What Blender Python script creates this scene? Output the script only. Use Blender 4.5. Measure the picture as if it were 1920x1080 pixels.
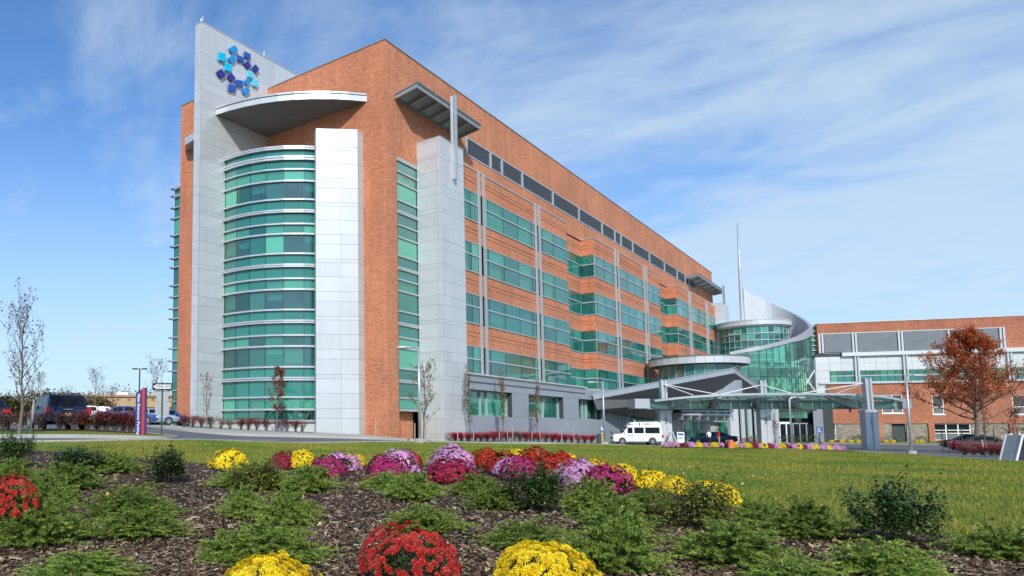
import bpy, bmesh, math, random
import numpy as np
from math import sin, cos, pi, radians, sqrt, atan2
from mathutils import Vector, Matrix, Quaternion

for o in list(bpy.data.objects): bpy.data.objects.remove(o)
S = bpy.context.scene
COL = S.collection

# ------------------------------------------------------------------ camera
EYE = 1.6
F_PX, PITCH, YAW, PX0, PY0 = 1356.1, .0857, .7104, 575.0, 689.4
cam = bpy.data.cameras.new('camera')
cam.sensor_width = 36; cam.lens = F_PX/1920*36
cam.shift_x = (960-PX0)/1920; cam.shift_y = (PY0-540)/1920
cam.clip_start = .1; cam.clip_end = 6000
camo = bpy.data.objects.new('camera', cam); COL.objects.link(camo)
camo.location = (0, 0, EYE); camo.rotation_euler = (pi/2+PITCH, 0, YAW)
S.camera = camo

# ------------------------------------------------------------------ light
SUNV = Vector((2.0, -2.4, 2.05)).normalized()
sun = bpy.data.lights.new('sun', 'SUN'); sun.energy = 3.7; sun.angle = radians(.53); sun.color = (1, .955, .88)
suno = bpy.data.objects.new('sun', sun); COL.objects.link(suno)
suno.rotation_mode = 'QUATERNION'; suno.rotation_quaternion = SUNV.to_track_quat('Z', 'Y'); suno.location = (20, -30, 60)

w = bpy.data.worlds.new('World'); S.world = w; w.use_nodes = True
nt = w.node_tree; nt.nodes.clear()
def wn(t, **k):
    n = nt.nodes.new(t)
    for a, b in k.items(): setattr(n, a, b)
    return n
sky = wn('ShaderNodeTexSky', sky_type='NISHITA', sun_disc=False)
sky.sun_elevation = math.asin(SUNV.z); sky.sun_rotation = math.atan2(SUNV.x, SUNV.y)
sky.altitude = 50; sky.air_density = 1.0; sky.dust_density = .6; sky.ozone_density = 2.2
tc = wn('ShaderNodeTexCoord')
sep = wn('ShaderNodeSeparateXYZ'); nt.links.new(tc.outputs['Generated'], sep.inputs[0])
def wm(op, a, b=None, clamp=False):
    n = wn('ShaderNodeMath', operation=op); n.use_clamp = clamp
    for i, v in enumerate((a, b)):
        if v is None: continue
        if isinstance(v, (int, float)): n.inputs[i].default_value = v
        else: nt.links.new(v, n.inputs[i])
    return n.outputs[0]
# project the direction on a cloud plane, rotated so that the streaks run across the view
zc = wm('ADD', wm('MAXIMUM', sep.outputs[2], 0.0), .16)
u = wm('DIVIDE', sep.outputs[0], zc); v = wm('DIVIDE', sep.outputs[1], zc)
cmb = wn('ShaderNodeCombineXYZ'); nt.links.new(u, cmb.inputs[0]); nt.links.new(v, cmb.inputs[1])
mp = wn('ShaderNodeMapping'); mp.inputs['Rotation'].default_value = (0, 0, radians(12)); mp.inputs['Scale'].default_value = (.62, 1.0, 1)
mp.inputs['Location'].default_value = (2.45, 1.3, 0)
nt.links.new(cmb.outputs[0], mp.inputs[0])
n1 = wn('ShaderNodeTexNoise'); n1.inputs['Scale'].default_value = .8; n1.inputs['Detail'].default_value = 9; n1.inputs['Roughness'].default_value = .6; n1.inputs['Distortion'].default_value = 1.1
nt.links.new(mp.outputs[0], n1.inputs['Vector'])
n2 = wn('ShaderNodeTexNoise'); n2.inputs['Scale'].default_value = 3.0; n2.inputs['Detail'].default_value = 8; n2.inputs['Roughness'].default_value = .6; n2.inputs['Distortion'].default_value = .8
nt.links.new(mp.outputs[0], n2.inputs['Vector'])
side = wm('ADD', wm('MULTIPLY', sep.outputs[0], cos(YAW)*.06), wm('MULTIPLY', sep.outputs[1], sin(YAW)*.06))      # more cloud on the right-hand side of the sky
lowc = wm('MULTIPLY', wm('SUBTRACT', 1.0, wm('MULTIPLY', sep.outputs[2], 1.9, True)), .125)
cl = wm('ADD', wm('ADD', wm('MULTIPLY', n1.outputs['Fac'], .66), wm('MULTIPLY', n2.outputs['Fac'], .34)), wm('ADD', side, lowc))
mr = wn('ShaderNodeMapRange', interpolation_type='SMOOTHSTEP'); mr.inputs[1].default_value = .42; mr.inputs[2].default_value = .70
mr.inputs[3].default_value = 0.0; mr.inputs[4].default_value = .78
nt.links.new(cl, mr.inputs[0])
hz = wn('ShaderNodeMapRange', interpolation_type='SMOOTHSTEP'); hz.inputs[1].default_value = 0.0; hz.inputs[2].default_value = .42; hz.inputs[3].default_value = .72; hz.inputs[4].default_value = 0.0
nt.links.new(sep.outputs[2], hz.inputs[0])
fac = wm('MAXIMUM', mr.outputs[0], hz.outputs[0], True)
mix = wn('ShaderNodeMix', data_type='RGBA'); nt.links.new(fac, mix.inputs[0])
tint = wn('ShaderNodeMix', data_type='RGBA', blend_type='MULTIPLY'); tint.inputs[0].default_value = 1; nt.links.new(sky.outputs[0], tint.inputs[6]); tint.inputs[7].default_value = (.74, 1.08, 1.42, 1); nt.links.new(tint.outputs[2], mix.inputs[6]); mix.inputs[7].default_value = (4.9, 6.0, 7.0, 1)
bg = wn('ShaderNodeBackground'); bg.inputs[1].default_value = .13
nt.links.new(mix.outputs[2], bg.inputs[0])
wo = wn('ShaderNodeOutputWorld'); nt.links.new(bg.outputs[0], wo.inputs[0])
S.view_settings.view_transform = 'Standard'; S.view_settings.look = 'None'
S.view_settings.gamma = 1; S.view_settings.use_curve_mapping = False; S.view_settings.exposure = 0.0

# ------------------------------------------------------------------ survey helpers
FV = Vector((-sin(YAW)*cos(PITCH), cos(YAW)*cos(PITCH), sin(PITCH)))
RV = Vector((cos(YAW), sin(YAW), 0)); UV = RV.cross(FV)
FH = Vector((-sin(YAW), cos(YAW), 0)); EV = Vector((0, 0, EYE))
def ray(x, y): return FV + RV*((x-PX0)/F_PX) - UV*((y-PY0)/F_PX)
def at(x, y, D): d = ray(x, y); return EV + d*(D/d.dot(FH))
def onX(x, y, X): d = ray(x, y); return EV + d*(X/d.x)
def onY(x, y, Y): d = ray(x, y); return EV + d*(Y/d.y)
def G(lat, D): p = RV*lat + FH*D; return (p.x, p.y)          # lateral, depth -> world xy
def latD(x, y): return x*RV.x+y*RV.y, x*FH.x+y*FH.y

# terrain heights: surveyed spots (column, depth, metres below eye)
CP = [(0,-20,1.2),(1200,-20,1.2),(575,0,1.12),(0,5,1.12),(600,5,1.12),(1200,5,1.1),(1900,5,1.1),(0,13,.95),(400,13,.94),(800,13,.94),(1200,12.6,.98),(1900,12.6,1.06),
 (0,26,.40),(300,27,.42),(600,28,.72),(1000,28,.84),(1500,28,1.05),(1900,30,1.3),(0,36,.0),(150,35,.02),(270,37,.2),(335,37,.35),(440,40,.5),(600,42,.6),(780,45,.71),
 (340,64,-.3),(378,57,-.25),(440,55,-.05),(600,53.5,.2),(690,53,.4),(728,54,.62),(0,60,-.5),(200,60,-.5),(330,50,-.08),(0,100,-.6),(200,100,-.6),(330,100,-.6),
 (870,60,.92),(1000,75,1.2),(1000,58,1.0),(1127,64,1.28),(1100,85,1.42),(1190,81,1.62),(1250,50,1.2),(1420,49,1.25),(1570,48,1.38),(1700,50,1.64),(1900,42,1.7),
 (1245,84,1.7),(1430,80,1.72),(1628,76,1.9),(1300,100,1.8),(1500,110,1.95),(1700,100,1.9),(1850,66,1.9),(1900,100,1.95),(1640,125,2.0)]
_c = np.array([G((px-PX0)/F_PX*D if D > 0 else (px-600)/60, D) for px, D, h in CP]); _h = np.array([EYE-h for _, _, h in CP])
def _tps(r2): return np.where(r2 > 1e-9, r2*np.log(np.maximum(r2, 1e-9))*.5, 0)
_n = len(CP); _K = _tps(((_c[:, None]-_c[None])**2).sum(-1)); _A = np.zeros((_n+3, _n+3)); _A[:_n, :_n] = _K+np.eye(_n)*2.0
_A[:_n, _n] = 1; _A[:_n, _n+1:] = _c; _A[_n, :_n] = 1; _A[_n+1:, :_n] = _c.T
_W = np.linalg.solve(_A, np.append(_h, [0, 0, 0]))
def ztv(x, y):
    x = np.asarray(x, float); y = np.asarray(y, float)
    q = np.stack([x, y], -1)
    z = (_tps(((q[..., None, :]-_c)**2).sum(-1))*_W[:_n]).sum(-1)+_W[_n]+q@_W[_n+1:]
    lat = x*RV.x+y*RV.y; d = x*FH.x+y*FH.y
    z = np.clip(z, -.6, 2.4)
    far = np.where(lat < -5, 2.2, -.4)
    r = np.hypot(lat-10, d-50); t = np.clip((r-95)/70, 0, 1); t = t*t*(3-2*t)
    return z*(1-t)+far*t
def zt(x, y): return float(ztv(np.array([x]), np.array([y]))[0])
def gd(px, D):                                              # ground point under a column at a depth
    x, y = G((px-PX0)/F_PX*D, D); return Vector((x, y, zt(x, y)))
def hit(px, py):                                            # ground point seen at a pixel
    d = ray(px, py); d = d/d.dot(FH); D = 3.0; 
    while D < 130:
        p = EV+d*D
        if p.z < zt(p.x, p.y): break
        D += .25 if D < 20 else 1.0
    return p, D

# ------------------------------------------------------------------ object helpers
def link(o): COL.objects.link(o); return o
def empty(name, loc, label, cat, group=None, rz=0):
    o = link(bpy.data.objects.new(name, None)); o.location = loc; o.rotation_euler = (0, 0, rz); o.empty_display_size = .3
    tag(o, label, cat, group); return o
def tag(o, label=None, cat=None, group=None, kind=None):
    if label: o['label'] = label
    if cat: o['category'] = cat
    if group: o['group'] = group
    if kind: o['kind'] = kind
    return o
def setparent(o, p):
    if p is not None:
        o.parent = p
def copy_tree(o, parent=None):
    c = o.copy(); link(c); c.parent = parent
    for ch in list(o.children): copy_tree(ch, c)
    return c
def mesh_np(name, V, Fc, mats, parent=None, midx=None, smooth=False):
    me = bpy.data.meshes.new(name); me.from_pydata([tuple(map(float, v)) for v in V], [], [tuple(map(int, f)) for f in Fc])
    for m in (mats if isinstance(mats, (list, tuple)) else [mats]): me.materials.append(m)
    if midx is not None: me.polygons.foreach_set('material_index', np.array(midx, np.int32))
    if smooth: me.polygons.foreach_set('use_smooth', np.ones(len(me.polygons), bool))
    me.update(); o = link(bpy.data.objects.new(name, me)); setparent(o, parent); return o
def soup(name, V, k, mats, parent=None, midx=None, smooth=False):
    """V: (n*k,3) array, consecutive k vertices make a face."""
    V = np.asarray(V, np.float32).reshape(-1, 3); nf = len(V)//k
    me = bpy.data.meshes.new(name); me.vertices.add(len(V)); me.vertices.foreach_set('co', V.ravel())
    me.loops.add(len(V)); me.loops.foreach_set('vertex_index', np.arange(len(V), dtype=np.int32))
    me.polygons.add(nf); me.polygons.foreach_set('loop_start', np.arange(0, len(V), k, dtype=np.int32)); me.polygons.foreach_set('loop_total', np.full(nf, k, np.int32))
    for m in (mats if isinstance(mats, (list, tuple)) else [mats]): me.materials.append(m)
    if midx is not None: me.polygons.foreach_set('material_index', np.array(midx, np.int32))
    if smooth: me.polygons.foreach_set('use_smooth', np.ones(nf, bool))
    me.update(); me.validate(); 
    if parent == 'mesh': return me
    o = link(bpy.data.objects.new(name, me)); setparent(o, parent); return o
class MB:
    def __init__(s): s.v = []; s.f = []; s.m = []
    def face(s, pts, m=0):
        i = len(s.v); s.v += [tuple(p) for p in pts]; s.f.append(tuple(range(i, i+len(pts)))); s.m.append(m)
    def hexa(s, p, m=0):                                    # 4 bottom + 4 top
        i = len(s.v); s.v += [tuple(q) for q in p]
        for f in ((3,2,1,0),(4,5,6,7),(0,1,5,4),(1,2,6,5),(2,3,7,6),(3,0,4,7)): s.f.append(tuple(i+k for k in f)); s.m.append(m)
    def box(s, x0, x1, y0, y1, z0, z1, m=0):
        s.hexa([(x0,y0,z0),(x1,y0,z0),(x1,y1,z0),(x0,y1,z0),(x0,y0,z1),(x1,y0,z1),(x1,y1,z1),(x0,y1,z1)], m)
    def obox(s, o, u, v, L, Wd, z0, z1, m=0):               # origin, unit dirs u,v in plan
        o = Vector((o[0], o[1], 0)); u = Vector((u[0], u[1], 0)); v = Vector((v[0], v[1], 0))
        c = [o, o+u*L, o+u*L+v*Wd, o+v*Wd]
        if (u.x*v.y-u.y*v.x) < 0: c = [c[1], c[0], c[3], c[2]]
        s.hexa([(p.x,p.y,z0) for p in c]+[(p.x,p.y,z1) for p in c], m)
    def bar(s, a, b, wd, h, m=0, up=(0,0,1)):               # rectangular bar between two points
        a = Vector(a); b = Vector(b); d = (b-a).normalized(); up = Vector(up)
        if abs(d.dot(up)) > .98: up = Vector((1, 0, 0))
        sd = d.cross(up).normalized()*wd/2; u2 = sd.cross(d).normalized()*h/2
        s.hexa([a-sd-u2, a+sd-u2, b+sd-u2, b-sd-u2, a-sd+u2, a+sd+u2, b+sd+u2, b-sd+u2], m)
    def tube(s, pts, rads, n=6, m=0, cap=True):
        pts = [Vector(p) for p in pts]
        if isinstance(rads, (int, float)): rads = [rads]*len(pts)
        i0 = len(s.v); ref = Vector((.3, .9, .2)).normalized()
        for k, p in enumerate(pts):
            d = (pts[min(k+1, len(pts)-1)]-pts[max(k-1, 0)]).normalized()
            a = d.cross(ref); 
            if a.length < .1: a = d.cross(Vector((1, 0, 0)))
            a.normalize(); b = d.cross(a)
            for j in range(n):
                t = 2*pi*j/n; s.v.append(tuple(p+(a*cos(t)+b*sin(t))*rads[k]))
        for k in range(len(pts)-1):
            for j in range(n):
                a0 = i0+k*n+j; a1 = i0+k*n+(j+1) % n; s.f.append((a0, a1, a1+n, a0+n)); s.m.append(m)
        if cap:
            s.f.append(tuple(i0+j for j in range(n))[::-1]); s.m.append(m)
            s.f.append(tuple(i0+(len(pts)-1)*n+j for j in range(n))); s.m.append(m)
    def prism(s, poly, z0, z1, m=0):                        # vertical prism, ccw plan polygon
        n = len(poly); i = len(s.v); s.v += [(p[0],p[1],z0) for p in poly]+[(p[0],p[1],z1) for p in poly]
        s.f.append(tuple(range(i+n-1, i-1, -1))); s.m.append(m); s.f.append(tuple(range(i+n, i+2*n))); s.m.append(m)
        for k in range(n): s.f.append((i+k, i+(k+1) % n, i+n+(k+1) % n, i+n+k)); s.m.append(m)
    def build(s, name, mats, parent=None, smooth=False, bevel=0):
        o = mesh_np(name, s.v, s.f, mats, parent, s.m, smooth)
        bm = bmesh.new(); bm.from_mesh(o.data); bmesh.ops.recalc_face_normals(bm, faces=bm.faces); bm.to_mesh(o.data); bm.free()
        if bevel:
            b = o.modifiers.new('bevel', 'BEVEL'); b.width = bevel; b.segments = 2; b.limit_method = 'ANGLE'
        return o
def text_mesh(name, txt, size, mat, M, parent=None, ext=.004, spacing=1.0, bold=0.0):
    c = bpy.data.curves.new('txt', 'FONT'); c.body = txt; c.size = size; c.extrude = ext; c.align_x = 'CENTER'; c.align_y = 'CENTER'; c.space_character = spacing; c.offset = bold
    t = bpy.data.objects.new('txt', c); link(t); bpy.context.view_layer.update()
    me = bpy.data.meshes.new_from_object(t.evaluated_get(bpy.context.evaluated_depsgraph_get())); bpy.data.objects.remove(t)
    me.transform(M); me.materials.clear(); me.materials.append(mat); me.name = name
    o = link(bpy.data.objects.new(name, me)); setparent(o, parent); return o

# ------------------------------------------------------------------ materials
def mat(name):
    m = bpy.data.materials.new(name); m.use_nodes = True; t = m.node_tree; b = t.nodes['Principled BSDF']; return m, t, b
def N(t, ty, **k):
    n = t.nodes.new(ty)
    for a, b in k.items(): setattr(n, a, b)
    return n
def noise(t, scale, detail=4, rough=.55, vec=None, dist=0):
    n = N(t, 'ShaderNodeTexNoise'); n.inputs['Scale'].default_value = scale; n.inputs['Detail'].default_value = detail; n.inputs['Roughness'].default_value = rough; n.inputs['Distortion'].default_value = dist
    if vec is not None: t.links.new(vec, n.inputs['Vector'])
    return n.outputs['Fac']
def ramp(t, fac, stops):
    r = N(t, 'ShaderNodeValToRGB'); t.links.new(fac, r.inputs[0]); e = r.color_ramp.elements
    while len(e) < len(stops): e.new(.5)
    for k, (p, c) in enumerate(stops): e[k].position = p; e[k].color = (*c, 1)
    return r.outputs[0]
def mixc(t, fac, a, b, blend='MIX'):
    n = N(t, 'ShaderNodeMix', data_type='RGBA', blend_type=blend)
    for s, v in ((0, fac), (6, a), (7, b)):
        if isinstance(v, (int, float)): n.inputs[s].default_value = v
        elif isinstance(v, tuple): n.inputs[s].default_value = (*v, 1)
        else: t.links.new(v, n.inputs[s])
    return n.outputs[2]
def obj_vec(t): return N(t, 'ShaderNodeTexCoord').outputs['Object']
def geo_pos(t): return N(t, 'ShaderNodeNewGeometry').outputs['Position']
def bump(t, b, h, strength=.3, dist=.02):
    n = N(t, 'ShaderNodeBump'); n.inputs['Strength'].default_value = strength; n.inputs['Distance'].default_value = dist
    t.links.new(h, n.inputs['Height']); t.links.new(n.outputs[0], b.inputs['Normal'])
def simple(name, col, rough=.5, metal=0, var=.12, scale=3, bmp=0, coat=0, spec=.5):
    m, t, b = mat(name); v = geo_pos(t)
    n = noise(t, scale, 5, .6, v)
    lo = tuple(c*(1-var) for c in col); hi = tuple(min(1, c*(1+var)) for c in col)
    t.links.new(ramp(t, n, [(.3, lo), (.7, hi)]), b.inputs['Base Color'])
    b.inputs['Roughness'].default_value = rough; b.inputs['Metallic'].default_value = metal; b.inputs['Coat Weight'].default_value = coat; b.inputs['Specular IOR Level'].default_value = spec
    if bmp: bump(t, b, noise(t, scale*12, 4, .6, v), bmp, .02)
    return m
def island(name, stops, rough=.6, sub=0, spec=.3, objvar=.25, trans=0):
    m, t, b = mat(name); g = N(t, 'ShaderNodeNewGeometry')
    c = ramp(t, g.outputs['Random Per Island'], stops)
    if objvar:
        oi = N(t, 'ShaderNodeObjectInfo'); mr_ = N(t, 'ShaderNodeMapRange'); mr_.inputs[3].default_value = 1-objvar; mr_.inputs[4].default_value = 1+objvar
        t.links.new(oi.outputs['Random'], mr_.inputs[0]); h = N(t, 'ShaderNodeHueSaturation'); t.links.new(mr_.outputs[0], h.inputs['Value']); t.links.new(c, h.inputs['Color']); c = h.outputs[0]
    t.links.new(c, b.inputs['Base Color']); b.inputs['Roughness'].default_value = rough; b.inputs['Specular IOR Level'].default_value = spec
    if trans:
        tr = N(t, 'ShaderNodeBsdfTranslucent'); t.links.new(c, tr.inputs[0]); mx = N(t, 'ShaderNodeMixShader'); mx.inputs[0].default_value = trans
        t.links.new(b.outputs[0], mx.inputs[1]); t.links.new(tr.outputs[0], mx.inputs[2]); t.links.new(mx.outputs[0], t.nodes['Material Output'].inputs[0])
    return m
def brick_mat(name, c1, c2, mort, dirt=.25):
    m, t, b = mat(name); tcn = N(t, 'ShaderNodeTexCoord'); sp = N(t, 'ShaderNodeSeparateXYZ'); sn = N(t, 'ShaderNodeSeparateXYZ')
    t.links.new(tcn.outputs['Object'], sp.inputs[0]); t.links.new(tcn.outputs['Normal'], sn.inputs[0])
    def mm(op, a, c=None):
        n = N(t, 'ShaderNodeMath', operation=op)
        for i, q in enumerate((a, c)):
            if q is None: continue
            if isinstance(q, (int, float)): n.inputs[i].default_value = q
            else: t.links.new(q, n.inputs[i])
        return n.outputs[0]
    ax = mm('GREATER_THAN', mm('ABSOLUTE', sn.outputs[0]), .7)
    uu = mm('ADD', mm('MULTIPLY', ax, sp.outputs[1]), mm('MULTIPLY', mm('SUBTRACT', 1, ax), sp.outputs[0]))
    cb = N(t, 'ShaderNodeCombineXYZ'); t.links.new(uu, cb.inputs[0]); t.links.new(sp.outputs[2], cb.inputs[1])
    br = N(t, 'ShaderNodeTexBrick'); t.links.new(cb.outputs[0], br.inputs['Vector'])
    br.inputs['Scale'].default_value = 1; br.inputs['Brick Width'].default_value = .30; br.inputs['Row Height'].default_value = .10; br.inputs['Mortar Size'].default_value = .011; br.inputs['Mortar Smooth'].default_value = .2
    br.inputs['Color1'].default_value = (*c1, 1); br.inputs['Color2'].default_value = (*c2, 1); br.inputs['Mortar'].default_value = (*mort, 1); br.inputs['Bias'].default_value = -.1
    big = noise(t, .22, 5, .6, tcn.outputs['Object']); mpf = N(t, 'ShaderNodeMapping'); mpf.inputs['Scale'].default_value = (.5, 2.2, 1); t.links.new(cb.outputs[0], mpf.inputs[0]); fine = noise(t, 2.0, 4, .7, mpf.outputs[0])
    mv = N(t, 'ShaderNodeMapping'); mv.inputs['Scale'].default_value = (3.4, 10.2, 1); t.links.new(cb.outputs[0], mv.inputs[0]); vb = N(t, 'ShaderNodeTexVoronoi'); vb.inputs['Scale'].default_value = 1.0; t.links.new(mv.outputs[0], vb.inputs['Vector']); vs = N(t, 'ShaderNodeSeparateColor'); t.links.new(vb.outputs['Color'], vs.inputs[0])
    br_c = mixc(t, 1.0, br.outputs[0], ramp(t, vs.outputs[0], [(.0, (.87, .83, .81)), (.3, (.96, .95, .95)), (.7, (1.02, 1.02, 1.02)), (1, (1.08, 1.1, 1.11))]), 'MULTIPLY')
    c = mixc(t, 1.0, br_c, ramp(t, big, [(.3, (1-dirt, 1-dirt, 1-dirt)), (.72, (1.12, 1.08, 1.05))]), 'MULTIPLY')
    c = mixc(t, 1.0, c, ramp(t, fine, [(.25, (.93, .92, .92)), (.75, (1.06, 1.06, 1.06))]), 'MULTIPLY')
    mps = N(t, 'ShaderNodeMapping'); mps.inputs['Scale'].default_value = (1.1, .06, 1); t.links.new(cb.outputs[0], mps.inputs[0])
    c = mixc(t, 1.0, c, ramp(t, noise(t, 1.0, 5, .65, mps.outputs[0]), [(.35, (.90, .88, .87)), (.6, (1.03, 1.03, 1.03))]), 'MULTIPLY')
    t.links.new(c, b.inputs['Base Color']); b.inputs['Roughness'].default_value = .85; b.inputs['Specular IOR Level'].default_value = .25
    iv = mm('SUBTRACT', 1, br.outputs['Fac']); bump(t, b, iv, .6, .012)
    return m
def panel_mat(name, col, rough=.38, metal=.35, var=.05):
    m, t, b = mat(name); oi = N(t, 'ShaderNodeObjectInfo')
    mr_ = N(t, 'ShaderNodeMapRange'); mr_.inputs[3].default_value = 1-var; mr_.inputs[4].default_value = 1+var; t.links.new(oi.outputs['Random'], mr_.inputs[0])
    hs = N(t, 'ShaderNodeHueSaturation'); hs.inputs['Color'].default_value = (*col, 1); t.links.new(mr_.outputs[0], hs.inputs['Value'])
    g = geo_pos(t); mpn = N(t, 'ShaderNodeMapping'); mpn.inputs['Scale'].default_value = (1.3, 1.3, .12); t.links.new(g, mpn.inputs[0])
    c = mixc(t, 1.0, hs.outputs[0], ramp(t, noise(t, 1.2, 5, .6, mpn.outputs[0]), [(.3, (.945, .945, .94)), (.6, (1, 1, 1))]), 'MULTIPLY')
    t.links.new(c, b.inputs['Base Color']); b.inputs['Roughness'].default_value = rough; b.inputs['Metallic'].default_value = metal
    bump(t, b, noise(t, .9, 2, .5, g), .05, .05)
    return m
def glass_mat(name, tint, refl_ior=1.75, coat=.42, rough=.0):
    """tinted see-through glazing with a slightly wavy face, reflections partly painted in diffuse teal"""
    m, t, b = mat(name); t.nodes.remove(b); out = t.nodes['Material Output']
    g = geo_pos(t); bp = N(t, 'ShaderNodeBump'); bp.inputs['Strength'].default_value = .10; bp.inputs['Distance'].default_value = .04
    t.links.new(noise(t, .8, 2, .5, g, .6), bp.inputs['Height'])
    lw = N(t, 'ShaderNodeLayerWeight'); lw.inputs['Blend'].default_value = .5; t.links.new(bp.outputs[0], lw.inputs['Normal'])
    pw = N(t, 'ShaderNodeMath', operation='POWER'); t.links.new(lw.outputs['Facing'], pw.inputs[0]); pw.inputs[1].default_value = 4.0
    f0 = ((refl_ior-1)/(refl_ior+1))**2*1.9; ma = N(t, 'ShaderNodeMath', operation='MULTIPLY_ADD'); t.links.new(pw.outputs[0], ma.inputs[0]); ma.inputs[1].default_value = (1-f0)*.75; ma.inputs[2].default_value = f0
    class fr: outputs = [ma.outputs[0]]
    gl = N(t, 'ShaderNodeBsdfGlossy'); gl.inputs['Roughness'].default_value = rough; gl.inputs['Color'].default_value = (.9, 1, .98, 1); t.links.new(bp.outputs[0], gl.inputs['Normal'])
    tr = N(t, 'ShaderNodeBsdfTransparent'); tr.inputs[0].default_value = (*tint, 1)
    oi = N(t, 'ShaderNodeObjectInfo'); df = N(t, 'ShaderNodeBsdfDiffuse'); bs = ramp(t, oi.outputs['Random'], [(0, (.02, .19, .16)), (.5, (.045, .36, .275)), (1, (.15, .62, .44))]); t.links.new(bs, df.inputs[0])  # diffuse teal stands in for sky reflection and lit rooms, besides the tint
    mrr = N(t, 'ShaderNodeMapRange'); t.links.new(oi.outputs['Random'], mrr.inputs[0]); mrr.inputs[3].default_value = coat*.5; mrr.inputs[4].default_value = coat*1.4
    mb_ = N(t, 'ShaderNodeMixShader'); t.links.new(mrr.outputs[0], mb_.inputs[0]); t.links.new(tr.outputs[0], mb_.inputs[1]); t.links.new(df.outputs[0], mb_.inputs[2]); tr = mb_
    mx = N(t, 'ShaderNodeMixShader'); t.links.new(fr.outputs[0], mx.inputs[0]); t.links.new(tr.outputs[0], mx.inputs[1]); t.links.new(gl.outputs[0], mx.inputs[2])
    t.links.new(mx.outputs[0], out.inputs[0]); return m
def spandrel_mat(name, col, var=.12):
    m, t, b = mat(name); oi = N(t, 'ShaderNodeObjectInfo')
    mr_ = N(t, 'ShaderNodeMapRange'); mr_.inputs[3].default_value = 1-var; mr_.inputs[4].default_value = 1+var; t.links.new(oi.outputs['Random'], mr_.inputs[0])
    hs = N(t, 'ShaderNodeHueSaturation'); hs.inputs['Color'].default_value = (*col, 1); t.links.new(mr_.outputs[0], hs.inputs['Value'])
    t.links.new(hs.outputs[0], b.inputs['Base Color']); b.inputs['Roughness'].default_value = .03; b.inputs['IOR'].default_value = 1.75
    bump(t, b, noise(t, .8, 2, .5, geo_pos(t), .6), .06, .03); return m

M = {}
M['brick'] = brick_mat('orange_brick', (.68, .225, .096), (.52, .145, .058), (.62, .45, .34), .16)
M['brick_red'] = brick_mat('red_brick', (.54, .165, .075), (.38, .10, .045), (.48, .38, .30), .25)
M['panel'] = panel_mat('aluminium_panel', (.63, .65, .665), .36, .25)
M['panel_warm'] = panel_mat('pale_panel', (.54, .57, .60), .45, .15)
M['panel_blue'] = panel_mat('grey_blue_panel', (.36, .39, .44), .5, .15)
M['trim'] = simple('aluminium_trim', (.50, .53, .56), .4, .35, .04, 1)
M['trim_grey'] = simple('grey_steel', (.36, .38, .40), .42, .4, .1, 2)
M['white'] = simple('white_paint', (.80, .81, .80), .45, 0, .04, 2)
M['dark'] = simple('dark_joint', (.05, .06, .065), .7, 0, .2, 2)
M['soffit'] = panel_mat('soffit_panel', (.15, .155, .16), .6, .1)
M['glass'] = glass_mat('green_glass', (.62, .91, .82), 1.6)
M['glass_dark'] = glass_mat('dim_room_green_glass', (.42, .70, .66), 1.7, .14)  # darker tint carries the dimness of the rooms behind
M['glass_clear'] = glass_mat('pale_green_glass', (.50, .90, .70), 1.6, .2)
M['span'] = spandrel_mat('teal_spandrel_glass', (.025, .20, .165))
M['mull'] = simple('dark_mullion', (.025, .07, .06), .4, .3, .1, 1)
M['room'] = simple('office_interior', (.34, .36, .35), .9, 0, .6, .45)
M['slab'] = simple('ceiling_white', (.55, .56, .54), .9, 0, .1, 1)
M['blind'] = simple('roller_blind', (.78, .80, .74), .9, 0, .05, 1)
M['louver'] = simple('louver_grey', (.30, .33, .37), .45, .3, .08, 1)
M['steel_green'] = simple('green_grey_steel', (.27, .36, .34), .45, .3, .1, 1)
M['orange_door'] = simple('orange_door_paint', (.55, .13, .03), .5, 0, .08, 2)
M['black'] = simple('black_rubber', (.018, .018, .02), .7, 0, .2, 4)
M['carglass'] = simple('dark_car_glass', (.012, .016, .02), .08, 0, .2, 1, spec=.12)
# ================================================================== GROUND
def drape(name, poly, dz, mats, step=2.0, kind='structure', col_label=None):
    """polygon in plan, cut along a grid and laid on the terrain"""
    bm = bmesh.new(); f = bm.faces.new([bm.verts.new((p[0], p[1], 0)) for p in poly])
    bmesh.ops.triangulate(bm, faces=[f])
    xs = [p[0] for p in poly]; ys = [p[1] for p in poly]
    for ax, lo, hi in ((0, min(xs), max(xs)), (1, min(ys), max(ys))):
        k = math.ceil(lo/step)*step
        while k < hi:
            co = Vector((k, 0, 0)) if ax == 0 else Vector((0, k, 0)); no = Vector((1, 0, 0)) if ax == 0 else Vector((0, 1, 0))
            bmesh.ops.bisect_plane(bm, geom=bm.verts[:]+bm.edges[:]+bm.faces[:], plane_co=co, plane_no=no, dist=1e-5); k += step
    co = np.array([v.co[:2] for v in bm.verts]); z = ztv(co[:, 0], co[:, 1])+dz
    for v, q in zip(bm.verts, z): v.co.z = q
    bmesh.ops.recalc_face_normals(bm, faces=bm.faces)
    me = bpy.data.meshes.new(name); bm.to_mesh(me); bm.free()
    if me.polygons and me.polygons[0].normal.z < 0: me.flip_normals()
    me.materials.append(mats); o = link(bpy.data.objects.new(name, me)); me.polygons.foreach_set('use_smooth', np.ones(len(me.polygons), bool))
    if kind: o['kind'] = kind
    return o
def smooth_line(pts, n=8):
    out = []; P = [Vector(p) for p in pts]
    for i in range(len(P)-1):
        a = P[max(i-1, 0)]; b = P[i]; c = P[i+1]; d = P[min(i+2, len(P)-1)]
        for k in range(n):
            t = k/n; out.append(.5*((2*b)+(c-a)*t+(2*a-5*b+4*c-d)*t*t+(3*b-a-3*c+d)*t**3))
    out.append(P[-1]); return out
def GL(px, D): return G((px-PX0)/F_PX*D, D)
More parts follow.
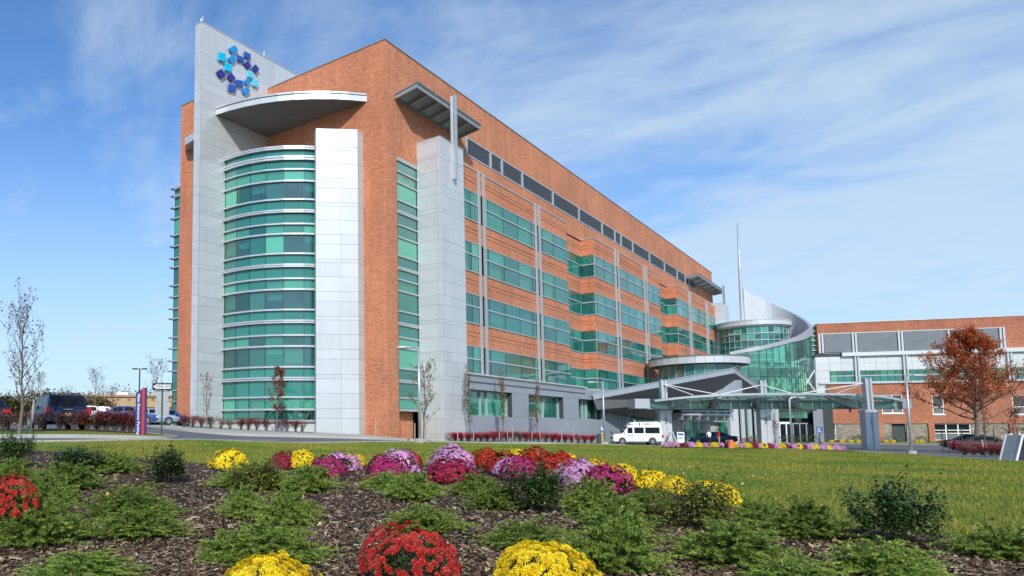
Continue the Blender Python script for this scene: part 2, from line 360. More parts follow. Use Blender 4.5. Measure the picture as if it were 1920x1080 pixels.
def strip(name, line, wd, z0, z1, mt):                    # kerb along a plan line
    mb = MB(); L = [Vector((p[0], p[1])) for p in line]; n = len(L); A = []
    for i, p in enumerate(L):
        d = (L[min(i+1, n-1)]-L[max(i-1, 0)]).normalized(); nn = Vector((-d.y, d.x))*wd/2; A.append((p-nn, p+nn, zt(p.x, p.y)))
    for i in range(n-1):
        (a, b, za), (c, d, zc) = A[i], A[i+1]
        mb.hexa([(a.x,a.y,za+z0),(c.x,c.y,zc+z0),(d.x,d.y,zc+z0),(b.x,b.y,za+z0),(a.x,a.y,za+z1),(c.x,c.y,zc+z1),(d.x,d.y,zc+z1),(b.x,b.y,za+z1)])
    o = mb.build(name, mt); o['kind'] = 'structure'; return o

def ground_mat(name, stops, sc, bsc, bstr, rough=.9, sc2=None, stops2=None):
    m, t, b = mat(name); g = geo_pos(t); c = ramp(t, noise(t, sc, 8, .7, g), stops)
    if sc2: c = mixc(t, 1.0, c, ramp(t, noise(t, sc2, 5, .6, g), stops2), 'MULTIPLY')
    t.links.new(c, b.inputs['Base Color']); b.inputs['Roughness'].default_value = rough; b.inputs['Specular IOR Level'].default_value = .2
    bump(t, b, noise(t, bsc, 6, .7, g), bstr, .03); return m
M['asphalt'] = ground_mat('asphalt', [(.3, (.13, .13, .135)), (.7, (.19, .19, .195))], 22, 60, .3, .9, .15, [(.3, (.8, .8, .82)), (.7, (1.1, 1.1, 1.1))])
M['concrete'] = ground_mat('concrete', [(.3, (.42, .41, .37)), (.7, (.52, .51, .47))], 9, 50, .2, .9, .4, [(.3, (.82, .82, .82)), (.7, (1.05, 1.05, 1.05))])
M['soil'] = ground_mat('mulch_soil', [(.3, (.040, .029, .022)), (.55, (.085, .064, .050)), (.75, (.15, .12, .095))], 26, 40, 1.0, .95, .8, [(.3, (.7, .7, .7)), (.7, (1.25, 1.2, 1.2))])
M['turf'] = ground_mat('turf', [(.3, (.14, .175, .03)), (.6, (.22, .24, .045)), (.8, (.29, .265, .07))], 14, 60, .8, .95, .22, [(.40, (.6, .9, .65)), (.6, (1.35, 1.06, .95))])
M['earth'] = ground_mat('far_ground', [(.3, (.10, .115, .05)), (.7, (.17, .16, .08))], .05, 2, .3)
M['line'] = simple('road_paint', (.75, .75, .72), .8, 0, .15, 3)

# base sheet, polar grid to the horizon
rr = np.concatenate([np.linspace(0, 130, 66), np.geomspace(135, 4500, 22)]); nth = 96
V = [(0, 30, zt(0, 30)-.25)]; Fq = []
for i, r in enumerate(rr[1:]):
    th = np.linspace(0, 2*pi, nth, endpoint=False); x = r*np.cos(th); y = 30+r*np.sin(th); z = ztv(x, y)-.25
    V += list(zip(x, y, z))
for j in range(nth): Fq.append((0, 1+j, 1+(j+1) % nth))
for i in range(len(rr)-2):
    for j in range(nth):
        a = 1+i*nth+j; b = 1+i*nth+(j+1) % nth; Fq.append((a, a+nth, b+nth, b))
tag(mesh_np('ground', V, Fq, M['earth'], smooth=True), kind='structure')

# far edge of the lawn (left to right), lawn/bed border
lawn_far = smooth_line([GL(-420, 25), GL(-100, 25.5), GL(150, 26.5), GL(300, 29), GL(440, 34), GL(600, 39), GL(780, 45), GL(960, 52), GL(1130, 59), GL(1240, 60), GL(1340, 56), GL(1450, 52.5), GL(1570, 50), GL(1700, 46.5), GL(1900, 30.5), GL(2040, 25), GL(2250, 19)])
bed_far = smooth_line([GL(-420, 17), GL(-60, 21), GL(60, 21.5), GL(230, 19.5), GL(400, 17.5), GL(560, 17.2), GL(700, 17.8), GL(880, 17.6), GL(1000, 15.4), GL(1200, 12.8), GL(1340, 10.0), GL(1470, 8.6), GL(1620, 7.9), GL(1760, 7.4), GL(1920, 7.0), GL(2150, 6.4), GL(2600, 5.2)], 10)
random.seed(5)
bed_far = [p+Vector((random.uniform(-.07, .07), random.uniform(-.07, .07))) for p in bed_far]
bk = [Vector(G(9, -6)), Vector(G(-12, -6))]
bed_poly = bed_far + bk
mulch = drape('mulch_bed', bed_poly, .0, M['soil'], .5)
lawn_poly = [*lawn_far, Vector(G(34, 8)), Vector(G(26, -14)), Vector(G(-30, -14)), Vector(G(-22, 12))]
lawn = drape('lawn', lawn_poly, -.035, M['turf'], 1.0)
strip('kerb', lawn_far, .16, -.3, .03, M['concrete'])
# roads: one asphalt sheet behind the lawn
road_poly = [GL(-900, 30), GL(-300, 21), GL(0, 23), GL(300, 27), GL(600, 36), GL(780, 42), GL(1130, 56), GL(1300, 54), GL(1570, 46), GL(1700, 42), GL(1900, 27), GL(2250, 16), GL(2600, 22), GL(2300, 110), GL(1700, 122), GL(1200, 106), GL(1000, 88), GL(860, 66), GL(640, 52), GL(330, 74), GL(330, 130), GL(-500, 130), GL(-900, 60)]
drape('road', road_poly, -.10, M['asphalt'], 2.0)
# island on the left with shrubs, sign and grass tip
isl = smooth_line([GL(-500, 27.5), GL(-200, 28.5), GL(0, 29.2), GL(200, 30.4), GL(300, 31.6), GL(330, 33.5), GL(325, 36), GL(290, 38.5), GL(250, 39), GL(150, 36.6), GL(0, 34.6), GL(-200, 33), GL(-500, 31.5)], 6)
drape('island_lawn', isl, .035, M['turf'], 1.0)
strip('island_kerb', isl+[isl[0]], .2, -.3, .05, M['concrete'])
ib = smooth_line([GL(-500, 31), GL(-100, 31.5), GL(60, 32.3), GL(160, 33.4), GL(250, 34.6), GL(268, 37.0), GL(200, 36.6), GL(60, 34.4), GL(-200, 32.6), GL(-500, 32.2)], 5)
drape('island_mulch', ib, .055, M['soil'], 1.0)
# pavement along the building and its planted verge
pav_out = smooth_line([GL(240, 60), GL(330, 50), GL(430, 46), GL(560, 46.5), GL(690, 47.5), GL(780, 49.5), GL(880, 52.5), GL(1000, 59.5), GL(1120, 69), GL(1170, 76)], 8)
pav_in = smooth_line([GL(240, 63), GL(330, 53), GL(430, 48.5), GL(560, 49), GL(690, 50), GL(780, 51.8), GL(880, 54.5), GL(1000, 62), GL(1120, 72), GL(1160, 78)], 8)
drape('pavement', pav_out+pav_in[::-1], .02, M['concrete'], 1.0)
strip('pavement_kerb', pav_out, .18, -.25, .035, M['concrete'])
verge = pav_in+[Vector((-28.9, 88)), Vector((-28.9, 53.4)), Vector((-28.7, 49.6)), Vector((-30.9, 49.2)), Vector((-30.9, 45.2)), Vector((-36, 43.5)), Vector((-51, 42.5)), Vector((-56, 50))]
drape('building_verge', verge, .0, M['turf'], 1.0)
drape('verge_mulch', smooth_line([GL(330, 56), GL(430, 50.2), GL(560, 50), GL(590, 51.0), GL(560, 53), GL(430, 54.5), GL(345, 61)], 4), .02, M['soil'], 1.0)
drape('podium_mulch', smooth_line([GL(846, 54.0), GL(930, 58.5), GL(1000, 64.2), GL(1110, 75.0), GL(1112, 78.5), GL(1000, 67), GL(930, 61), GL(850, 56)], 4), .02, M['soil'], 1.0)
# white crossing line and stop line by the island
for a, b_ in (((336, 35.2), (420, 37.4)), ((345, 39), (520, 42.5))):
    p = Vector(GL(*a)); q = Vector(GL(*b_)); d = (q-p).normalized(); nn = Vector((-d.y, d.x))*.08
    drape('road_marking', [p-nn, q-nn, q+nn, p+nn], -.09, M['line'], 1.0)
# right-hand verge in front of the brick wing
drape('wing_verge', [GL(1535, 108), GL(1720, 98), GL(1940, 88), GL(2200, 84), GL(2200, 118), GL(1920, 121), GL(1535, 128)], .02, M['turf'], 2.0)
strip('wing_kerb', [Vector(GL(1535, 108)), Vector(GL(1720, 98)), Vector(GL(1940, 88)), Vector(GL(2200, 84))], .2, -.3, .05, M['concrete'])
drape('entrance_pavement', [GL(1160, 86), GL(1300, 84), GL(1460, 84), GL(1530, 92), GL(1530, 118), GL(1200, 112)], .03, M['concrete'], 2.0)

# ================================================================== MAIN BUILDING
XC, YC, ZT = -30.61, 44.9, 31.93
XB = XC+1.5
BLD = empty('hospital_building', (0, 0, 0), 'six storey orange brick hospital with green ribbon windows and tall silver blade wall', 'building')
BLD.location = (0, 0, 0)
def part(mb, name, mt, smooth=False, bevel=0, parent=BLD): return mb.build(name, mt, parent, smooth, bevel)

def wall(x0, x1, y0, y1, z0, z1, mt='brick'):
    b = MB(); b.box(x0, x1, y0, y1, z0, z1); return part(b, 'brick_wall', M[mt])
# end face, penthouse walls, far end, roof
wall(-43.6, XC, YC, YC+.4, -.2, ZT)
wall(XC-.4, XC, YC+.4, 46.38, -.2, 23.6)
wall(XC-.4, XC, YC+.4, 57.85, 23.6, ZT); wall(XC-.4, XC, 46.38, 49.3, 22.96, 23.6)
LY0, LY1, LZ0, LZ1 = 57.85, 142.6, 26.55, 28.15
wall(XC-.4, XC, LY0, LY1, LZ1, ZT); wall(XC-.4, XC, LY0, LY1, 24.0, LZ0); wall(XC-.4, XC, LY1, 156, 24.0, ZT)
wall(-60, XC-.4, 155.6, 156, -1, ZT)
wall(-51.35, -44.0, 42.1, 42.5, -.2, ZT); wall(-51.75, -51.35, 42.1, 150, -.2, ZT)
b = MB(); b.box(-51.3, -XC*-1-.4, 45.3, 155.6, 31.0, 31.3); part(b, 'roof', M['trim_grey'])
b = MB(); b.box(-51.3, -44, 42.5, 45.3, 31.0, 31.3); part(b, 'roof', M['trim_grey'])
b = MB()
b.box(-43.6, XC+.06, YC-.06, YC+.46, ZT, ZT+.10); b.box(XC-.46, XC+.06, YC+.46, 156.05, ZT, ZT+.10); b.box(-51.8, -44, 42.04, 42.56, ZT, ZT+.1); b.box(-51.8, -51.3, 42.56, 150, ZT, ZT+.1)
part(b, 'parapet_coping', M['trim_grey'])
for y_ in (56.0, 66, 77, 88, 99, 110, 121, 132, 143): b = MB(); b.box(XC-.001, XC+.004, y_-.012, y_+.012, 28.25, ZT-.02); part(b, 'expansion_joint', M['dark'])
# interior volumes behind glazing
b = MB()
b.box(XC-4.0, XC-3.8, 46.4, 155, -.5, 24.0)
for z in (6.05, 10.45, 14.95, 19.45, 23.9): b.box(XC-3.8, XC-.45, 46.4, 155, z-.25, z, 1)
b.box(XC-3.8, XC-.5, 46.3, 46.4, 0, 23.9)
part(b, 'office_interior', [M['room'], M['slab']])
b = MB()
b.box(-43.0, -35.0, YC-.12, YC-.02, 1.0, 24.0)
part(b, 'office_interior', [M['room'], M['slab']])

# ---- window bands on the long side
WT = [22.26, 17.73, 13.23, 8.71]; SILL = [19.60, 15.08, 10.60, 6.28]
random.seed(11)
def pane_y(parent, X, y0, y1, z0, z1, mt, nx=1):
    b = MB(); b.box(X-.05, X-.02, y0+.02, y1-.02, z0, z1); return b.build('pane', M[mt], parent)
def window_band(X, y0, y1, t, s, axis='y', pattern=None):
    tr = t-1.12; L = y1-y0
    if pattern is None:
        n = max(1, round((L-1.5)/2.7)) if L > 4 else 0
        cuts = [0, .75]+[.75+(L-1.5)*k/n for k in range(1, n)]+[L-.75, L] if n else ([0, L*.66, L] if L > 1.6 else [0, L])
    else: cuts = pattern
    b = MB()
    b.box(X-.10, X+.06, y0, y1, tr-.06, tr+.06); b.box(X-.10, X+.08, y0, y1, s, s+.09); b.box(X-.10, X+.02, y0, y1, t-.07, t)
    for c in cuts: b.box(X-.09, X-.005, y0+c-.025 if c > 0 else y0, y0+c+.025 if c < L else y1, s+.1, t-.08, 1)
    fr = b.build('window', [M['trim'], M['mull']], BLD)
    for i in range(len(cuts)-1):
        a, c = y0+cuts[i]+.03, y0+cuts[i+1]-.03
        kind = random.random()
        narrow = cuts[i+1]-cuts[i] < 1
        for z0, z1 in ((s+.1, tr-.07), (tr+.07, t-.08)):
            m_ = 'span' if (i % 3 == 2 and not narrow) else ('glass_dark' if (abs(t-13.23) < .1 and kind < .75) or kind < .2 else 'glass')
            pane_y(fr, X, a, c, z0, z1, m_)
        if i % 3 != 2 and kind < .9:
            ln = random.choice([1.0, 1.3, 1.6, 2.1, 2.4]) if not narrow else 2.3
            bb = MB(); bb.box(X-.30, X-.28, a+.08, c-.08, max(s+.12, t-ln), t-.1); bb.build('blind', M['blind'], fr)
    return fr
def spandrel(X, y0, y1, z0, z1, th=.4, ends=False):
    """brick spandrel with two recessed courses"""
    h = z1-z0; g1 = z0+h*.42; g2 = z0+h*.60
    zs = [(z0, g1), (g1+.055, g2), (g2+.055, z1)]
    b = MB()
    for a, c in zs: b.box(X-th, X, y0, y1, a, c)
    for a in (g1, g2): b.box(X-th, X-.05, y0, y1, a, a+.055)
    return part(b, 'brick_spandrel', M['brick'])
def section(X, y0, y1, top=24.2):
    tops = [top]+SILL[:-1]
    for k in range(4):
        spandrel(X, y0, y1, WT[k], tops[k] if k else top)
        window_band_multi(X, y0, y1, k)
PIL = []
def window_band_multi(X, y0, y1, k):
    ps = sorted([p for p in PIL if y0 < p[0] < y1]); a = y0
    for p0, p1 in ps:
        window_band(X, a, p0-.16, WT[k], SILL[k]); 
        b = MB(); b.box(X-.25, X-.2, p0+.16, p1-.16, SILL[k]+.02, WT[k]-.02); b.build('pane', M['span'], BLD)
        a = p1+.16
    window_band(X, a, y1, WT[k], SILL[k])
def yB(px, py): return onX(px, py, XB).y
B1 = (53.15, 77.5); 
R1 = (77.5, 85.9)
B2 = (85.9, yB(1239.4, 600)); 
b3s = onX(1248.6, 540, XC).y
R2 = (B2[1], b3s); B3 = (b3s, 149.5)
PIL += [(yB(898, 450), yB(907, 450)), (yB(1004.5, 483), yB(1011.5, 483)), (yB(1151.6, 470), yB(1157, 470)), (yB(1208, 552), yB(1212.3, 552)), (yB(1290, 545), yB(1293, 545)), (yB(1322.5, 570), yB(1325, 570))]
for X, s_ in ((XB, B1), (XC, R1), (XB, B2), (XC, R2), (XB, B3)): section(X, *s_)
# bay side walls and returns (brick with side glazing at each floor)
for yy in (B2[0], B3[0]):
    for k in range(4):
        tp = ([24.2]+SILL[:-1])[k]
        h = tp-WT[k]; b = MB()
        for a, c, d in ((WT[k], WT[k]+h*.42, 0), (WT[k]+h*.42+.055, WT[k]+h*.6, 0), (WT[k]+h*.6+.055, tp, 0), (WT[k]+h*.42, WT[k]+h*.42+.055, .05), (WT[k]+h*.6, WT[k]+h*.6+.055, .05)):
            b.box(XC+.0, XB-.4, yy+d, yy+.4, a, c)
        part(b, 'brick_spandrel', M['brick'])
        b = MB(); tr = WT[k]-1.12
        b.box(XC+.02, XB+.06, yy-.06, yy-.0, tr-.06, tr+.06); b.box(XC+.02, XB+.06, yy-.08, yy, SILL[k], SILL[k]+.09); b.box(XB-.02, XB+.04, yy-.04, yy, SILL[k]+.1, WT[k])
        fr = b.build('window', [M['trim']], BLD)
        for z0, z1 in ((SILL[k]+.1, tr-.07), (tr+.07, WT[k]-.04)):
            bb = MB(); bb.box(XC+.03, XB-.04, yy+.02, yy+.05, z0, z1); bb.build('pane', M['glass'], fr)
for y_ in (B1[1], B2[1]):
    b = MB(); b.box(XC, XB-.4, y_-.4, y_-.0, 6.2, 24.2); part(b, 'brick_wall', M['brick'])
# caps on the bays
b = MB()
for s_ in (B1, B2, B3): b.box(XC+.002, XB+.06, s_[0]-.05, s_[1]+.05, 24.2, 24.30)
part(b, 'bay_coping', M['trim'])
# vertical double channels
for p0, p1 in PIL:
    for p in (p0, p1):
        b = MB(); b.box(XB+.002, XB+.16, p-.13, p-.03, 6.2, 24.35); b.box(XB+.002, XB+.16, p+.03, p+.13, 6.2, 24.35); b.box(XB+.002, XB+.05, p-.03, p+.03, 6.2, 24.35); part(b, 'vertical_channel', M['trim_grey' if False else 'trim'])
for p, X in ((B1[1]+.25, XC+.0), (B1[1]+.75, XC)):
    b = MB(); b.box(X+.002, X+.9, p-.12, p+.12, 6.2, 24.9); part(b, 'vertical_channel', M['trim'])
# ---- louvre ribbon
mul = [onX(px, py, XC).y for px, py in ((919.5, 300), (941, 318), (979, 335), (1036.5, 375), (1085.5, 405), (1129, 435), (1153, 452), (1164.5, 458), (1186.5, 472), (1218, 490), (1246, 508), (1270, 522), (1285, 530), (1291.5, 536))]
ys = [LY0]+mul+[LY1]
b = MB(); b.box(XC-.35, XC-.3, LY0, LY1, LZ0, LZ1); part(b, 'louver_backing', M['dark'])
for i in range(len(ys)-1):
    b = MB(); n = 9
    for k in range(n):
        z = LZ0+.1+(LZ1-LZ0-.2)*(k+.5)/n
        b.hexa([(XC-.2, ys[i]+.1, z+.00), (XC-.02, ys[i]+.1, z-.05), (XC-.02, ys[i+1]-.1, z-.05), (XC-.2, ys[i+1]-.1, z+.0), (XC-.2, ys[i]+.1, z+.035), (XC-.02, ys[i]+.1, z-.015), (XC-.02, ys[i+1]-.1, z-.015), (XC-.2, ys[i+1]-.1, z+.035)])
    part(b, 'louver_slats', M['louver'])
b = MB()
for y_ in ys: b.box(XC-.25, XC+.07, y_-.14, y_+.14, LZ0+.07, LZ1-.07)
b.box(XC-.25, XC+.05, LY0-.1, LY1+.1, LZ0-.05, LZ0+.06); b.box(XC-.25, XC+.05, LY0-.1, LY1+.1, LZ1-.06, LZ1+.05)
part(b, 'louver_frame', M['trim'])

# ---- panel cladding helper: individual cassettes with open joints
def panel_grid(o, u, us, zs, th, mt, parent=BLD, skip=None, off=0.0, gap=.016, name='panel', nrm=None):
    u = Vector((u[0], u[1])).normalized(); v = Vector((u.y, -u.x)) if nrm is None else Vector(nrm)
    o = Vector(o[:2])+v*off
    for i in range(len(us)-1):
        for k in range(len(zs)-1):
            if skip and skip((us[i]+us[i+1])/2, (zs[k]+zs[k+1])/2): continue
            b = MB(); b.obox(o+u*(us[i]+gap/2)+v*random.uniform(-.006, .006), u, v, us[i+1]-us[i]-gap, th, zs[k]+gap/2, zs[k+1]-gap/2)
            b.build(name, M[mt], parent)
LV = [1.0]                                                   # cladding joints follow the floors
for base in (1.0, 5.5, 9.95, 14.4, 18.85, 23.3, 27.7):
    for d in (.28, 1.45, 2.2, 3.35, 4.45): LV.append(base+d)
def zcuts(lo, hi): return [lo]+[z for z in LV if lo+.15 < z < hi-.15]+[hi]

# ---- blade wall
XF = -43.2; yf = onX(378, 36, XF).y; ZF = 34.75
zb = .6
FIN = MB(); FIN.box(XF-.74, XF-.03, yf+.03, 60, zb, ZF-.05); FIN = part(FIN, 'blade_wall', M['trim_grey'])
panel_grid((XF-.03, yf+.1), (0, 1), [0, 2.7, 5.6, 8.6, 11.6, 14.6, 17.6, 20.6, 23.3], zcuts(zb, ZF-.05), .03, 'panel', FIN, off=0, nrm=(1, 0))
panel_grid((XF-.74, yf), (1, 0), [0, .37, .74], zcuts(zb, ZF-.05), .03, 'panel', FIN, nrm=(0, 1))
panel_grid((XF-.77, yf), (0, 1), [0, 3, 6], zcuts(zb, ZF-.05), .03, 'panel', FIN, nrm=(1, 0))
b = MB(); b.box(XF-.80, XF+.02, yf-.02, 60, ZF-.04, ZF+.06); b.build('coping', M['trim'], FIN)
b = MB(); b.tube([(XF-.2, yf+.3, ZF), (XF-.2, yf+.3, ZF+.7)], .025); b.tube([(XF-.2, yf+.1, ZF), (XF-.2, yf+.1, ZF+.35)], .05); b.tube([(XF-.2, 44.6, ZF), (XF-.2, 44.6, ZF+.6)], .03)
part(b, 'lightning_rod', M['trim_grey'])
# emblem: sixteen coloured tiles in a ring on the blade wall
EMB = [('b2', (440,300,488,368,415,418,360,348)), ('cy', (238,385,328,408,325,517,232,490)), ('b2', (415,425,466,490,400,538,347,472)), ('b1', (472,420,560,460,556,525,468,488)),
 ('b1', (560,377,645,412,640,482,556,445)), ('vi', (608,495,655,570,610,610,556,535)), ('vi', (705,542,755,612,710,660,655,588)), ('cy', (318,520,404,545,400,645,310,620)),
 ('vi', (272,597,335,685,270,732,205,640)), ('vi', (400,648,458,725,400,775,340,690)), ('cy2', (608,615,678,640,675,722,600,700)), ('b2', (605,712,650,765,600,818,555,762)),
 ('cy2', (668,722,738,742,735,836,664,812)), ('b1', (458,735,548,752,545,835,455,815)), ('b1', (362,790,460,812,455,895,357,875)), ('b2', (595,825,638,882,575,940,530,880))]
for k_, c_ in (('cy', (.0, .50, .80)), ('cy2', (.10, .62, .78)), ('b2', (.01, .27, .68)), ('b1', (.02, .10, .42)), ('vi', (.035, .03, .26))): M[k_] = simple('emblem_'+k_, c_, .35, 0, .03, 1)
TL = []
for k_, q in EMB:
    P_ = [onX(375+q[2*i]/6.75, 40+q[2*i+1]/6.75, XF+.2) for i in range(4)]; c = sum(P_, Vector())/4; P_ = [c+(p-c)*.96 for p in P_]; TL.append((k_, P_, c))
eb = MB()
for k_, P_, c in TL: eb.box(XF, XF+.10, c.y-.1, c.y+.1, c.z-.1, c.z+.1)
LOGO = part(eb, 'emblem', M['trim_grey'])
for k_, P_, c in TL:
    b = MB(); b.hexa([(XF+.10, p.y, p.z) for p in P_]+[(XF+.22, p.y, p.z) for p in P_]); b.build('emblem_tile', M[k_], LOGO, bevel=.015)

# ---- curved curtain wall
A = onX(421, 500, XF+.02); Bp = at(602, 500, 56.0)
A2 = Vector((A.x, A.y)); B2p = Vector((Bp.x, Bp.y)); ch = (B2p-A2); Lc = ch.length; nn = Vector((ch.y, -ch.x)).normalized()
def arcpt(a, bq, bul, t):
    ch = bq-a; n_ = Vector((ch.y, -ch.x)).normalized(); return a+ch*t+n_*bul*(1-(2*t-1)**2)
CWT = [0, .155, .315, .485, .665, .85, 1.0]
pts = [arcpt(A2, B2p, 1.15, t) for t in CWT]
def zrow(y): return EYE+(805.5-y)*56.0/1356
rows = [(261.7, 268.6), (281, 289.4), (306.2, 308.8), (329.0, 332), (365.2, 368.2), (386.7, 392.8), (413, 415.8), (432.3, 435.5), (470.5, 473.6), (492, 498.3), (518.6, 521.6), (539.4, 542.8), (578.2, 581.4), (599, 605.5), (626.6, 629.6), (647.4, 650.8), (686.4, 689.6), (707, 713.6), (743.2, 746.2), (766, 769.4), (787, 791)]
# kinds of the glass rows between bars (0 spandrel, 1 vision)
kinds = [0, 0, 1, 1, 0, 0, 1, 1, 0, 0, 1, 1, 0, 0, 1, 1, 0, 0, 1, 1]
def curtain(name, pts, rows, kinds, nm, zbot, parent=BLD, D=56., proud=.22, blinds=True):
    """pts: plan polyline; a bar at each row, a pane in each cell"""
    zz = lambda y: EYE+(805.5-y)*D/1356
    b = MB(); P_ = [Vector(p) for p in pts]; n = len(P_)
    nr = []
    for i in range(n):
        d = (P_[min(i+1, n-1)]-P_[max(i-1, 0)]).normalized(); nr.append(Vector((d.y, -d.x))*nm)
    for j, (y0, y1) in enumerate(rows):
        z1, z0 = zz(y0), zz(y1); pr = proud if (y1-y0) > 3.3 or j == 0 else proud*.8
        zs_ = [(z0, z1)] if (y1-y0) < 4 else [(z0, z0+(z1-z0)*.42), (z0+(z1-z0)*.58, z1)]
        for (c0, c1) in zs_:
            for i in range(n-1):
                a, c = P_[i], P_[i+1]; na, nc = nr[i], nr[i+1]
                q = [a-na*.05, c-nc*.05, c+nc*pr, a+na*pr]
                b.hexa([(p.x, p.y, c0) for p in q]+[(p.x, p.y, c1) for p in q])
        if (y1-y0) >= 4:
            for i in range(n-1):
                a, c = P_[i], P_[i+1]; na, nc = nr[i], nr[i+1]; q = [a-na*.05, c-nc*.05, c+nc*.06, a+na*.06]
                b.hexa([(p.x, p.y, z0+(z1-z0)*.42) for p in q]+[(p.x, p.y, z0+(z1-z0)*.58) for p in q])
    zt_, zb_ = zz(rows[0][1]), zz(rows[-1][0])
    for i in range(n):
        a = P_[i]; na = nr[i]; tg = Vector((-na.y, na.x))*.022; q = [a-tg-na*.1, a+tg-na*.1, a+tg-na*.004, a-tg-na*.004]
        b.hexa([(p.x, p.y, zb_) for p in q]+[(p.x, p.y, zt_) for p in q], 1)
    cw = b.build(name, [M['trim'], M['mull']], parent)
    for j, kd in enumerate(kinds):
        z1, z0 = zz(rows[j][1]), zz(rows[j+1][0])
        for i in range(n-1):
            a, c = P_[i], P_[i+1]; d = (c-a).normalized(); na = Vector((d.y, -d.x))*nm
            a_ = a+d*.025-na*.03; c_ = c-d*.025-na*.03
            bb = MB(); q = [a_-na*.02, c_-na*.02, c_, a_]
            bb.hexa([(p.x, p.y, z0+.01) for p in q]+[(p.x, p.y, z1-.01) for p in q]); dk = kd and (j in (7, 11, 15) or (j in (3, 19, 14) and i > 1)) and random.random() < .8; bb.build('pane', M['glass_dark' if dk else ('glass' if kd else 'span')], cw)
            if kd and blinds and random.random() < .42:
                fr_ = 1.0 if z1-z0 < 1 else random.choice([.35, .5, .8]); bb = MB(); q = [a_-na*.22+d*.08, c_-na*.22-d*.08, c_-na*.2-d*.08, a_-na*.2+d*.08]
                bb.hexa([(p.x, p.y, z1-(z1-z0)*fr_) for p in q]+[(p.x, p.y, z1-.02) for p in q]); bb.build('blind', M['blind'], cw)
    return cw
curtain('curved_curtain_wall', pts, rows, kinds, 1, 1.5)
# slabs behind the curved glass and plinth under it
b = MB()
for y in (389.8, 495.2, 602.3, 710.3, 265):
    z = zrow(y); poly = [p-Vector((0, 0)) for p in pts]; q = [arcpt(A2, B2p, 1.0, t) for t in CWT]
    poly = [(p.x+.0, p.y+.25) for p in q]+[(-35.0, YC-.13), (-43.1, YC-.13)]
    b.prism(poly, z-.14, z+.14)
part(b, 'floor_slab', M['slab'])
b = MB(); poly = [(p.x, p.y) for p in pts]+[(Bp.x+1.5, YC-.01), (XF+.02, YC-.01)]; b.prism(poly, .2, zrow(791)-.02); part(b, 'plinth', M['panel_warm'])
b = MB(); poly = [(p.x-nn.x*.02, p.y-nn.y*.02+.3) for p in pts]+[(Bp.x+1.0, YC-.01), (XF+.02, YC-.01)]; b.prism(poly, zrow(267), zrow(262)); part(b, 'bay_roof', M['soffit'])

# ---- bright pier (slab) turned 45 degrees
pR = onY(682, 500, YC); q0 = Vector((pR.x, YC)); q1 = Vector((pR.x, YC-.72)); q2 = q1+Vector((-1, -1)).normalized()*3.25
ztp = 24.95
b = MB(); b.prism([(q0.x-.04, q0.y), (q0.x-3.8, q0.y), (q2.x-.6, q2.y+.5), (q2.x+.04, q2.y+.06), (q1.x-.06, q1.y+.03)][::-1], .1, ztp-.03)
PIER = part(b, 'corner_pier', M['trim_grey'])
bottomz = .15
us_ = [0, 1.9, 3.25]
panel_grid(q2, (1, 1), us_, zcuts(bottomz, ztp), .04, 'panel_warm', PIER, off=-.02)
panel_grid(q1, (0, 1), [0, .72], zcuts(bottomz, ztp), .04, 'panel_warm', PIER, off=-.02)
panel_grid(q2+Vector((-.55, .5)), (.55, -.5), [0, .74], zcuts(bottomz, ztp), .04, 'panel_warm', PIER, off=-.02)
b = MB(); b.prism([(q0.x+.03, q0.y-.02), (q0.x-3.8, q0.y-.02), (q2.x-.64, q2.y+.5), (q2.x+.02, q2.y-.03), (q1.x+.03, q1.y-.03)][::-1], ztp, ztp+.07); b.build('coping', M['trim'], PIER)

# ---- corner strip window, its opening and the orange door below
sy0, sy1 = 46.42, 49.28
srow = [(280, 286.5), (306.5, 309), (328.5, 331), (363, 366), (384, 390.5), (411.8, 414.4), (435.5, 438.5), (472.2, 475), (494.4, 500.5), (518, 520.8), (540.2, 543.2), (579.2, 582), (601.5, 608), (629.2, 632), (649.6, 652.4), (688.6, 691.6), (711, 717), (744, 747), (767, 770.5)]
curtain('corner_curtain_wall', [(XC, sy0), (XC, sy1)], srow, [0, 1, 1, 0]*4+[0, 1], 1, 1.5, D=55.06, proud=.10)
b = MB(); b.box(XC-.8, XC-.6, sy0-.04, sy1, 0, 3.2); b.box(XC-.6, XC, sy0-.04, sy1, 3.05, 3.2, 1); part(b, 'recess_wall', [M['brick'], M['soffit']])
b = MB(); b.box(XC-.6, XC-.5, sy0+.02, sy0+.95, .6, 2.9); part(b, 'orange_door', M['orange_door'])

# ---- silver shaft next to it
bx = XC+2.2; by0 = 49.3; by1 = 53.12
b = MB(); b.box(XC+.001, bx-.03, by0+.03, by1, 0, 24.9); SH = part(b, 'silver_shaft', M['trim_grey'])
panel_grid((XC, by0), (1, 0), [0.03, 1.85, 2.2], zcuts(0, 24.95), .03, 'panel', SH, nrm=(0, 1))
panel_grid((bx-.03, by0), (0, 1), [0, 1.25, 3.82], zcuts(0, 24.95), .03, 'panel', SH, nrm=(1, 0))
b = MB(); b.box(XC+.001, bx+.03, by0-.02, by1+.05, 24.95, 25.0); b.build('coping', M['trim'], SH)
b = MB(); b.box(XC+.1, bx-.1, by1-.1, by1+.02, 24.0, 24.9); 
# second shaft at the far end
y2a = 149.6; b = MB(); b.box(XC+.001, XC+2.6, y2a+.03, 156, -1, 24.9); SH2 = part(b, 'silver_shaft', M['trim_grey'])
panel_grid((XC, y2a), (1, 0), [0, 2.63], zcuts(-1, 24.95), .03, 'panel', SH2, nrm=(0, 1)); panel_grid((XC+2.6, y2a), (0, 1), [0, 3.2, 6.4], zcuts(-1, 24.95), .03, 'panel', SH2, nrm=(1, 0))

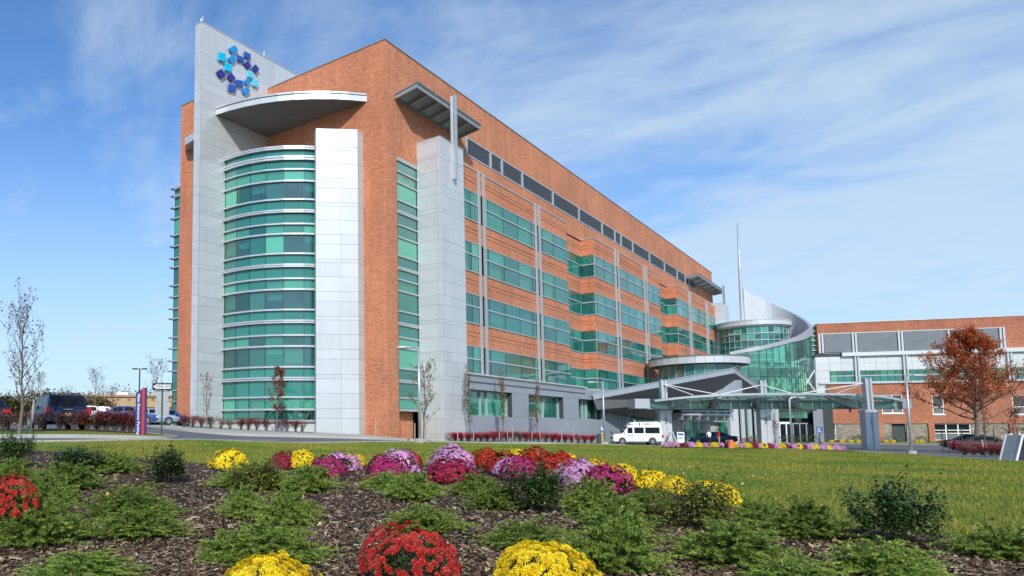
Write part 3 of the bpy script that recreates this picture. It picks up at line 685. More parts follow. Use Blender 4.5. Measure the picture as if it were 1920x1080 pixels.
# ---- sun shades on posts
def sunshade(y0, y1, x1, z, post_y, post_z0, wpost=.42):
    x0 = XC+.05; zi = z-.25; zo = z+.12
    b = MB()
    b.hexa([(x1-.12, y0, zo-.32), (x1, y0, zo-.32), (x1, y1, zo-.32), (x1-.12, y1, zo-.32), (x1-.12, y0, zo), (x1, y0, zo), (x1, y1, zo), (x1-.12, y1, zo)])
    b.box(x0, x0+.1, y0, y1, zi-.25, zi)
    for yy in (y0-.1, y1): b.hexa([(x0, yy, zi-.25), (x1, yy, zo-.32), (x1, yy+.1, zo-.32), (x0, yy+.1, zi-.25), (x0, yy, zi), (x1, yy, zo), (x1, yy+.1, zo), (x0, yy+.1, zi)])
    fr = part(b, 'sunshade', M['trim_grey'])
    n = 6; Ls = (y1-y0)/n
    for i in range(1, n):
        yy = y0+Ls*i; bb = MB(); bb.hexa([(x0+.1, yy-.06, zi-.22), (x1-.12, yy-.06, zo-.3), (x1-.12, yy+.06, zo-.3), (x0+.1, yy+.06, zi-.22), (x0+.1, yy-.06, zi-.05), (x1-.12, yy-.06, zo-.12), (x1-.12, yy+.06, zo-.12), (x0+.1, yy+.06, zi-.05)]); bb.build('rafter', M['trim_grey'], fr)
    bb = MB()
    for i in range(n):
        ya, yb_ = y0+Ls*i+.08, y0+Ls*(i+1)-.08
        m_ = 14
        for k in range(m_):
            f_ = (k+.5)/m_; x = x0+.12+(x1-.26-x0-.12)*f_; zc_ = zi-.04+(zo-zi)*f_+.02
            bb.hexa([(x-.055, ya, zc_-.05), (x+.03, ya, zc_+.03), (x+.03, yb_, zc_+.03), (x-.055, yb_, zc_-.05), (x-.055, ya, zc_-.03), (x+.03, ya, zc_+.05), (x+.03, yb_, zc_+.05), (x-.055, yb_, zc_-.03)])
    sl_ = bb.build('slats', M['trim_grey'], fr)
    bb = MB(); bb.hexa([(x0, y0-.15, zi+.08), (x1+.12, y0-.15, zo+.08), (x1+.12, y1+.15, zo+.08), (x0, y1+.15, zi+.08), (x0, y0-.15, zi+.11), (x1+.12, y0-.15, zo+.11), (x1+.12, y1+.15, zo+.11), (x0, y1+.15, zi+.11)])
    if bb.v: bb.build('shadow_cover', M['trim_grey'], fr)  # solid sheet added over the slats to fill out their cast shadow
    bb = MB(); bb.box(x1+.02, x1+.06, y0-.15, y1+.15, zo-.02, zo+.12); bb.box(x0, x1+.06, y0-.2, y0-.14, zi, zi+.2) if False else None; bb.build('gutter', M['trim_grey'], fr)
    bb = MB(); hw = wpost/2
    bb.box(x1+.08, x1+.13, post_y-hw, post_y+hw, post_z0, z+.9); bb.box(x1+.42, x1+.47, post_y-hw, post_y+hw, post_z0, z+.9); bb.box(x1+.13, x1+.42, post_y-.04, post_y+.04, post_z0+.01, z+.89)
    bb.build('post', M['trim'], fr)
sunshade(46.25, 56.4, XC+2.1, 28.05, 51.3, 21.9)
sunshade(onX(1312, 530, XC+2.1).y, 156.6, XC+1.9, 28.05, 154.4, 21.0, .5)

# ---- big crescent canopy over the curved glass
cA = onX(405, 205, XF+.03); cB = onY(688, 186, YC-.02)
cA2 = Vector((cA.x, cA.y)); cB2 = Vector((cB.x, cB.y))
nseg = 9; cp = [arcpt(cA2, cB2, 1.45, k/nseg) for k in range(nseg+1)]
zc0, zc1 = 27.42, 28.02
b = MB(); b.prism([(p.x-.0, p.y) for p in cp]+[(XF+.02, YC-.01)], zc0+.02, zc0+.08); 
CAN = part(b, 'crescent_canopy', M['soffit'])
for i in range(nseg):
    a, c = cp[i], cp[i+1]; d = (c-a).normalized(); n_ = Vector((d.y, -d.x)); bb = MB()
    q = [a-n_*.04, c-n_*.04, c+n_*.02, a+n_*.02]; bb.hexa([(p.x, p.y, zc0) for p in q]+[(p.x, p.y, zc1-.16) for p in q]); bb.build('fascia_panel', M['panel'], CAN)
bb = MB(); bb.prism([(p.x+nn.x*.10, p.y+nn.y*.10) for p in cp]+[(XF+.03, YC-.02)], zc1-.12, zc1+.02); bb.build('canopy_roof', M['trim'], CAN)
# smaller leaf of the canopy on the far side of the blade
bb = MB(); lx = onY(348, 255, 42.05).x; bb.prism([(lx, 42.05), (lx+1.2, 41.0), (XF-.8, 39.9), (XF-.8, 42.05)], 27.3, 27.98); part(bb, 'crescent_canopy', M['panel'])

# ---- curtain wall on the far left side
lr = [(y0, y1) for y0, y1 in [(337.8, 342), (353, 358)]+[(353+ (y-281)*.93, 353+(y+2.6-281)*.93) for y in (306.2, 329, 365.2, 388, 413, 432.3, 470.5, 494, 518.6, 539.4, 578.2, 601, 626.6, 647.4, 686.4, 709, 743.2)]]
curtain('side_curtain_wall', [(-54.1, 43.4), (-51.4, 43.2)], lr, [0, 0, 1, 1, 0]*3+[0, 1, 1], 1, 1.5, D=67.4, proud=.18, blinds=False)
b = MB(); b.box(-54.1, -51.4, 43.55, 52, .5, 24.7); part(b, 'side_bay', M['span'])
b = MB()
for y0, y1 in lr[::1]:
    z = EYE+(805.5-y0)*67.4/1356; b.box(-54.5, -54.05, 43.1, 52, z-.1, z)
part(b, 'sun_fin', M['trim_grey'])

# ---- podium clad in metal, with splayed window openings
XP = XB+.35
def pz(px, py): p = onX(px, py, XP); return p.y, p.z
w1 = (pz(875, 751)[0], pz(961, 760)[0]); w2 = (pz(991.5, 760)[0], pz(1057, 765)[0]); w3 = (pz(1085.5, 768)[0], pz(1127, 768)[0])
wz0, wz1 = 2.75, 4.95
yend = pz(1128, 780)[0]
cut = [53.0, w1[0], w1[1], w2[0], w2[1], w3[0], w3[1]-.2]
yy = [53.12, w1[0], (w1[0]+w1[1])/2, w1[1], (w1[1]+w2[0])/2, w2[0], (w2[0]+w2[1])/2, w2[1], w3[0], w3[1], 92.0]
zz_ = [-.3, 1.35, wz0, wz1, 6.05]
b = MB()
for a, c in ((53.12, w1[0]), (w1[1], w2[0]), (w2[1], w3[0]), (w3[1], 92)): b.box(XP-.5, XP-.04, a, c, -.5, 6.0)
for a, c in (w1, w2, w3): b.box(XP-.5, XP-.04, a, c, -.5, wz0-.02); b.box(XP-.5, XP-.04, a, c, wz1+.02, 6.0)
POD = part(b, 'podium', M['dark'])
skipf = lambda u, z: (wz0 < z < wz1) and any(a < u+53.12 < c for a, c in (w1, w2, w3))
panel_grid((XP-.04, 53.12), (0, 1), [y-53.12 for y in yy], zz_, .04, 'panel_blue', POD, skip=skipf, nrm=(1, 0), gap=.018)
for a, c in (w1, w2, w3):
    b = MB(); md = (a+c)/2
    for p in (a, md-.9, md+.3, c-.08): b.box(XP-.75, XP-.5, p, p+.08, wz0, wz1)
    b.box(XP-.75, XP-.45, a, c, wz0, wz0+.08); b.box(XP-.75, XP-.5, a, c, wz1-.08, wz1)
    b.hexa([(XP-.45, c-.02, wz0), (XP-.03, c-.02, wz0-.3), (XP-.03, c+.3, wz0-.3), (XP-.45, c+.02, wz0), (XP-.45, c-.02, wz1), (XP-.03, c-.02+.0, wz1), (XP-.03, c+.3, wz1), (XP-.45, c+.02, wz1)]) if False else None
    wnd = b.build('podium_window', M['trim'], BLD)
    cs = [a+.08, a+(md-.9-a)*.5, md-.9, md+.3, md+.3+(c-md-.3)*.55, c-.08]
    for i in range(len(cs)-1): bb = MB(); bb.box(XP-.68, XP-.65, cs[i]+.03, cs[i+1]-.03, wz0+.1, wz1-.1); bb.build('pane', M['glass'], wnd)
    for i in (0, 3): bb = MB(); bb.box(XP-.82, XP-.8, cs[i]+.05, cs[i+1]-.05, wz0+.5, wz1-.1); bb.build('blind', M['blind'], wnd)
b = MB(); b.box(XP-3, XP-2.9, 53, 92, -.5, 6.0); part(b, 'office_interior', M['room'])
b = MB(); b.box(XC+.0, XP-.0, 53.14, 92, 6.0, 6.18); b.box(XC+.1, XP+.28, 53.14, 80.6, 6.18, 6.30); b.box(XC+.1, XP+.2, 53.14, 80.5, 5.78, 5.995) if False else None
part(b, 'podium_cornice', M['panel'])
b = MB(); b.box(XP+.002, XP+.12, 53.14, 80.5, 5.62, 5.99); part(b, 'podium_cornice', M['panel_blue'])
# long side below the bays, beyond the podium
b = MB(); b.box(XC-.4, XB, 92, 150, -.8, 6.2); part(b, 'lower_wall', M['panel_blue'])
# ================================================================== BRICK WING ON THE RIGHT
A0 = at(1548, 805, 128.0); UW = (RV*.947+FH*(-.319)); UW = Vector((UW.x, UW.y, 0)).normalized(); NW = Vector((-UW.y, UW.x, 0))
WING = empty('brick_wing', (A0.x, A0.y, 0), 'long low brick wing with grey louvre band behind the rust coloured oak', 'building', rz=atan2(UW.y, UW.x))
def RU(px, py, off=0.0):
    d = ray(px, py); o = Vector((A0.x, A0.y, 0))+NW*off; t = (o-EV).dot(NW)/d.dot(NW); p = EV+d*t
    return (p-o).dot(UW), p.z
def ru(px, py=700): return RU(px, py)[0]
def rz_(py, px=1560): return RU(px, py)[1]
def wb(name, x0, x1, y0, y1, z0, z1, m, parent=WING):
    b = MB(); b.box(x0, x1, y0, y1, z0, z1); return b.build(name, m, parent)
zr = rz_(606.5); zl1 = rz_(624.8); zl0 = rz_(662); zb0 = rz_(669); zw1 = rz_(695); zw0 = rz_(716.5); zs0 = rz_(720.5); zst = rz_(794); U1 = ru(1990)+6
xl = ru(1560, 640); xe = RU(1885, 640)[0]
wb('brick_wall', 0, U1, 0, .4, zl1, zr, M['brick_red']); wb('brick_wall', xe+.1, U1, 0, .4, zb0, zl1-.002, M['brick_red'])
wb('brick_wall', -.4, 0, -.0, 20, zl0+.0, zr, M['brick_red']); wb('panel_backing', RU(1529, 700)[0], -.01, .12, 8, -1, zb0-.03, M['trim_grey']); wb('coping', -.1, U1, -.1, .5, zr, zr+.18, M['trim']); wb('roof', 0, U1, .4, 20, zr-.8, zr-.5, M['trim_grey'])
wb('louver_backing', .05, xe, .3, .35, zl0, zl1-.01, M['dark'])
lm = [0.1, ru(1602, 640), ru(1688.5, 640), ru(1782.5, 640), xe-.35]
for i in range(4):
    b = MB(); n = 20
    for k in range(n):
        z = zl0+.1+(zl1-zl0-.2)*(k+.5)/n
        b.hexa([(lm[i]+.5, .0, z-.06), (lm[i+1]-.5, .0, z-.06), (lm[i+1]-.5, .22, z), (lm[i]+.5, .22, z), (lm[i]+.5, .0, z+.03), (lm[i+1]-.5, .0, z+.03), (lm[i+1]-.5, .22, z+.09), (lm[i]+.5, .22, z+.09)])
    b.build('louver_slats', M['louver'], WING)
for x in lm:
    b = MB(); b.box(x-.38, x-.08, -.12, .2, zl0-.0, zl1); b.box(x+.08, x+.38, -.12, .2, zl0, zl1); b.build('mullion_pair', M['trim'], WING)
wb('louver_head', .05, xe, -.06, .2, zl1-.14, zl1-.005, M['trim'])
# white fascia, metal panels, ribbon window
x0f = RU(1577, 665)[0]
wb('white_fascia', x0f, U1, -.55, .25, zb0, zl0-.01, M['panel'])
zs_ = [zw1, zw1+(zb0-zw1)/2, zb0-.02]
xs = [RU(1529, 680)[0], ru(1556)]+[ru(1556)+k*(U1-ru(1556))/22 for k in range(1, 23)]
for i in range(len(xs)-1):
    for k in range(2): wb('panel', xs[i]+.015, xs[i+1]-.015, .02, .1, zs_[k]+.012, zs_[k+1]-.012, M['panel'])
wb('panel_backing', xs[0], U1, .11, .4, zs0-4, zb0+.6, M['dark'])
wx0 = ru(1557)
wb('room', wx0, U1, 2.4, 2.5, zw0-.3, zw1, M['room']); 
nW = 36; wxs = [wx0+(U1-wx0)*k/nW for k in range(nW+1)]
zt_ = zw0+(zw1-zw0)*.52
b = MB(); b.box(wx0, U1, -.0, .1, zt_-.07, zt_+.07); b.box(wx0, U1, .0, .1, zw1-.1, zw1)
for x in wxs: b.box(x-.03, x+.03, .02, .1, zw0, zt_-.07, 1); b.box(x-.03, x+.03, .02, .1, zt_+.07, zw1-.1, 1)
RW = b.build('ribbon_window', [M['trim'], M['mull']], WING)
for i in range(nW):
    for a, c, mm_ in ((zw0, zt_-.07, 'span' if i % 3 else 'glass'), (zt_+.07, zw1-.1, 'glass_clear')):
        wb('pane', wxs[i]+.035, wxs[i+1]-.035, .05, .09, a+.01, c-.01, M[mm_], RW)
    wb('blind', wxs[i]+.1, wxs[i+1]-.1, .3, .32, zt_+.1, zw1-.12, M['blind'], RW)
wb('panel_backing', wx0, U1, 2.5, 2.7, zs0, zw1, M['dark'])
for px in (1607, 1698, 1894):
    x = ru(px); b = MB(); b.box(x-.35, x-.08, -.35, .0, zw0, zb0); b.box(x+.08, x+.35, -.35, .0, zw0, zb0); b.build('mullion_pair', M['trim'], WING)
for i in range(4):
    pass
xq = RU(1537, 740)[0]
wb('white_sill', xq, U1, -.3, .4, zs0, zw0, M['trim'])
for k in range(3): wb('panel', RU(1529, 700)[0], ru(1556)-.03, .0, .1, zs0-2.0+(zw1-zs0+2)*k/3, zs0-2.0+(zw1-zs0+2)*(k+1)/3-.03, M['panel'])
# brick storey: built from pieces round its openings
zg = -.9
def wy(a): return a
ops = [(1652, 1692, 740, 775), (1747, 1769, 741, 777), (1897, 1926, 740, 777), (1557, 1561, 766.5, 773.5), (1591.5, 1595.5, 766.5, 773.5)]
OP = []
for a, c, t_, s_ in ops: OP.append((RU(a, t_)[0], RU(c, t_)[0], RU(a, s_)[1], RU(a, t_)[1]))
OP.sort(); x = RU(1548, 750)[0]
b = MB()
for (a, c, s_, t_) in OP: b.box(x, a, .0, .4, zst, zs0-.005); b.box(a, c, 0, .4, zst, s_); b.box(a, c, 0, .4, t_, zs0-.005); x = c
b.box(x, U1, 0, .4, zst, zs0-.005); b.build('brick_wall', M['brick_red'], WING)
for (a, c, s_, t_) in OP:
    if c-a < 1: wb('niche', a, c, .3, .38, s_, t_, M['dark']); continue
    b = MB(); zm = s_+(t_-s_)*.36; zn = s_+(t_-s_)*.5
    for q in (a, (a+c)/2-.06, c-.14) if c-a > 2.3 else (a, c-.14): b.box(q, q+.14, .1, .2, s_, t_)
    for q0_, q1_ in ((s_, s_+.14), (zm, zm+.14), (t_-.14, t_)): b.box(a, c, .09, .21, q0_, q1_)
    wn_ = b.build('brick_window', M['white'], WING)
    wb('pane', a+.05, c-.05, .22, .25, zm+.1, t_-.05, M['carglass'], wn_); wb('pane', a+.05, c-.05, .22, .25, s_+.05, zm, M['soffit'], wn_)
    wb('sill', a-.1, c+.1, -.08, .1, s_-.14, s_-.0, M['white'], wn_)
# base storey: brick piers, field stone, windows, a dark door
m, t, b_ = mat('field_stone'); tcn = N(t, 'ShaderNodeTexCoord'); mp_ = N(t, 'ShaderNodeMapping'); mp_.inputs['Scale'].default_value = (1.6, 1, 2.6); t.links.new(tcn.outputs['Object'], mp_.inputs[0])
vo = N(t, 'ShaderNodeTexVoronoi'); vo.inputs['Scale'].default_value = 1.3; t.links.new(mp_.outputs[0], vo.inputs['Vector'])
ve = N(t, 'ShaderNodeTexVoronoi', feature='DISTANCE_TO_EDGE'); ve.inputs['Scale'].default_value = 1.3; t.links.new(mp_.outputs[0], ve.inputs['Vector'])
sx = N(t, 'ShaderNodeSeparateColor'); t.links.new(vo.outputs['Color'], sx.inputs[0])
cc = ramp(t, sx.outputs[0], [(0, (.20, .16, .12)), (.35, (.34, .28, .20)), (.65, (.26, .24, .22)), (1, (.44, .38, .29))])
cc = mixc(t, 1.0, cc, ramp(t, ve.outputs['Distance'], [(0, (.4, .4, .4)), (.06, (1, 1, 1))]), 'MULTIPLY'); t.links.new(cc, b_.inputs['Base Color']); b_.inputs['Roughness'].default_value = .9
bump(t, b_, ve.outputs['Distance'], .5, .05); M['stone'] = m
segs = [(1548.5, 1551, 'brick_red', 0), (1551, 1569, 'w', 0), (1569, 1616, 'stone', 0), (1616, 1645, 'stone', 0), (1645, 1655, 'brick_red', 0), (1655, 1673, 'stone', 0), (1673, 1701, 'door', 0), (1701, 1741, 'stone', 0), (1741, 1752, 'brick_red', 0), (1752, 1822, 'w', 0), (1822, 1855, 'stone', 0), (1855, 1893, 'stone', 0), (1893, 1903, 'brick_red', 0), (1903, 1990, 'stone', 0)]
for a, c, k, _ in segs:
    xa, xc = RU(a, 800)[0], RU(c, 800)[0]; xa = 0 if a == 1548.5 else xa
    if k == 'w':
        zb_ = -.2; h = zst-zb_-.05; b = MB(); nn_ = 3 if c-a > 30 else 1
        for i in range(nn_+1): q = xa+(xc-xa-.16)*i/nn_; b.box(q, q+.16, .35, .45, zb_, zst-.02)
        for zz0 in (zb_, zb_+h*.40, zb_+h*.58, zst-.18): b.box(xa, xc, .34, .46, zz0, zz0+.14)
        wn_ = b.build('ground_window', M['white'], WING); wb('pane', xa+.05, xc-.05, .47, .5, zb_+h*.42, zst-.1, M['carglass'], wn_); wb('pane', xa+.05, xc-.05, .47, .5, zb_, zb_+h*.4, M['soffit'], wn_)
        wb('room', xa, xc, .6, .8, zg, zst, M['dark'])
    elif k == 'door': wb('steel_door', xa, xc, .7, .75, zg, zst-.02, M['dark'])
    else: wb('stone_panel' if k == 'stone' else 'brick_pier', xa, xc, .25 if k == 'stone' else -.02, .6, zg, zst-.02, M[k])

# ================================================================== ATRIUM with drum, sail and glass wall
ATR = empty('glass_atrium', (0, 0, 0), 'green glass atrium with round drum and sweeping silver sail wall between brick blocks', 'building')
def LD(px, D): return Vector(GL(px, D))
tt = [0, .1, .25, .4, .5, .65, .8, .9, 1.0]
pl = [LD(1372, 118), LD(1432, 116.5), LD(1486, 118), LD(1510, 120), LD(1521, 122.5), LD(1526.5, 127), LD(1505, 133), LD(1459, 136.5), LD(1404, 138)]
tops = [(1372, 661), (1432, 649), (1486, 635), (1510, 626), (1521, 619), (1526.5, 612), (1505, 592.5), (1459, 570), (1404, 541)]
bots = [(1372, 667), (1432, 656), (1486, 642), (1510, 637), (1521, 632), (1526.5, 628), (1505, 650), (1459, 665), (1404, 670)]
def interp(vals, t):
    for i in range(len(tt)-1):
        if t <= tt[i+1]+1e-9:
            f = (t-tt[i])/(tt[i+1]-tt[i]); break
    a = vals[max(i-1, 0)]; b_ = vals[i]; c = vals[i+1]; d = vals[min(i+2, len(vals)-1)]
    return b_+(c-b_)*f if not isinstance(b_, Vector) else .5*((2*b_)+(c-a)*f+(2*a-5*b_+4*c-d)*f*f+(3*b_-a-3*c+d)*f**3)
def zat(px, py, P): D = P.x*FH.x+P.y*FH.y; return at(px, py, D).z
TZ = [zat(a[0], a[1], p) for a, p in zip(tops, pl)]; BZ = [zat(a[0], a[1], p) for a, p in zip(bots, pl)]
ns = 64; ts = [k/ns for k in range(ns+1)]; path = [interp(pl, t) for t in ts]; tz = [interp(TZ, t) for t in ts]; bz = [interp(BZ, t) for t in ts]
b = MB()
for i in range(ns):
    def nrm(k):
        d = (path[min(k+1, ns)]-path[max(k-1, 0)]).normalized(); return Vector((d.y, -d.x))
    a, c = path[i], path[i+1]; na, nc = nrm(i), nrm(i+1)
    q = [a-na*.15, c-nc*.15, c+nc*.35, a+na*.35]; zb_ = [bz[i], bz[i+1], bz[i+1], bz[i]]; z_t = [tz[i], tz[i+1], tz[i+1], tz[i]]
    b.hexa([(p.x, p.y, z) for p, z in zip(q, zb_)]+[(p.x, p.y, z) for p, z in zip(q, z_t)])
M['sail'] = simple('sail_metal', (.46, .48, .52), .45, .3, .06, .4)
bb_ = b.build('sail_wall', M['sail'], ATR)
bm = bmesh.new(); bm.from_mesh(bb_.data); bmesh.ops.remove_doubles(bm, verts=bm.verts, dist=.001); bm.to_mesh(bb_.data); bm.free()
# glass wall under the sail
gts = [0.03+.60*k/19 for k in range(20)]
zrow_ = [zat(1450, y, LD(1450, 117)) for y in (1, 1)]
levels = [-1.8, 1.0, 3.3, 5.6, 7.9, 10.2, 12.4]
b = MB(); gp = [interp(pl, t) for t in gts]; gtop = [interp(BZ, t) for t in gts]
for p, z1 in zip(gp, gtop): b.tube([(p.x, p.y, -1.8), (p.x, p.y, z1)], .06, 4)
for lv in levels[1:]:
    for i in range(len(gp)-1):
        if min(gtop[i], gtop[i+1]) > lv: b.bar((gp[i].x, gp[i].y, lv), (gp[i+1].x, gp[i+1].y, lv), .1, .08)
GW = b.build('glass_wall', M['mull'], ATR)
for i in range(len(gp)-1):
    lv = [l for l in levels if l < gtop[i]-.3]
    for k, l in enumerate(lv):
        a, c = gp[i], gp[i+1]
        za, zc_ = (lv[k+1], lv[k+1]) if k+1 < len(lv) else (gtop[i], gtop[i+1])
        d = (c-a).normalized()*.03; bb = MB(); bb.face([(a.x+d.x, a.y+d.y, l+.03), (c.x-d.x, c.y-d.y, l+.03), (c.x-d.x, c.y-d.y, zc_-.03), (a.x+d.x, a.y+d.y, za-.03)])
        bb.build('pane', M['glass_clear'] if random.random() < .75 else M['glass'], GW)
b = MB()                                                     # what one sees behind the glass: floors, columns, an inner wall
for z in (3.2, 7.8, 12.0):
    poly = [(interp(pl, t) ) for t in [.03, .1, .2, .3, .4, .5, .62]]
    cen = LD(1450, 128); poly = [(p+(cen-p)*.06) for p in poly]; b.prism([(p.x, p.y) for p in poly]+[tuple(LD(1500, 134)), tuple(LD(1380, 134))], z-.3, z)
b.build('floor_slab', M['slab'], ATR)
b = MB(); p, q = LD(1360, 131), LD(1530, 131); d = (q-p); b.bar((p.x, p.y, 5), (q.x, q.y, 5), .3, 14.5, 0); b.build('inner_wall', M['blind'], ATR)
for px in (1400, 1424, 1450, 1476, 1500):
    p = LD(px, 121.5); b = MB(); b.tube([(p.x, p.y, -1.5), (p.x, p.y, 13 if px > 1430 else 11.5)], .3, 10); b.build('column', M['white'], ATR)
b = MB()
for k in range(5):
    p = LD(1395+k*27, 120.5); q = LD(1395+(k+1)*27, 120.5); b.bar((p.x, p.y, 7.9), (q.x, q.y, 11.5), .15, .15); b.bar((p.x, p.y, 11.5), (q.x, q.y, 7.9), .15, .15)
b.build('brace', M['white'], ATR)
p = LD(1488, 121); b = MB(); b.bar((LD(1478, 121).x, LD(1478, 121).y, 5.3), (LD(1512, 123).x, LD(1512, 123).y, 5.3), .3, 4.6); b.build('dark_screen', M['dark'], ATR)
# drum
def ringpts(cx, cy, r, n, a0=0, a1=2*pi): return [Vector((cx+r*cos(a0+(a1-a0)*k/n), cy+r*sin(a0+(a1-a0)*k/n))) for k in range(n+1 if a1-a0 < 2*pi-.01 else n)]
dc = LD(1418, 130); zd1 = at(1418, 598.5, 124).z; zd0 = at(1418, 607, 124).z
b = MB(); n = 40; ro = 5.95; P_ = ringpts(dc.x, dc.y, ro, n); P2_ = ringpts(dc.x, dc.y, ro-.4, n)
b.prism(P_, zd0+.0, zd1); b.prism(P2_, zd0-.25, zd0-.0); b.prism(ringpts(dc.x, dc.y, ro+.08, n), zd1, zd1+.12)
b.build('drum_roof', M['panel'], ATR)
rr_ = 5.35; pp = ringpts(dc.x, dc.y, rr_, 32); b = MB(); zlv = [zd0-.3-1.18*k for k in range(9)]
for z in zlv[1:]:
    b.prism(ringpts(dc.x, dc.y, rr_+.14, 32), z-.06, z+.06)
for p_ in pp: b.tube([(p_.x, p_.y, zlv[-1]), (p_.x, p_.y, zlv[0])], .035, 4)
DR = b.build('drum_glazing', M['trim'], ATR)
for i in range(32):
    a, c = pp[i], pp[(i+1) % 32]
    for k in range(8):
        mm_ = 'span' if (i*7+k*3) % 5 == 0 else 'glass'
        bb = MB(); bb.face([(a.x, a.y, zlv[k+1]+.07), (c.x, c.y, zlv[k+1]+.07), (c.x, c.y, zlv[k]-.07), (a.x, a.y, zlv[k]-.07)]); bb.build('pane', M[mm_], DR)
b = MB(); b.prism(ringpts(dc.x, dc.y, 2.2, 16), 10, zd0-.3); b.prism(ringpts(dc.x, dc.y, 5.2, 24), 14.6, 14.8); b.prism(ringpts(dc.x, dc.y, 5.2, 24), 18.2, 18.4); b.build('drum_core', M['blind'], ATR)
# link glazing towards the wing and the ground floor behind the canopy
def plate(name, pa, Da, pb, Db, y0, y1, mt, th=.12, parent=ATR):
    a = LD(pa, Da); c = LD(pb, Db); Dm = (Da+Db)/2; z1 = at((pa+pb)/2, y0, Dm).z; z0 = at((pa+pb)/2, y1, Dm).z
    d = (c-a).normalized(); n_ = Vector((-d.y, d.x)); 
    if n_.dot(Vector((FH.x, FH.y))) < 0: n_ = -n_
    b = MB(); b.obox(a, d, n_, (c-a).length, th, z0, z1); return b.build(name, mt, parent)
for k in range(7): plate('pane', 1522, 129.3, 1551, 128.5, 612+k*9+1.2, 612+(k+1)*9, M['span' if k % 2 else 'glass'])
for k in range(8): plate('transom', 1522, 129, 1551, 128.2, 611+k*9, 612.2+k*9, M['trim'])
plate('inner_wall', 1522, 133, 1551, 133, 612, 760, M['blind'])
sp0 = at(1392, 600, 133); sp1 = at(1381, 418, 133); spz = sp1.z
SPI = MB(); SPI.tube([(sp0.x, sp0.y, 12), (sp0.x, sp0.y, sp0.z), (sp0.x, sp0.y, (sp0.z+spz)/2), (sp0.x, sp0.y, spz)], [.38, .37, .26, .11], 12)
SPI = SPI.build('rooftop_mast', M['trim'], None, True); tag(SPI, 'tall tapered steel mast standing on the roof behind the round drum', 'mast')

# ================================================================== ENTRANCE: round canopy, folded porch roof, lobby
ENT = empty('entrance_pavilion', (0, 0, 0), 'entrance pavilion with round flat canopy and folded silver porch roof in front of brick block', 'entrance')
c0 = LD(1312, 95); zA = at(1312, 665.5, 89.2).z; zB = at(1312, 679, 89.2).z
n = 36; P_ = ringpts(c0.x, c0.y, 5.85, n)
b = MB(); b.prism(ringpts(c0.x, c0.y, 5.8, n), zB, zA-.05); b.prism(ringpts(c0.x, c0.y, 5.95, n), zA-.05, zA+.08); DISC = b.build('round_canopy', M['soffit'], ENT)
for i in range(n):
    a, c = P_[i], P_[(i+1) % n]; d = (c-a).normalized()*.012; nn_ = Vector((d.y, -d.x)).normalized()*.03; bb = MB(); q = [a+d, c-d, c-d+nn_, a+d+nn_]
    bb.hexa([(v.x, v.y, zB-.02) for v in q]+[(v.x, v.y, zA-.06) for v in q]); bb.build('fascia_panel', M['panel'], DISC)
pp = ringpts(c0.x, c0.y, 4.7, 26); b = MB(); zq0 = zB-2.1
for p_ in pp: b.tube([(p_.x, p_.y, zq0), (p_.x, p_.y, zB)], .05, 4)
CL = b.build('clerestory', M['trim_grey'], ENT)
for i in range(26):
    a, c = pp[i], pp[(i+1) % 26]; bb = MB(); bb.face([(a.x, a.y, zq0), (c.x, c.y, zq0), (c.x, c.y, zB), (a.x, a.y, zB)]); bb.build('pane', M['span'] if i % 3 else M['glass'], CL)
b = MB(); b.prism(ringpts(c0.x, c0.y, 4.85, 30), zq0-2.4, zq0); b.build('drum_base', M['panel_blue'], ENT)
# folded porch roof
P0 = at(1377, 690, 88); Lp = onX(1112, 739, XP+.3); Rp = at(1442, 738, 110)
Bk = Lp+(Rp-P0)
qt = [Lp, P0, Rp, Bk]; cen = (Lp+P0+Rp+Bk)/4
b = MB(); th = .62
b.hexa([tuple(p-Vector((0, 0, th))) for p in qt]+[tuple(p-Vector((0, 0, .06))) for p in qt]); b.hexa([tuple(p+(p-cen).normalized()*.12-Vector((0, 0, .055))) for p in qt]+[tuple(p+(p-cen).normalized()*.12+Vector((0, 0, .05))) for p in qt])
b.build('porch_roof', M['panel_blue'], ENT)
ins = [p+(cen-p)*f-Vector((0, 0, dz)) for p, f, dz in zip(qt, (.03, .5, .4, .3), (1.75, 2.3, 1.8, 1.8))]
b = MB(); o_ = [p-Vector((0, 0, th+.005)) for p in qt]
for i in range(4): b.face([tuple(o_[i]), tuple(o_[(i+1) % 4]), tuple(ins[(i+1) % 4]), tuple(ins[i])])
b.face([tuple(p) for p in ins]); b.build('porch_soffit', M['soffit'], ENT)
# lobby front behind the canopy
def lp(name, pa, pb, y0, y1, mt, Da=None, Db=None, th=.15):
    f = lambda p: 92+(p-1180)/350*20
    return plate(name, pa, Da or f(pa), pb, Db or f(pb), y0, y1, mt, th, ENT)
lp('return_wall', 1128, 1164, 768, 836, M['panel_blue'], 85, 90); lp('return_wall', 1164, 1182, 769, 836, M['panel_blue'], 90, 90.5)
for a, c in ((1134, 1145), (1146, 1162)):
    pass
lp('inner_wall', 1182, 1560, 740, 836, M['dark'], 99, 120); 
for k in range(5):
    a = 1184+k*10; lp('pane', a+.4, a+9.6, 771, 790, M['glass']); lp('pane', a+.4, a+9.6, 791, 833, M['carglass'])
lp('transom', 1184, 1234, 789.6, 791.2, M['trim_grey'], None, None, .3)
lp('white_wall', 1255, 1275, 768, 833, M['panel_blue'])
for k in range(11):
    a = 1276+k*8.3; low = 1301 < a < 1345
    lp('pane', a+.3, a+8, 769, 789, M['glass' if k % 3 else 'glass_clear'])
    if not low: lp('pane', a+.3, a+8, 791, 833, M['glass'])
    lp('mullion', a-.3, a+.3, 768, 833 if not (1301 < a < 1352) else 791, M['trim_grey'], None, None, .3)
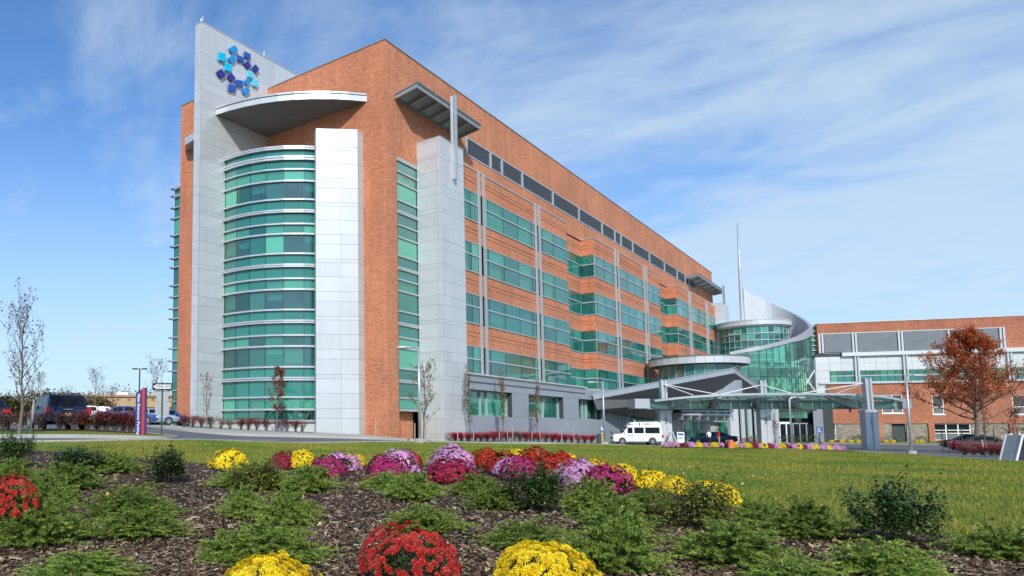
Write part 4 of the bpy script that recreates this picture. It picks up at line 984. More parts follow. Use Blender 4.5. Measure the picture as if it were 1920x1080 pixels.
lp('transom', 1276, 1368, 789, 791, M['trim'], None, None, .3); lp('entrance_lobby', 1301, 1352, 792, 812, M['room'], 100, 103)
# flat light canopy over the door
b = MB(); a = LD(1277, 92); c = LD(1374, 95); d = (c-a).normalized(); n_ = Vector((-d.y, d.x)); zc_ = at(1330, 777, 93).z
b.obox(a, d, n_, (c-a).length, 3, zc_-.12, zc_+.12); b.obox(a+n_*-.05, d, n_, (c-a).length, .3, zc_+.35, zc_+.5)
for k in range(7): p = a+d*(k*(c-a).length/6.2+.1); b.obox(p, d, n_, .12, 2.8, zc_-.7, zc_-.12)
b.build('door_canopy', M['trim'], ENT)
lp('white_pylon', 1367, 1383, 764, 833, M['panel'], 95, 95.6, .4)
for k, px in enumerate((1384, 1397, 1410, 1423, 1437, 1448)):
    w_ = 8 if k % 2 == 0 else 6
    lp('pane', px+1, px+w_+4, 768, 833, M['glass_clear' if k % 2 else 'carglass'])
    lp('white_fin', px+5, px+10.5, 766, 833, M['panel_warm'], 98+k, 98.6+k, .2)
lp('white_pylon', 1440, 1455, 760, 833, M['panel_warm'], 104, 105, .3)
for k in range(9): lp('pane', 1459+k*5.8+.3, 1459+(k+1)*5.8-.3, 771, 783, M['glass_clear'], 111, 111)
lp('daylit_wall', 1458, 1512, 768, 784, M['blind'], 112.5, 112.5)
for k in range(5):
    a = 1458+k*12.5; lp('door_frame', a, a+2.0, 793, 830, M['white' if k < 2 else 'trim_grey'], 110, 110, .2)
    lp('glass_door', a+2.5, a+12, 796, 830, M['carglass'], 110.2, 110.2, .05)
lp('door_frame', 1457, 1482, 791, 795, M['white'], 110, 110, .25); lp('door_frame', 1482, 1512, 793, 795, M['trim_grey'], 110, 110, .25)
lp('blue_grey_wall', 1528.5, 1541, 762, 832, M['panel_blue'], 113, 118, .4)
lp('recess_ceiling', 1458, 1530, 766, 770, M['dark'], 109, 111, 4)

# ---- glazed drop-off canopy on three piers
CNP = empty('drop_off_canopy', (0, 0, 0), 'long glazed drop-off canopy with tapered steel brackets on three grey piers in front of entrance', 'canopy')
Dc = 80.0
def cp3(px, py, D=Dc): return at(px, py, D)
def lat_of(px, D): return (px-PX0)/F_PX*D
RVh = Vector((RV.x, RV.y, 0)); FHh = Vector((FH.x, FH.y, 0))
def CP_(lat, dD, z): p = RVh*lat+FHh*(Dc+dD); return Vector((p.x, p.y, z))
La, Lb = lat_of(1197, Dc), lat_of(1684, Dc)+.2
zbt = at(1400, 766.5, Dc).z; ztp_ = at(1400, 753, Dc).z
b = MB(); b.bar(CP_(La, 0, (zbt+ztp_)/2), CP_(Lb, 0, (zbt+ztp_)/2), .25, ztp_-zbt); b.bar(CP_(La, 0, ztp_), CP_(Lb, 0, ztp_), .5, .08); b.bar(CP_(La, 0, zbt), CP_(Lb, 0, zbt), .5, .08)
b.build('main_beam', M['steel_green'], CNP)
for la in (La, Lb-.0):
    b = MB(); b.bar(CP_(la-.28, -.9, (zbt+ztp_)/2+.5), CP_(la+.28, -.9, (zbt+ztp_)/2+.5), .5, 1.35, up=(0, 0, 1)) if False else b.bar(CP_(la, -.9, (zbt+ztp_)/2+.15), CP_(la, .7, (zbt+ztp_)/2+.15), 1.6 if la == La else 1.0, ztp_-zbt+.25); b.build('end_block', M['trim'] if la == La else M['trim_grey'], CNP)
nb = 12
def front(u):                                                # front glass edge: bows out and up in the middle
    s = 2*u-1; k = 1-abs(s)**3.2
    return -1.2-2.8*k, at(1400, 751, Dc-1.5).z+(at(1400, 738.5, Dc-4).z-at(1400, 751, Dc-1.5).z)*k
for i in range(nb):
    u0, u1 = (i+.04)/nb, (i+.96)/nb; l0, l1 = La+1.2+(Lb-La-2.0)*u0, La+1.2+(Lb-La-2.0)*u1; (d0, z0), (d1, z1) = front(u0), front(u1)
    zk = ztp_+.35; nrow = 4
    for r in range(nrow):
        f0, f1 = r/nrow+.01, (r+1)/nrow-.03
        def pt(l, d, z, f): return CP_(l, d+(2.2-d)*f, z+(zk-z)*f+.05*0)
        q = [pt(l0, d0, z0, f0), pt(l1, d1, z1, f0), pt(l1, d1, z1, f1), pt(l0, d0, z0, f1)]
        bb = MB(); bb.hexa([tuple(v) for v in q]+[tuple(v+Vector((0, 0, .04))) for v in q]); bb.build('glass_panel', M['glass'], CNP)
    b = MB()
    for f in (0, .25, .5, .75, 1): b.bar(pt(l0-.05, d0, z0, f)-Vector((0, 0, .05)), pt(l1+.05, d1, z1, f)-Vector((0, 0, .05)), .09, .10)
    b.bar(pt(l0-.03, d0, z0, 0)+Vector((0, 0, .03)), pt(l0-.03, d0, z0, 1)+Vector((0, 0, .03)), .08, .12); b.build('purlin', M['steel_green'], CNP)
b = MB(); pr = None
for k in range(41):
    u_ = k/40; d_, z_ = front(u_); p_ = CP_(La+1.2+(Lb-La-2.0)*u_, d_-.05, z_-.02)
    if pr: b.bar(pr, p_, .12, .22)
    pr = p_
b.build('edge_beam', M['trim'], CNP)
for px, tx, dl in ((1252, 1300, 0), (1333, 1350, 0), (1424, 1416, 0), (1500, 1468, 0), (1612, 1545, 0)):
    l0 = lat_of(px, Dc); l1 = lat_of(tx, Dc-3.6); uu = (l1-La-1.2)/(Lb-La-2); df, zf = front(min(max(uu, 0), 1))
    a = CP_(l0, 0, 0); e = CP_(l1, df+.1, 0); d = (e-a); dn = d.normalized(); sd = Vector((-dn.y, dn.x, 0))*.09; b = MB(); k_ = 6; prv = None
    for j in range(k_):
        f = j/(k_-1); zlo = zbt+(zf-.30-zbt)*(f**1.6); zhi = ztp_+.1+(zf-.08-ztp_-.1)*f; c = a+d*f
        cur = (c, zlo, zhi)
        if prv:
            pc, pl_, ph = prv; b.hexa([(*(pc-sd).to_2d(), pl_), (*(c-sd).to_2d(), zlo), (*(c+sd).to_2d(), zlo), (*(pc+sd).to_2d(), pl_), (*(pc-sd).to_2d(), ph), (*(c-sd).to_2d(), zhi), (*(c+sd).to_2d(), zhi), (*(pc+sd).to_2d(), ph)])
            b.bar((pc.x, pc.y, pl_), (c.x, c.y, zlo), .42, .06)
        prv = cur
    b.build('bracket', M['trim_grey'], CNP)
for px in range(1270, 1640, 38):
    l = lat_of(px, Dc); b = MB(); b.bar(CP_(l, -.3, zbt+.15), CP_(l, -.3, ztp_-.1), .12, .16); b.build('stiffener', M['trim'], CNP)
for i, (px, D, wpx, ytop, ymast) in enumerate(((1244, 81.5, 21, 769, 712), (1430, 80.2, 20, 767, 713), (1627, 75, 24, 769, 709))):
    wdt = wpx*D/F_PX; c = gd(px, D); zt1 = at(px, ytop, D).z-.0; zm = at(px, ymast, D).z; zg_ = c.z-.3
    b = MB()
    g = .10
    b.hexa([(c.x-wdt/2*RV.x+FH.x*a-RV.x*0, c.y-wdt/2*RV.y+FH.y*a, zg_) for a in (0,)]*0 or [tuple((c+RVh*x_+FHh*y_).to_2d())+(zg_,) for x_, y_ in ((-wdt/2, -.4), (-g, -.4), (-g, .4), (-wdt/2, .4))]+[tuple((c+RVh*x_+FHh*y_).to_2d())+(zt1-.3,) for x_, y_ in ((-wdt/2, -.4), (-g, -.4), (-g, .4), (-wdt/2, .4))])
    b.hexa([tuple((c+RVh*x_+FHh*y_).to_2d())+(zg_,) for x_, y_ in ((g, -.4), (wdt/2, -.4), (wdt/2, .4), (g, .4))]+[tuple((c+RVh*x_+FHh*y_).to_2d())+(zt1-.3,) for x_, y_ in ((g, -.4), (wdt/2, -.4), (wdt/2, .4), (g, .4))])
    b.hexa([tuple((c+RVh*x_+FHh*y_).to_2d())+(zg_,) for x_, y_ in ((-g, -.3), (g, -.3), (g, .3), (-g, .3))]+[tuple((c+RVh*x_+FHh*y_).to_2d())+(zt1-.31,) for x_, y_ in ((-g, -.3), (g, -.3), (g, .3), (-g, .3))])
    b.hexa([tuple((c+RVh*x_+FHh*y_).to_2d())+(zt1-.3,) for x_, y_ in ((-wdt/2-.08, -.5), (wdt/2+.08, -.5), (wdt/2+.08, .5), (-wdt/2-.08, .5))]+[tuple((c+RVh*x_+FHh*y_).to_2d())+(zt1,) for x_, y_ in ((-wdt/2-.08, -.5), (wdt/2+.08, -.5), (wdt/2+.08, .5), (-wdt/2-.08, .5))])
    pr_ = b.build('pier', M['panel'], CNP)
    b = MB(); 
    for s_ in (-.33, .13): b.hexa([tuple((c+RVh*x_+FHh*y_).to_2d())+(zt1+.01,) for x_, y_ in ((s_, -.35), (s_+.2, -.35), (s_+.2, .35), (s_, .35))]+[tuple((c+RVh*x_+FHh*y_).to_2d())+(zm,) for x_, y_ in ((s_, -.25), (s_+.2, -.25), (s_+.2, .25), (s_, .25))])
    b.hexa([tuple((c+RVh*x_+FHh*y_).to_2d())+(zt1+.01,) for x_, y_ in ((-.13, -.1), (.13, -.1), (.13, .1), (-.13, .1))]+[tuple((c+RVh*x_+FHh*y_).to_2d())+(zm-.1,) for x_, y_ in ((-.13, -.1), (.13, -.1), (.13, .1), (-.13, .1))])
    b.build('mast', M['trim'], CNP)
    b = MB(); q = c+FHh*-.42; b.bar((q.x, q.y, c.z+2.4), (q.x, q.y, c.z+3.1), .16, .1); b.build('pier_lamp', M['trim_grey'], pr_)
    for tx, ty in {0: ((1300, 741), (1352, 741)), 1: ((1345, 741), (1500, 742)), 2: ((1495, 739), (1565, 739))}[i]:
        t2 = at(tx, ty, Dc-2.5); b = MB(); b.tube([(c.x, c.y, zm-.5), tuple(t2)], .055, 6); b.build('tie_rod', M['white'], CNP)
# ================================================================== VEGETATION
M['juniper'] = island('juniper_needles', [(0, (.05, .11, .022)), (.35, (.12, .22, .04)), (.7, (.24, .35, .06)), (.93, (.38, .45, .09)), (1, (.40, .22, .06))], .6, objvar=.22, trans=.25)
M['juniper_tip'] = island('juniper_tips', [(0, (.20, .33, .05)), (.5, (.36, .50, .08)), (.9, (.54, .60, .13)), (1, (.46, .26, .08))], .6, objvar=.2, trans=.3)
M['holly'] = island('holly_leaves', [(0, (.016, .045, .014)), (.5, (.04, .09, .022)), (.85, (.09, .15, .035)), (1, (.24, .26, .06))], .5, spec=.25, objvar=.2)
M['boxleaf'] = island('broad_leaves', [(0, (.06, .10, .02)), (.5, (.14, .18, .03)), (.85, (.26, .27, .05)), (1, (.38, .28, .06))], .55, spec=.25, objvar=.2)
M['twig'] = simple('twig_bark', (.11, .085, .065), .85, 0, .25, 9)
M['bark'] = simple('grey_bark', (.17, .145, .12), .9, 0, .3, 12, .4)
M['mumleaf'] = island('mum_leaves', [(0, (.02, .05, .015)), (1, (.06, .12, .03))], .5, objvar=.1)
MUMC = {'yellow': [(0, (.80, .48, .004)), (.5, (.92, .68, .008)), (1, (.95, .80, .05))], 'magenta': [(0, (.22, .006, .05)), (.5, (.40, .012, .12)), (1, (.58, .06, .22))],
        'crimson': [(0, (.17, .004, .022)), (.5, (.30, .008, .045)), (1, (.46, .03, .08))], 'pink': [(0, (.50, .18, .42)), (.5, (.70, .33, .60)), (1, (.84, .54, .74))],
        'red': [(0, (.26, .008, .006)), (.5, (.44, .016, .012)), (1, (.62, .06, .03))], 'scarlet': [(0, (.42, .01, .012)), (.5, (.58, .02, .022)), (1, (.74, .10, .06))]}
for k, st in MUMC.items(): M['mum_'+k] = island('mum_'+k, st, .55, objvar=.12, trans=.15)

rng = np.random.default_rng(3)
def rot_basis(d):
    d = d/np.linalg.norm(d, axis=-1, keepdims=True); up = np.where(np.abs(d[..., 2:3]) > .95, np.array([1., 0, 0]), np.array([0, 0, 1.]))
    a = np.cross(d, up); a /= np.linalg.norm(a, axis=-1, keepdims=True); return d, a, np.cross(a, d)
def juniper_mesh(seed, nb=150, height=.5, spread=1.0, nsp=46):
    """low spreading juniper: arching sprays carrying short needle sprigs (triangles)"""
    r = np.random.default_rng(seed); T = []; K = []
    for i in range(nb):
        az = r.uniform(0, 2*pi); el = r.uniform(.08, 1.4); L = spread*(.55+.55*r.random())*(1-.30*el/1.2); base = np.array([r.normal(0, .10), r.normal(0, .10), .0])*spread
        lift = height*(.35+.9*r.random())
        n = nsp; t = np.linspace(.12, 1, n)
        x = t*L*math.cos(el*.75); z = lift*np.sin(np.minimum(t*1.9, 1.75))*(.35+el*.75)+ t*t*.10*height*r.uniform(-1, 1.6)
        wob = .12*L*np.sin(t*4+r.uniform(0, 6))
        P = np.stack([x*cos(az)-wob*sin(az), x*sin(az)+wob*cos(az), z], -1)+base
        d = np.gradient(P, axis=0); d, a, b_ = rot_basis(d)
        for k in range(3):
            ph = r.uniform(0, 2*pi, n); sp = (a*np.cos(ph)[:, None]+b_*np.sin(ph)[:, None])*.8+d*r.uniform(.5, 1.1, n)[:, None]; sp /= np.linalg.norm(sp, axis=1, keepdims=True)
            ln = r.uniform(.035, .085, n)[:, None]*(1.25-.7*t[:, None])*1.2; w_ = np.cross(sp, r.normal(size=(n, 3))); w_ /= np.linalg.norm(w_, axis=1, keepdims=True); w_ *= r.uniform(.006, .012, n)[:, None]
            Q = P+r.normal(0, .006, (n, 3)); T.append(np.stack([Q-w_, Q+w_, Q+sp*ln], 1)); K.append((t > r.uniform(.68, 1.1, n)).astype(np.int32))
            sp2 = sp*.6+w_*45; sp2 /= np.linalg.norm(sp2, axis=1, keepdims=True); Q2 = Q+sp*ln*.45; T.append(np.stack([Q2-sp*.006, Q2+sp*.006, Q2+sp2*ln*.55], 1)); K.append((t > .9).astype(np.int32))
    K = np.concatenate(K); T = np.concatenate(T).reshape(-1, 3); T[:, 2] = np.maximum(T[:, 2], .005)
    return soup('foliage', T, 3, [M['juniper'], M['juniper_tip']], 'mesh', K)
def stems_mesh(seed, n, height, spread, r0=.008):
    r = random.Random(seed); mb = MB()
    for i in range(n):
        az = r.uniform(0, 2*pi); e = Vector((cos(az)*spread*r.uniform(.4, .9), sin(az)*spread*r.uniform(.4, .9), height*r.uniform(.5, .95))); mb.tube([(r.gauss(0, .03), r.gauss(0, .03), -.05), tuple(e*.5+Vector((0, 0, height*.12))), tuple(e)], [r0, r0*.7, r0*.3], 4)
    return mb
def leafcloud(r, C, size, n_faces=1, up=.3):
    n = len(C); d = r.normal(size=(n, 3)); d[:, 2] = np.abs(d[:, 2])*up+d[:, 2]*(1-up); d, a, b_ = rot_basis(d); s = size*r.uniform(.6, 1.25, (n, 1))
    return np.stack([C-a*s*.0-d*s*.5, C+a*s*.32, C+d*s*.55, C-a*s*.32], 1)
def holly_leaves(seed, n, hx, hz, size, lean=0):
    r = np.random.default_rng(seed); cl = r.uniform(0, 1, (36, 3)); az = cl[:, 0]*2*pi; rad = np.sqrt(cl[:, 1])*hx*.8
    cc = np.stack([rad*np.cos(az), rad*np.sin(az), hz*(.25+.62*cl[:, 2])*(1-.35*(rad/hx)**2)], -1)
    sp = cc[:, :2]*1.1
    k = r.integers(0, 36, n); C = cc[k]+r.normal(0, 1, (n, 3))*np.array([hx*.15, hx*.15, hz*.13]); 
    m = int(n*.16); k2 = r.integers(0, 36, m); up = r.uniform(0, 1, (m, 1)); tips = cc[k2]+np.concatenate([cc[k2][:, :2]*.42*up, up*hz*.35*(.5+r.random((m, 1)))], 1); C[:m] = tips+r.normal(0, .012, (m, 3)); C[:, 2] = np.maximum(C[:, 2], .02)
    return leafcloud(r, C, size)
JV = [juniper_mesh(20+i, 235, .55, .95) for i in range(3)]+[juniper_mesh(30+i, 200, .46, 1.0) for i in range(2)]
HV = [soup('foliage', holly_leaves(40+i, 6200, .55, .95, .058), 4, M['holly'], 'mesh') for i in range(2)]+[soup('foliage', holly_leaves(50+i, 7000, .6, .8, .052), 4, M['boxleaf'], 'mesh') for i in range(2)]
ST = stems_mesh(7, 14, .8, .55).build('stems', M['twig']); STM = ST.data; bpy.data.objects.remove(ST)

def place(meshes, name, px, py, wpx, hpx, label, cat, group, natw, nath, seed):
    p, D = hit(px, py); w = wpx*D/F_PX; h = hpx*D/F_PX*1.05
    o = empty(name, (p.x, p.y, zt(p.x, p.y)-.01), label, cat, group, rz=seed*2.4)
    o.scale = (w/natw, w/natw, h/nath)
    for nm, me in meshes:
        c = link(bpy.data.objects.new(nm, me)); c.parent = o
    return o
def dims(me):
    c = np.empty(len(me.vertices)*3, np.float32); me.vertices.foreach_get('co', c); c = c.reshape(-1, 3); return 2*float(np.percentile(np.hypot(c[:, 0], c[:, 1]), 96)), float(np.percentile(c[:, 2], 98.5))
JD = [dims(m_) for m_ in JV]
JUN = [ # centre column, base row, width, height, description
 (243, 974, 178, 56, 'spreading juniper in the bare mulch left of centre, paler one behind its twin'), (262, 1010, 180, 48, 'low juniper touching the front of a taller one, in mulch at left'),
 (66, 1030, 190, 88, 'big juniper at left edge growing over the dark red mum'), (122, 920, 150, 46, 'small juniper below the dark broadleaf shrub at far left'), (84, 950, 130, 48, 'juniper between red mum at left edge and the mulch'),
 (150, 1094, 210, 48, 'yellow green juniper cut by the bottom edge at left'), (28, 900, 80, 36, 'juniper in front of the dark holly in the left corner'), (220, 888, 100, 36, 'thin juniper trailing onto the lawn at left'),
 (470, 915, 150, 40, 'juniper beside the olive leafed shrub left of the magenta mum'), (455, 975, 90, 52, 'narrow juniper with a rusty tip, left of a rounder one'), (538, 985, 122, 60, 'round deep green juniper with a brown dead twig'),
 (583, 924, 108, 46, 'bluish juniper right below the crimson mum'), (508, 1056, 220, 66, 'wide juniper just above the yellow mum at the bottom'), (425, 1062, 110, 50, 'sparse juniper left of the wide one at bottom centre'),
 (722, 918, 96, 28, 'low juniper under the magenta mum row, left half of a pair'), (772, 940, 116, 46, 'juniper with tall plumes, right half of a pair below pink mum'), (892, 930, 90, 38, 'juniper right of the magenta mum with pink crown behind'),
 (930, 955, 110, 46, 'juniper in front of another, next to the glossy holly'), (795, 1000, 150, 44, 'flat juniper directly behind the big red mum'), (985, 1030, 155, 48, 'juniper between big red and big yellow mum'),
 (1112, 968, 120, 62, 'juniper behind the centre one, right of the glossy holly'), (1158, 1000, 140, 56, 'rounded juniper in the middle of the right half bed'), (1155, 1082, 190, 96, 'largest juniper, right of the big yellow mum in front'),
 (1215, 957, 88, 36, 'small juniper under the row of yellow mums'), (1420, 990, 84, 50, 'juniper touching lawn right of the yellowish holly'), (1508, 1012, 150, 68, 'shaggy juniper left of the darkest holly'),
 (1375, 1065, 210, 72, 'wide pale tipped juniper below the yellowish holly'), (1880, 1052, 160, 56, 'dark juniper at the right edge by the lawn'), (1655, 1090, 185, 62, 'bright juniper at the bottom below the darkest holly'), (1490, 1100, 160, 46, 'juniper cut by the bottom edge right of centre')]
for i, (px, py, w_, h_, lab) in enumerate(JUN):
    place([('foliage', JV[i % 5]), ('stems', STM)], 'juniper', px, py, w_*.98, h_*.98, lab, 'shrub', 'junipers planted in the mulch bed', JD[i % 5][0], JD[i % 5][1], i)
HOL = [(28, 878, 84, 62, 0, 'dark green holly in the far left corner of the bed'), (150, 890, 120, 48, 0, 'dark low holly spreading between junipers at left'), (310, 908, 106, 62, 0, 'small holly with yellow lower leaves by the lawn'),
 (480, 920, 110, 60, 2, 'olive leafed shrub left of the crimson mum'), (1003, 962, 130, 84, 0, 'glossy green holly in front of the rust red mums'), (1300, 995, 150, 98, 2, 'yellow green leafy shrub in front of the last yellow mum'), (1676, 1022, 176, 112, 1, 'darkest holly with upright shoots against the lawn'), (1218, 975, 60, 30, 2, 'little leafy sprig under the yellow mums')]
for i, (px, py, w_, h_, v, lab) in enumerate(HOL):
    place([('foliage', HV[v]), ('stems', STM)], 'holly_bush', px, py, w_, h_, lab, 'bush', 'broad leaved shrubs in the bed', 1.25, .95 if v < 2 else .85, i+.3)

# ---- chrysanthemums
def flower_mesh(mt, seed, n1=12, r=.5):
    """double ring of petals round a small eye, unit diameter"""
    rg = random.Random(seed); b = MB()
    for ring, (n, R0, z0, z1) in enumerate(((n1, .5, .02, .10), (n1-2, .36, .08, .20), (6, .19, .14, .27))):
        for k in range(n):
            a = 2*pi*(k+.5*ring+rg.uniform(-.15, .15))/n; w_ = .62*pi/n; R_ = R0*rg.uniform(.88, 1.08)
            b.face([(0.05*cos(a), .05*sin(a), z0+.02), (R_*.75*cos(a-w_), R_*.75*sin(a-w_), z1), (R_*cos(a), R_*sin(a), z1-.03), (R_*.75*cos(a+w_), R_*.75*sin(a+w_), z1)])
    o = b.build('flower', mt); me = o.data; bpy.data.objects.remove(o); return me
def dome_points(seed, n, holes=0):
    """even points on a slightly lumpy half dome with unit radius, z 0..~.8"""
    r = np.random.default_rng(seed); k = np.arange(n)+.5; ph = np.arccos(1-1.0*k/n*1.12); th = pi*(1+5**.5)*k
    P = np.stack([np.sin(ph)*np.cos(th), np.sin(ph)*np.sin(th), np.cos(ph)], -1)+r.normal(0, .035, (n, 3))
    l = 1+.06*np.sin(3*th+seed)+.05*np.cos(P[:, 0]*5+seed)+.05*np.sin(P[:, 1]*6+2*seed); P *= l[:, None]
    if holes:
        for q in range(holes):
            c = r.normal(size=3); c[2] = abs(c[2])*.6; c /= np.linalg.norm(c); d = ((P/np.linalg.norm(P, axis=1, keepdims=True)-c)**2).sum(1); P = P[d > r.uniform(.03, .09)]
    return P[P[:, 2] > -.12]
def mum_blossoms(colour, seed, n, size, petals=7):
    """joined flower heads for a far plant: unit radius"""
    r = np.random.default_rng(seed); P = dome_points(seed, n, 2); out = []
    for p in P:
        d = p/np.linalg.norm(p)+r.normal(0, .22, 3); d, a, b_ = rot_basis(d); s = size*r.uniform(.75, 1.15); ph = r.uniform(0, 6)
        for ring, (R_, z) in enumerate(((1, .1), (.6, .35))):
            m = petals if ring == 0 else 5
            for k in range(m):
                t0, t1, tm = ph+2*pi*k/m, ph+2*pi*(k+.85)/m, ph+2*pi*(k+.42)/m
                f = lambda t, R, z: p+(a*cos(t)+b_*sin(t))*R*s+d*z*s
                out.append([f(tm, .0, z*.2), f(t0, R_*.8, z), f(tm, R_, z*.8), f(t1, R_*.8, z)])
    return soup('blossoms', np.array(out), 4, M['mum_'+colour], 'mesh')
def mum_foliage(seed, n=900, sz=.13):
    r = np.random.default_rng(seed); P = dome_points(seed, n)*r.uniform(.55, .97, (len(dome_points(seed, n)), 1)); P[:, 2] -= .06; return soup('foliage', leafcloud(r, P, sz), 4, M['mumleaf'], 'mesh')
MB_ = {c: [mum_blossoms(c, 60+i*7+len(c), 330, .105) for i in range(2)] for c in MUMC}
MF_ = [mum_foliage(90+i) for i in range(2)]
MUMS = [(430, 882, 66, 'yellow', 'yellow mum at the left end of the far flower row'), (531, 880, 54, 'crimson', 'crimson mum leftmost in its colour behind the olive shrub'), (568, 879, 54, 'yellow', 'yellow mum wedged between crimson and magenta ones'),
 (640, 884, 62, 'pink', 'pink mum behind the leftmost magenta one'), (663, 876, 38, 'yellow', 'small yellow mum at right of the first pink one'), (618, 894, 68, 'magenta', 'magenta mum in front of the leftmost pink one'),
 (725, 899, 76, 'magenta', 'magenta mum with bright rim, second from the left'), (750, 887, 68, 'pink', 'pale pink mum behind the second magenta one'), (766, 874, 52, 'red', 'red mum behind the second pink one'), (779, 870, 24, 'yellow', 'yellow mum peeping out behind red, centre left'),
 (848, 875, 62, 'red', 'red mum behind the third pink one'), (874, 871, 32, 'yellow', 'yellow mum peeping out behind the centre red'), (850, 886, 80, 'pink', 'pink mum crowning the centre magenta plant'), (845, 908, 84, 'crimson', 'dark magenta mum in the centre of the row'),
 (912, 877, 52, 'red', 'red mum starting the rust red mass'), (946, 890, 76, 'red', 'rust red mum bulging forward beside the lilac one'), (970, 866, 38, 'yellow', 'yellow mum behind the rust red mass'), (1006, 882, 70, 'red', 'tallest rust red mum, behind the holly'),
 (1045, 890, 74, 'red', 'rust red mum sloping towards the yellow row'), (1082, 892, 44, 'red', 'last rust red mum left of the yellow row'), (955, 894, 64, 'pink', 'lilac mum squeezed between red and magenta'), (975, 904, 70, 'magenta', 'magenta mum left of the glossy holly'), (1060, 872, 38, 'yellow', 'yellow mum behind the last rust red ones'),
 (1118, 890, 48, 'yellow', 'first yellow mum of the right hand yellow row'), (1168, 907, 56, 'yellow', 'second yellow mum of the right hand row'), (1192, 915, 42, 'yellow', 'smaller yellow mum third in the right row'), (1221, 922, 58, 'yellow', 'fourth yellow mum of the right row'), (1266, 927, 56, 'yellow', 'fifth yellow mum of the right row'),
 (1087, 909, 74, 'pink', 'lilac mum left of the rightmost magenta'), (1137, 926, 84, 'magenta', 'rightmost magenta mum below the yellow row'), (1332, 948, 84, 'yellow', 'yellow mum at right end, half hidden by leafy shrub')]
for i, (px, py, w_, c, lab) in enumerate(MUMS):
    p, D = hit(px, py); r = w_*D/F_PX/2*1.04
    o = empty('mum_plant', (p.x, p.y, zt(p.x, p.y)+.02), lab, 'chrysanthemum', 'potted size mums in the flower bed', rz=i*1.7); o.scale = (r*(1+.08*sin(i*2.1)), r*(1-.08*sin(i*1.3)), r*(.9+.1*sin(i*3.7))); o.rotation_euler.x = .09*sin(i*1.9); o.rotation_euler.y = .09*cos(i*2.9)
    for nm, me in (('blossoms', MB_[c][i % 2]), ('foliage', MF_[i % 2])): q = link(bpy.data.objects.new(nm, me)); q.parent = o; q.location = (0, 0, .18)
FL = {c: [flower_mesh(M['mum_'+c], 5+i) for i in range(3)] for c in ('yellow', 'scarlet', 'crimson')}
for i, (px, D, w_, top, c, lab, nfl, holes) in enumerate(((762, 5.25, 190, 988, 'scarlet', 'large red mum with bare leafy patches at the bottom centre', 250, 7), (1010, 4.75, 196, 1022, 'yellow', 'large dense yellow mum at the bottom, right of the red one', 285, 0), (505, 4.45, 202, 1050, 'yellow', 'large yellow mum cut by the bottom edge, left of the red one', 285, 0), (18, 7.0, 150, 896, 'scarlet', 'bright red mum at the left edge behind a juniper', 210, 3))):
    r = w_*D/F_PX/2*.88; ztop = at(px, top, D).z; x, y = GL(px, D); hz_ = r*.86; o = empty('mum_plant', (x, y, ztop-hz_), lab, 'chrysanthemum', 'large mums in the foreground', rz=i)
    fo = link(bpy.data.objects.new('foliage', MF_[0])); fo.parent = o; fo.scale = (r*.97, r*.97, hz_*.97)
    fo2 = link(bpy.data.objects.new('foliage', MF_[1])); fo2.parent = o; fo2.scale = (r*.9, r*.9, hz_*.9); fo2.location = (0, 0, -.03)
    rg = random.Random(i)
    for p in dome_points(i+2, nfl, holes):
        f = link(bpy.data.objects.new('flower', rg.choice(FL[c]))); f.parent = o; f.location = (p[0]*r, p[1]*r, p[2]*hz_)
        d = Vector(p).normalized()+Vector((rg.gauss(0, .25), rg.gauss(0, .25), rg.gauss(0, .25))); f.rotation_euler = d.to_track_quat('Z', 'Y').to_euler(); s = rg.uniform(.058, .082)*(1.12 if c == 'yellow' else 1.0); f.scale = (s, s, s)
# far border of mums at the drive
far = [(1247, 'pink'), (1262, 'pink'), (1278, 'red'), (1292, 'pink'), (1306, 'yellow'), (1320, 'pink'), (1334, 'yellow'), (1348, 'pink'), (1358, 'red'), (1369, 'yellow'), (1384, 'pink'), (1397, 'yellow'), (1410, 'red'), (1418, 'pink'), (1426, 'yellow'), (1438, 'red'), (1448, 'pink'), (1459, 'yellow'), (1468, 'red'), (1483, 'pink'), (1491, 'yellow'), (1501, 'red'), (1511, 'pink'), (1522, 'yellow'), (1530, 'pink'), (1537, 'pink'), (1546, 'yellow'), (1553, 'pink'), (1562, 'pink'), (1571, 'pink')]
ORD = ['first', 'second', 'third', 'fourth', 'fifth', 'sixth', 'seventh', 'eighth', 'ninth', 'tenth', 'eleventh', 'twelfth', 'thirteenth', 'fourteenth', 'fifteenth']
def farlabel(i, c, k): return '%s %s mum from the left in the border along the drive' % (ORD[k], NAMEC[c])
NAMEC = {'pink': 'lilac', 'red': 'dark red', 'yellow': 'yellow'}
order = {}
for i, (px, c) in enumerate(far):
    D = 50.3-(px-1247)/324*1.2; g = gd(px, D); r = .30+.03*sin(i*2.3); k = order.get(c, 0); order[c] = k+1
    o = empty('mum_plant', (g.x, g.y, g.z-.02+.05), farlabel(i, c, k), 'chrysanthemum', 'mums lining the drive', rz=i); o.scale = (r, r, r*.95)
    for nm, me in (('blossoms', MB_['crimson' if c == 'red' else c][i % 2]), ('foliage', MF_[i % 2])): q = link(bpy.data.objects.new(nm, me)); q.parent = o; q.location = (0, 0, .15)
drive_bed = drape('drive_bed', smooth_line([GL(1238, 49.5), GL(1420, 48.8), GL(1580, 48.3), GL(1585, 50.2), GL(1420, 51.5), GL(1238, 52)], 3), .035, M['soil'], .5)
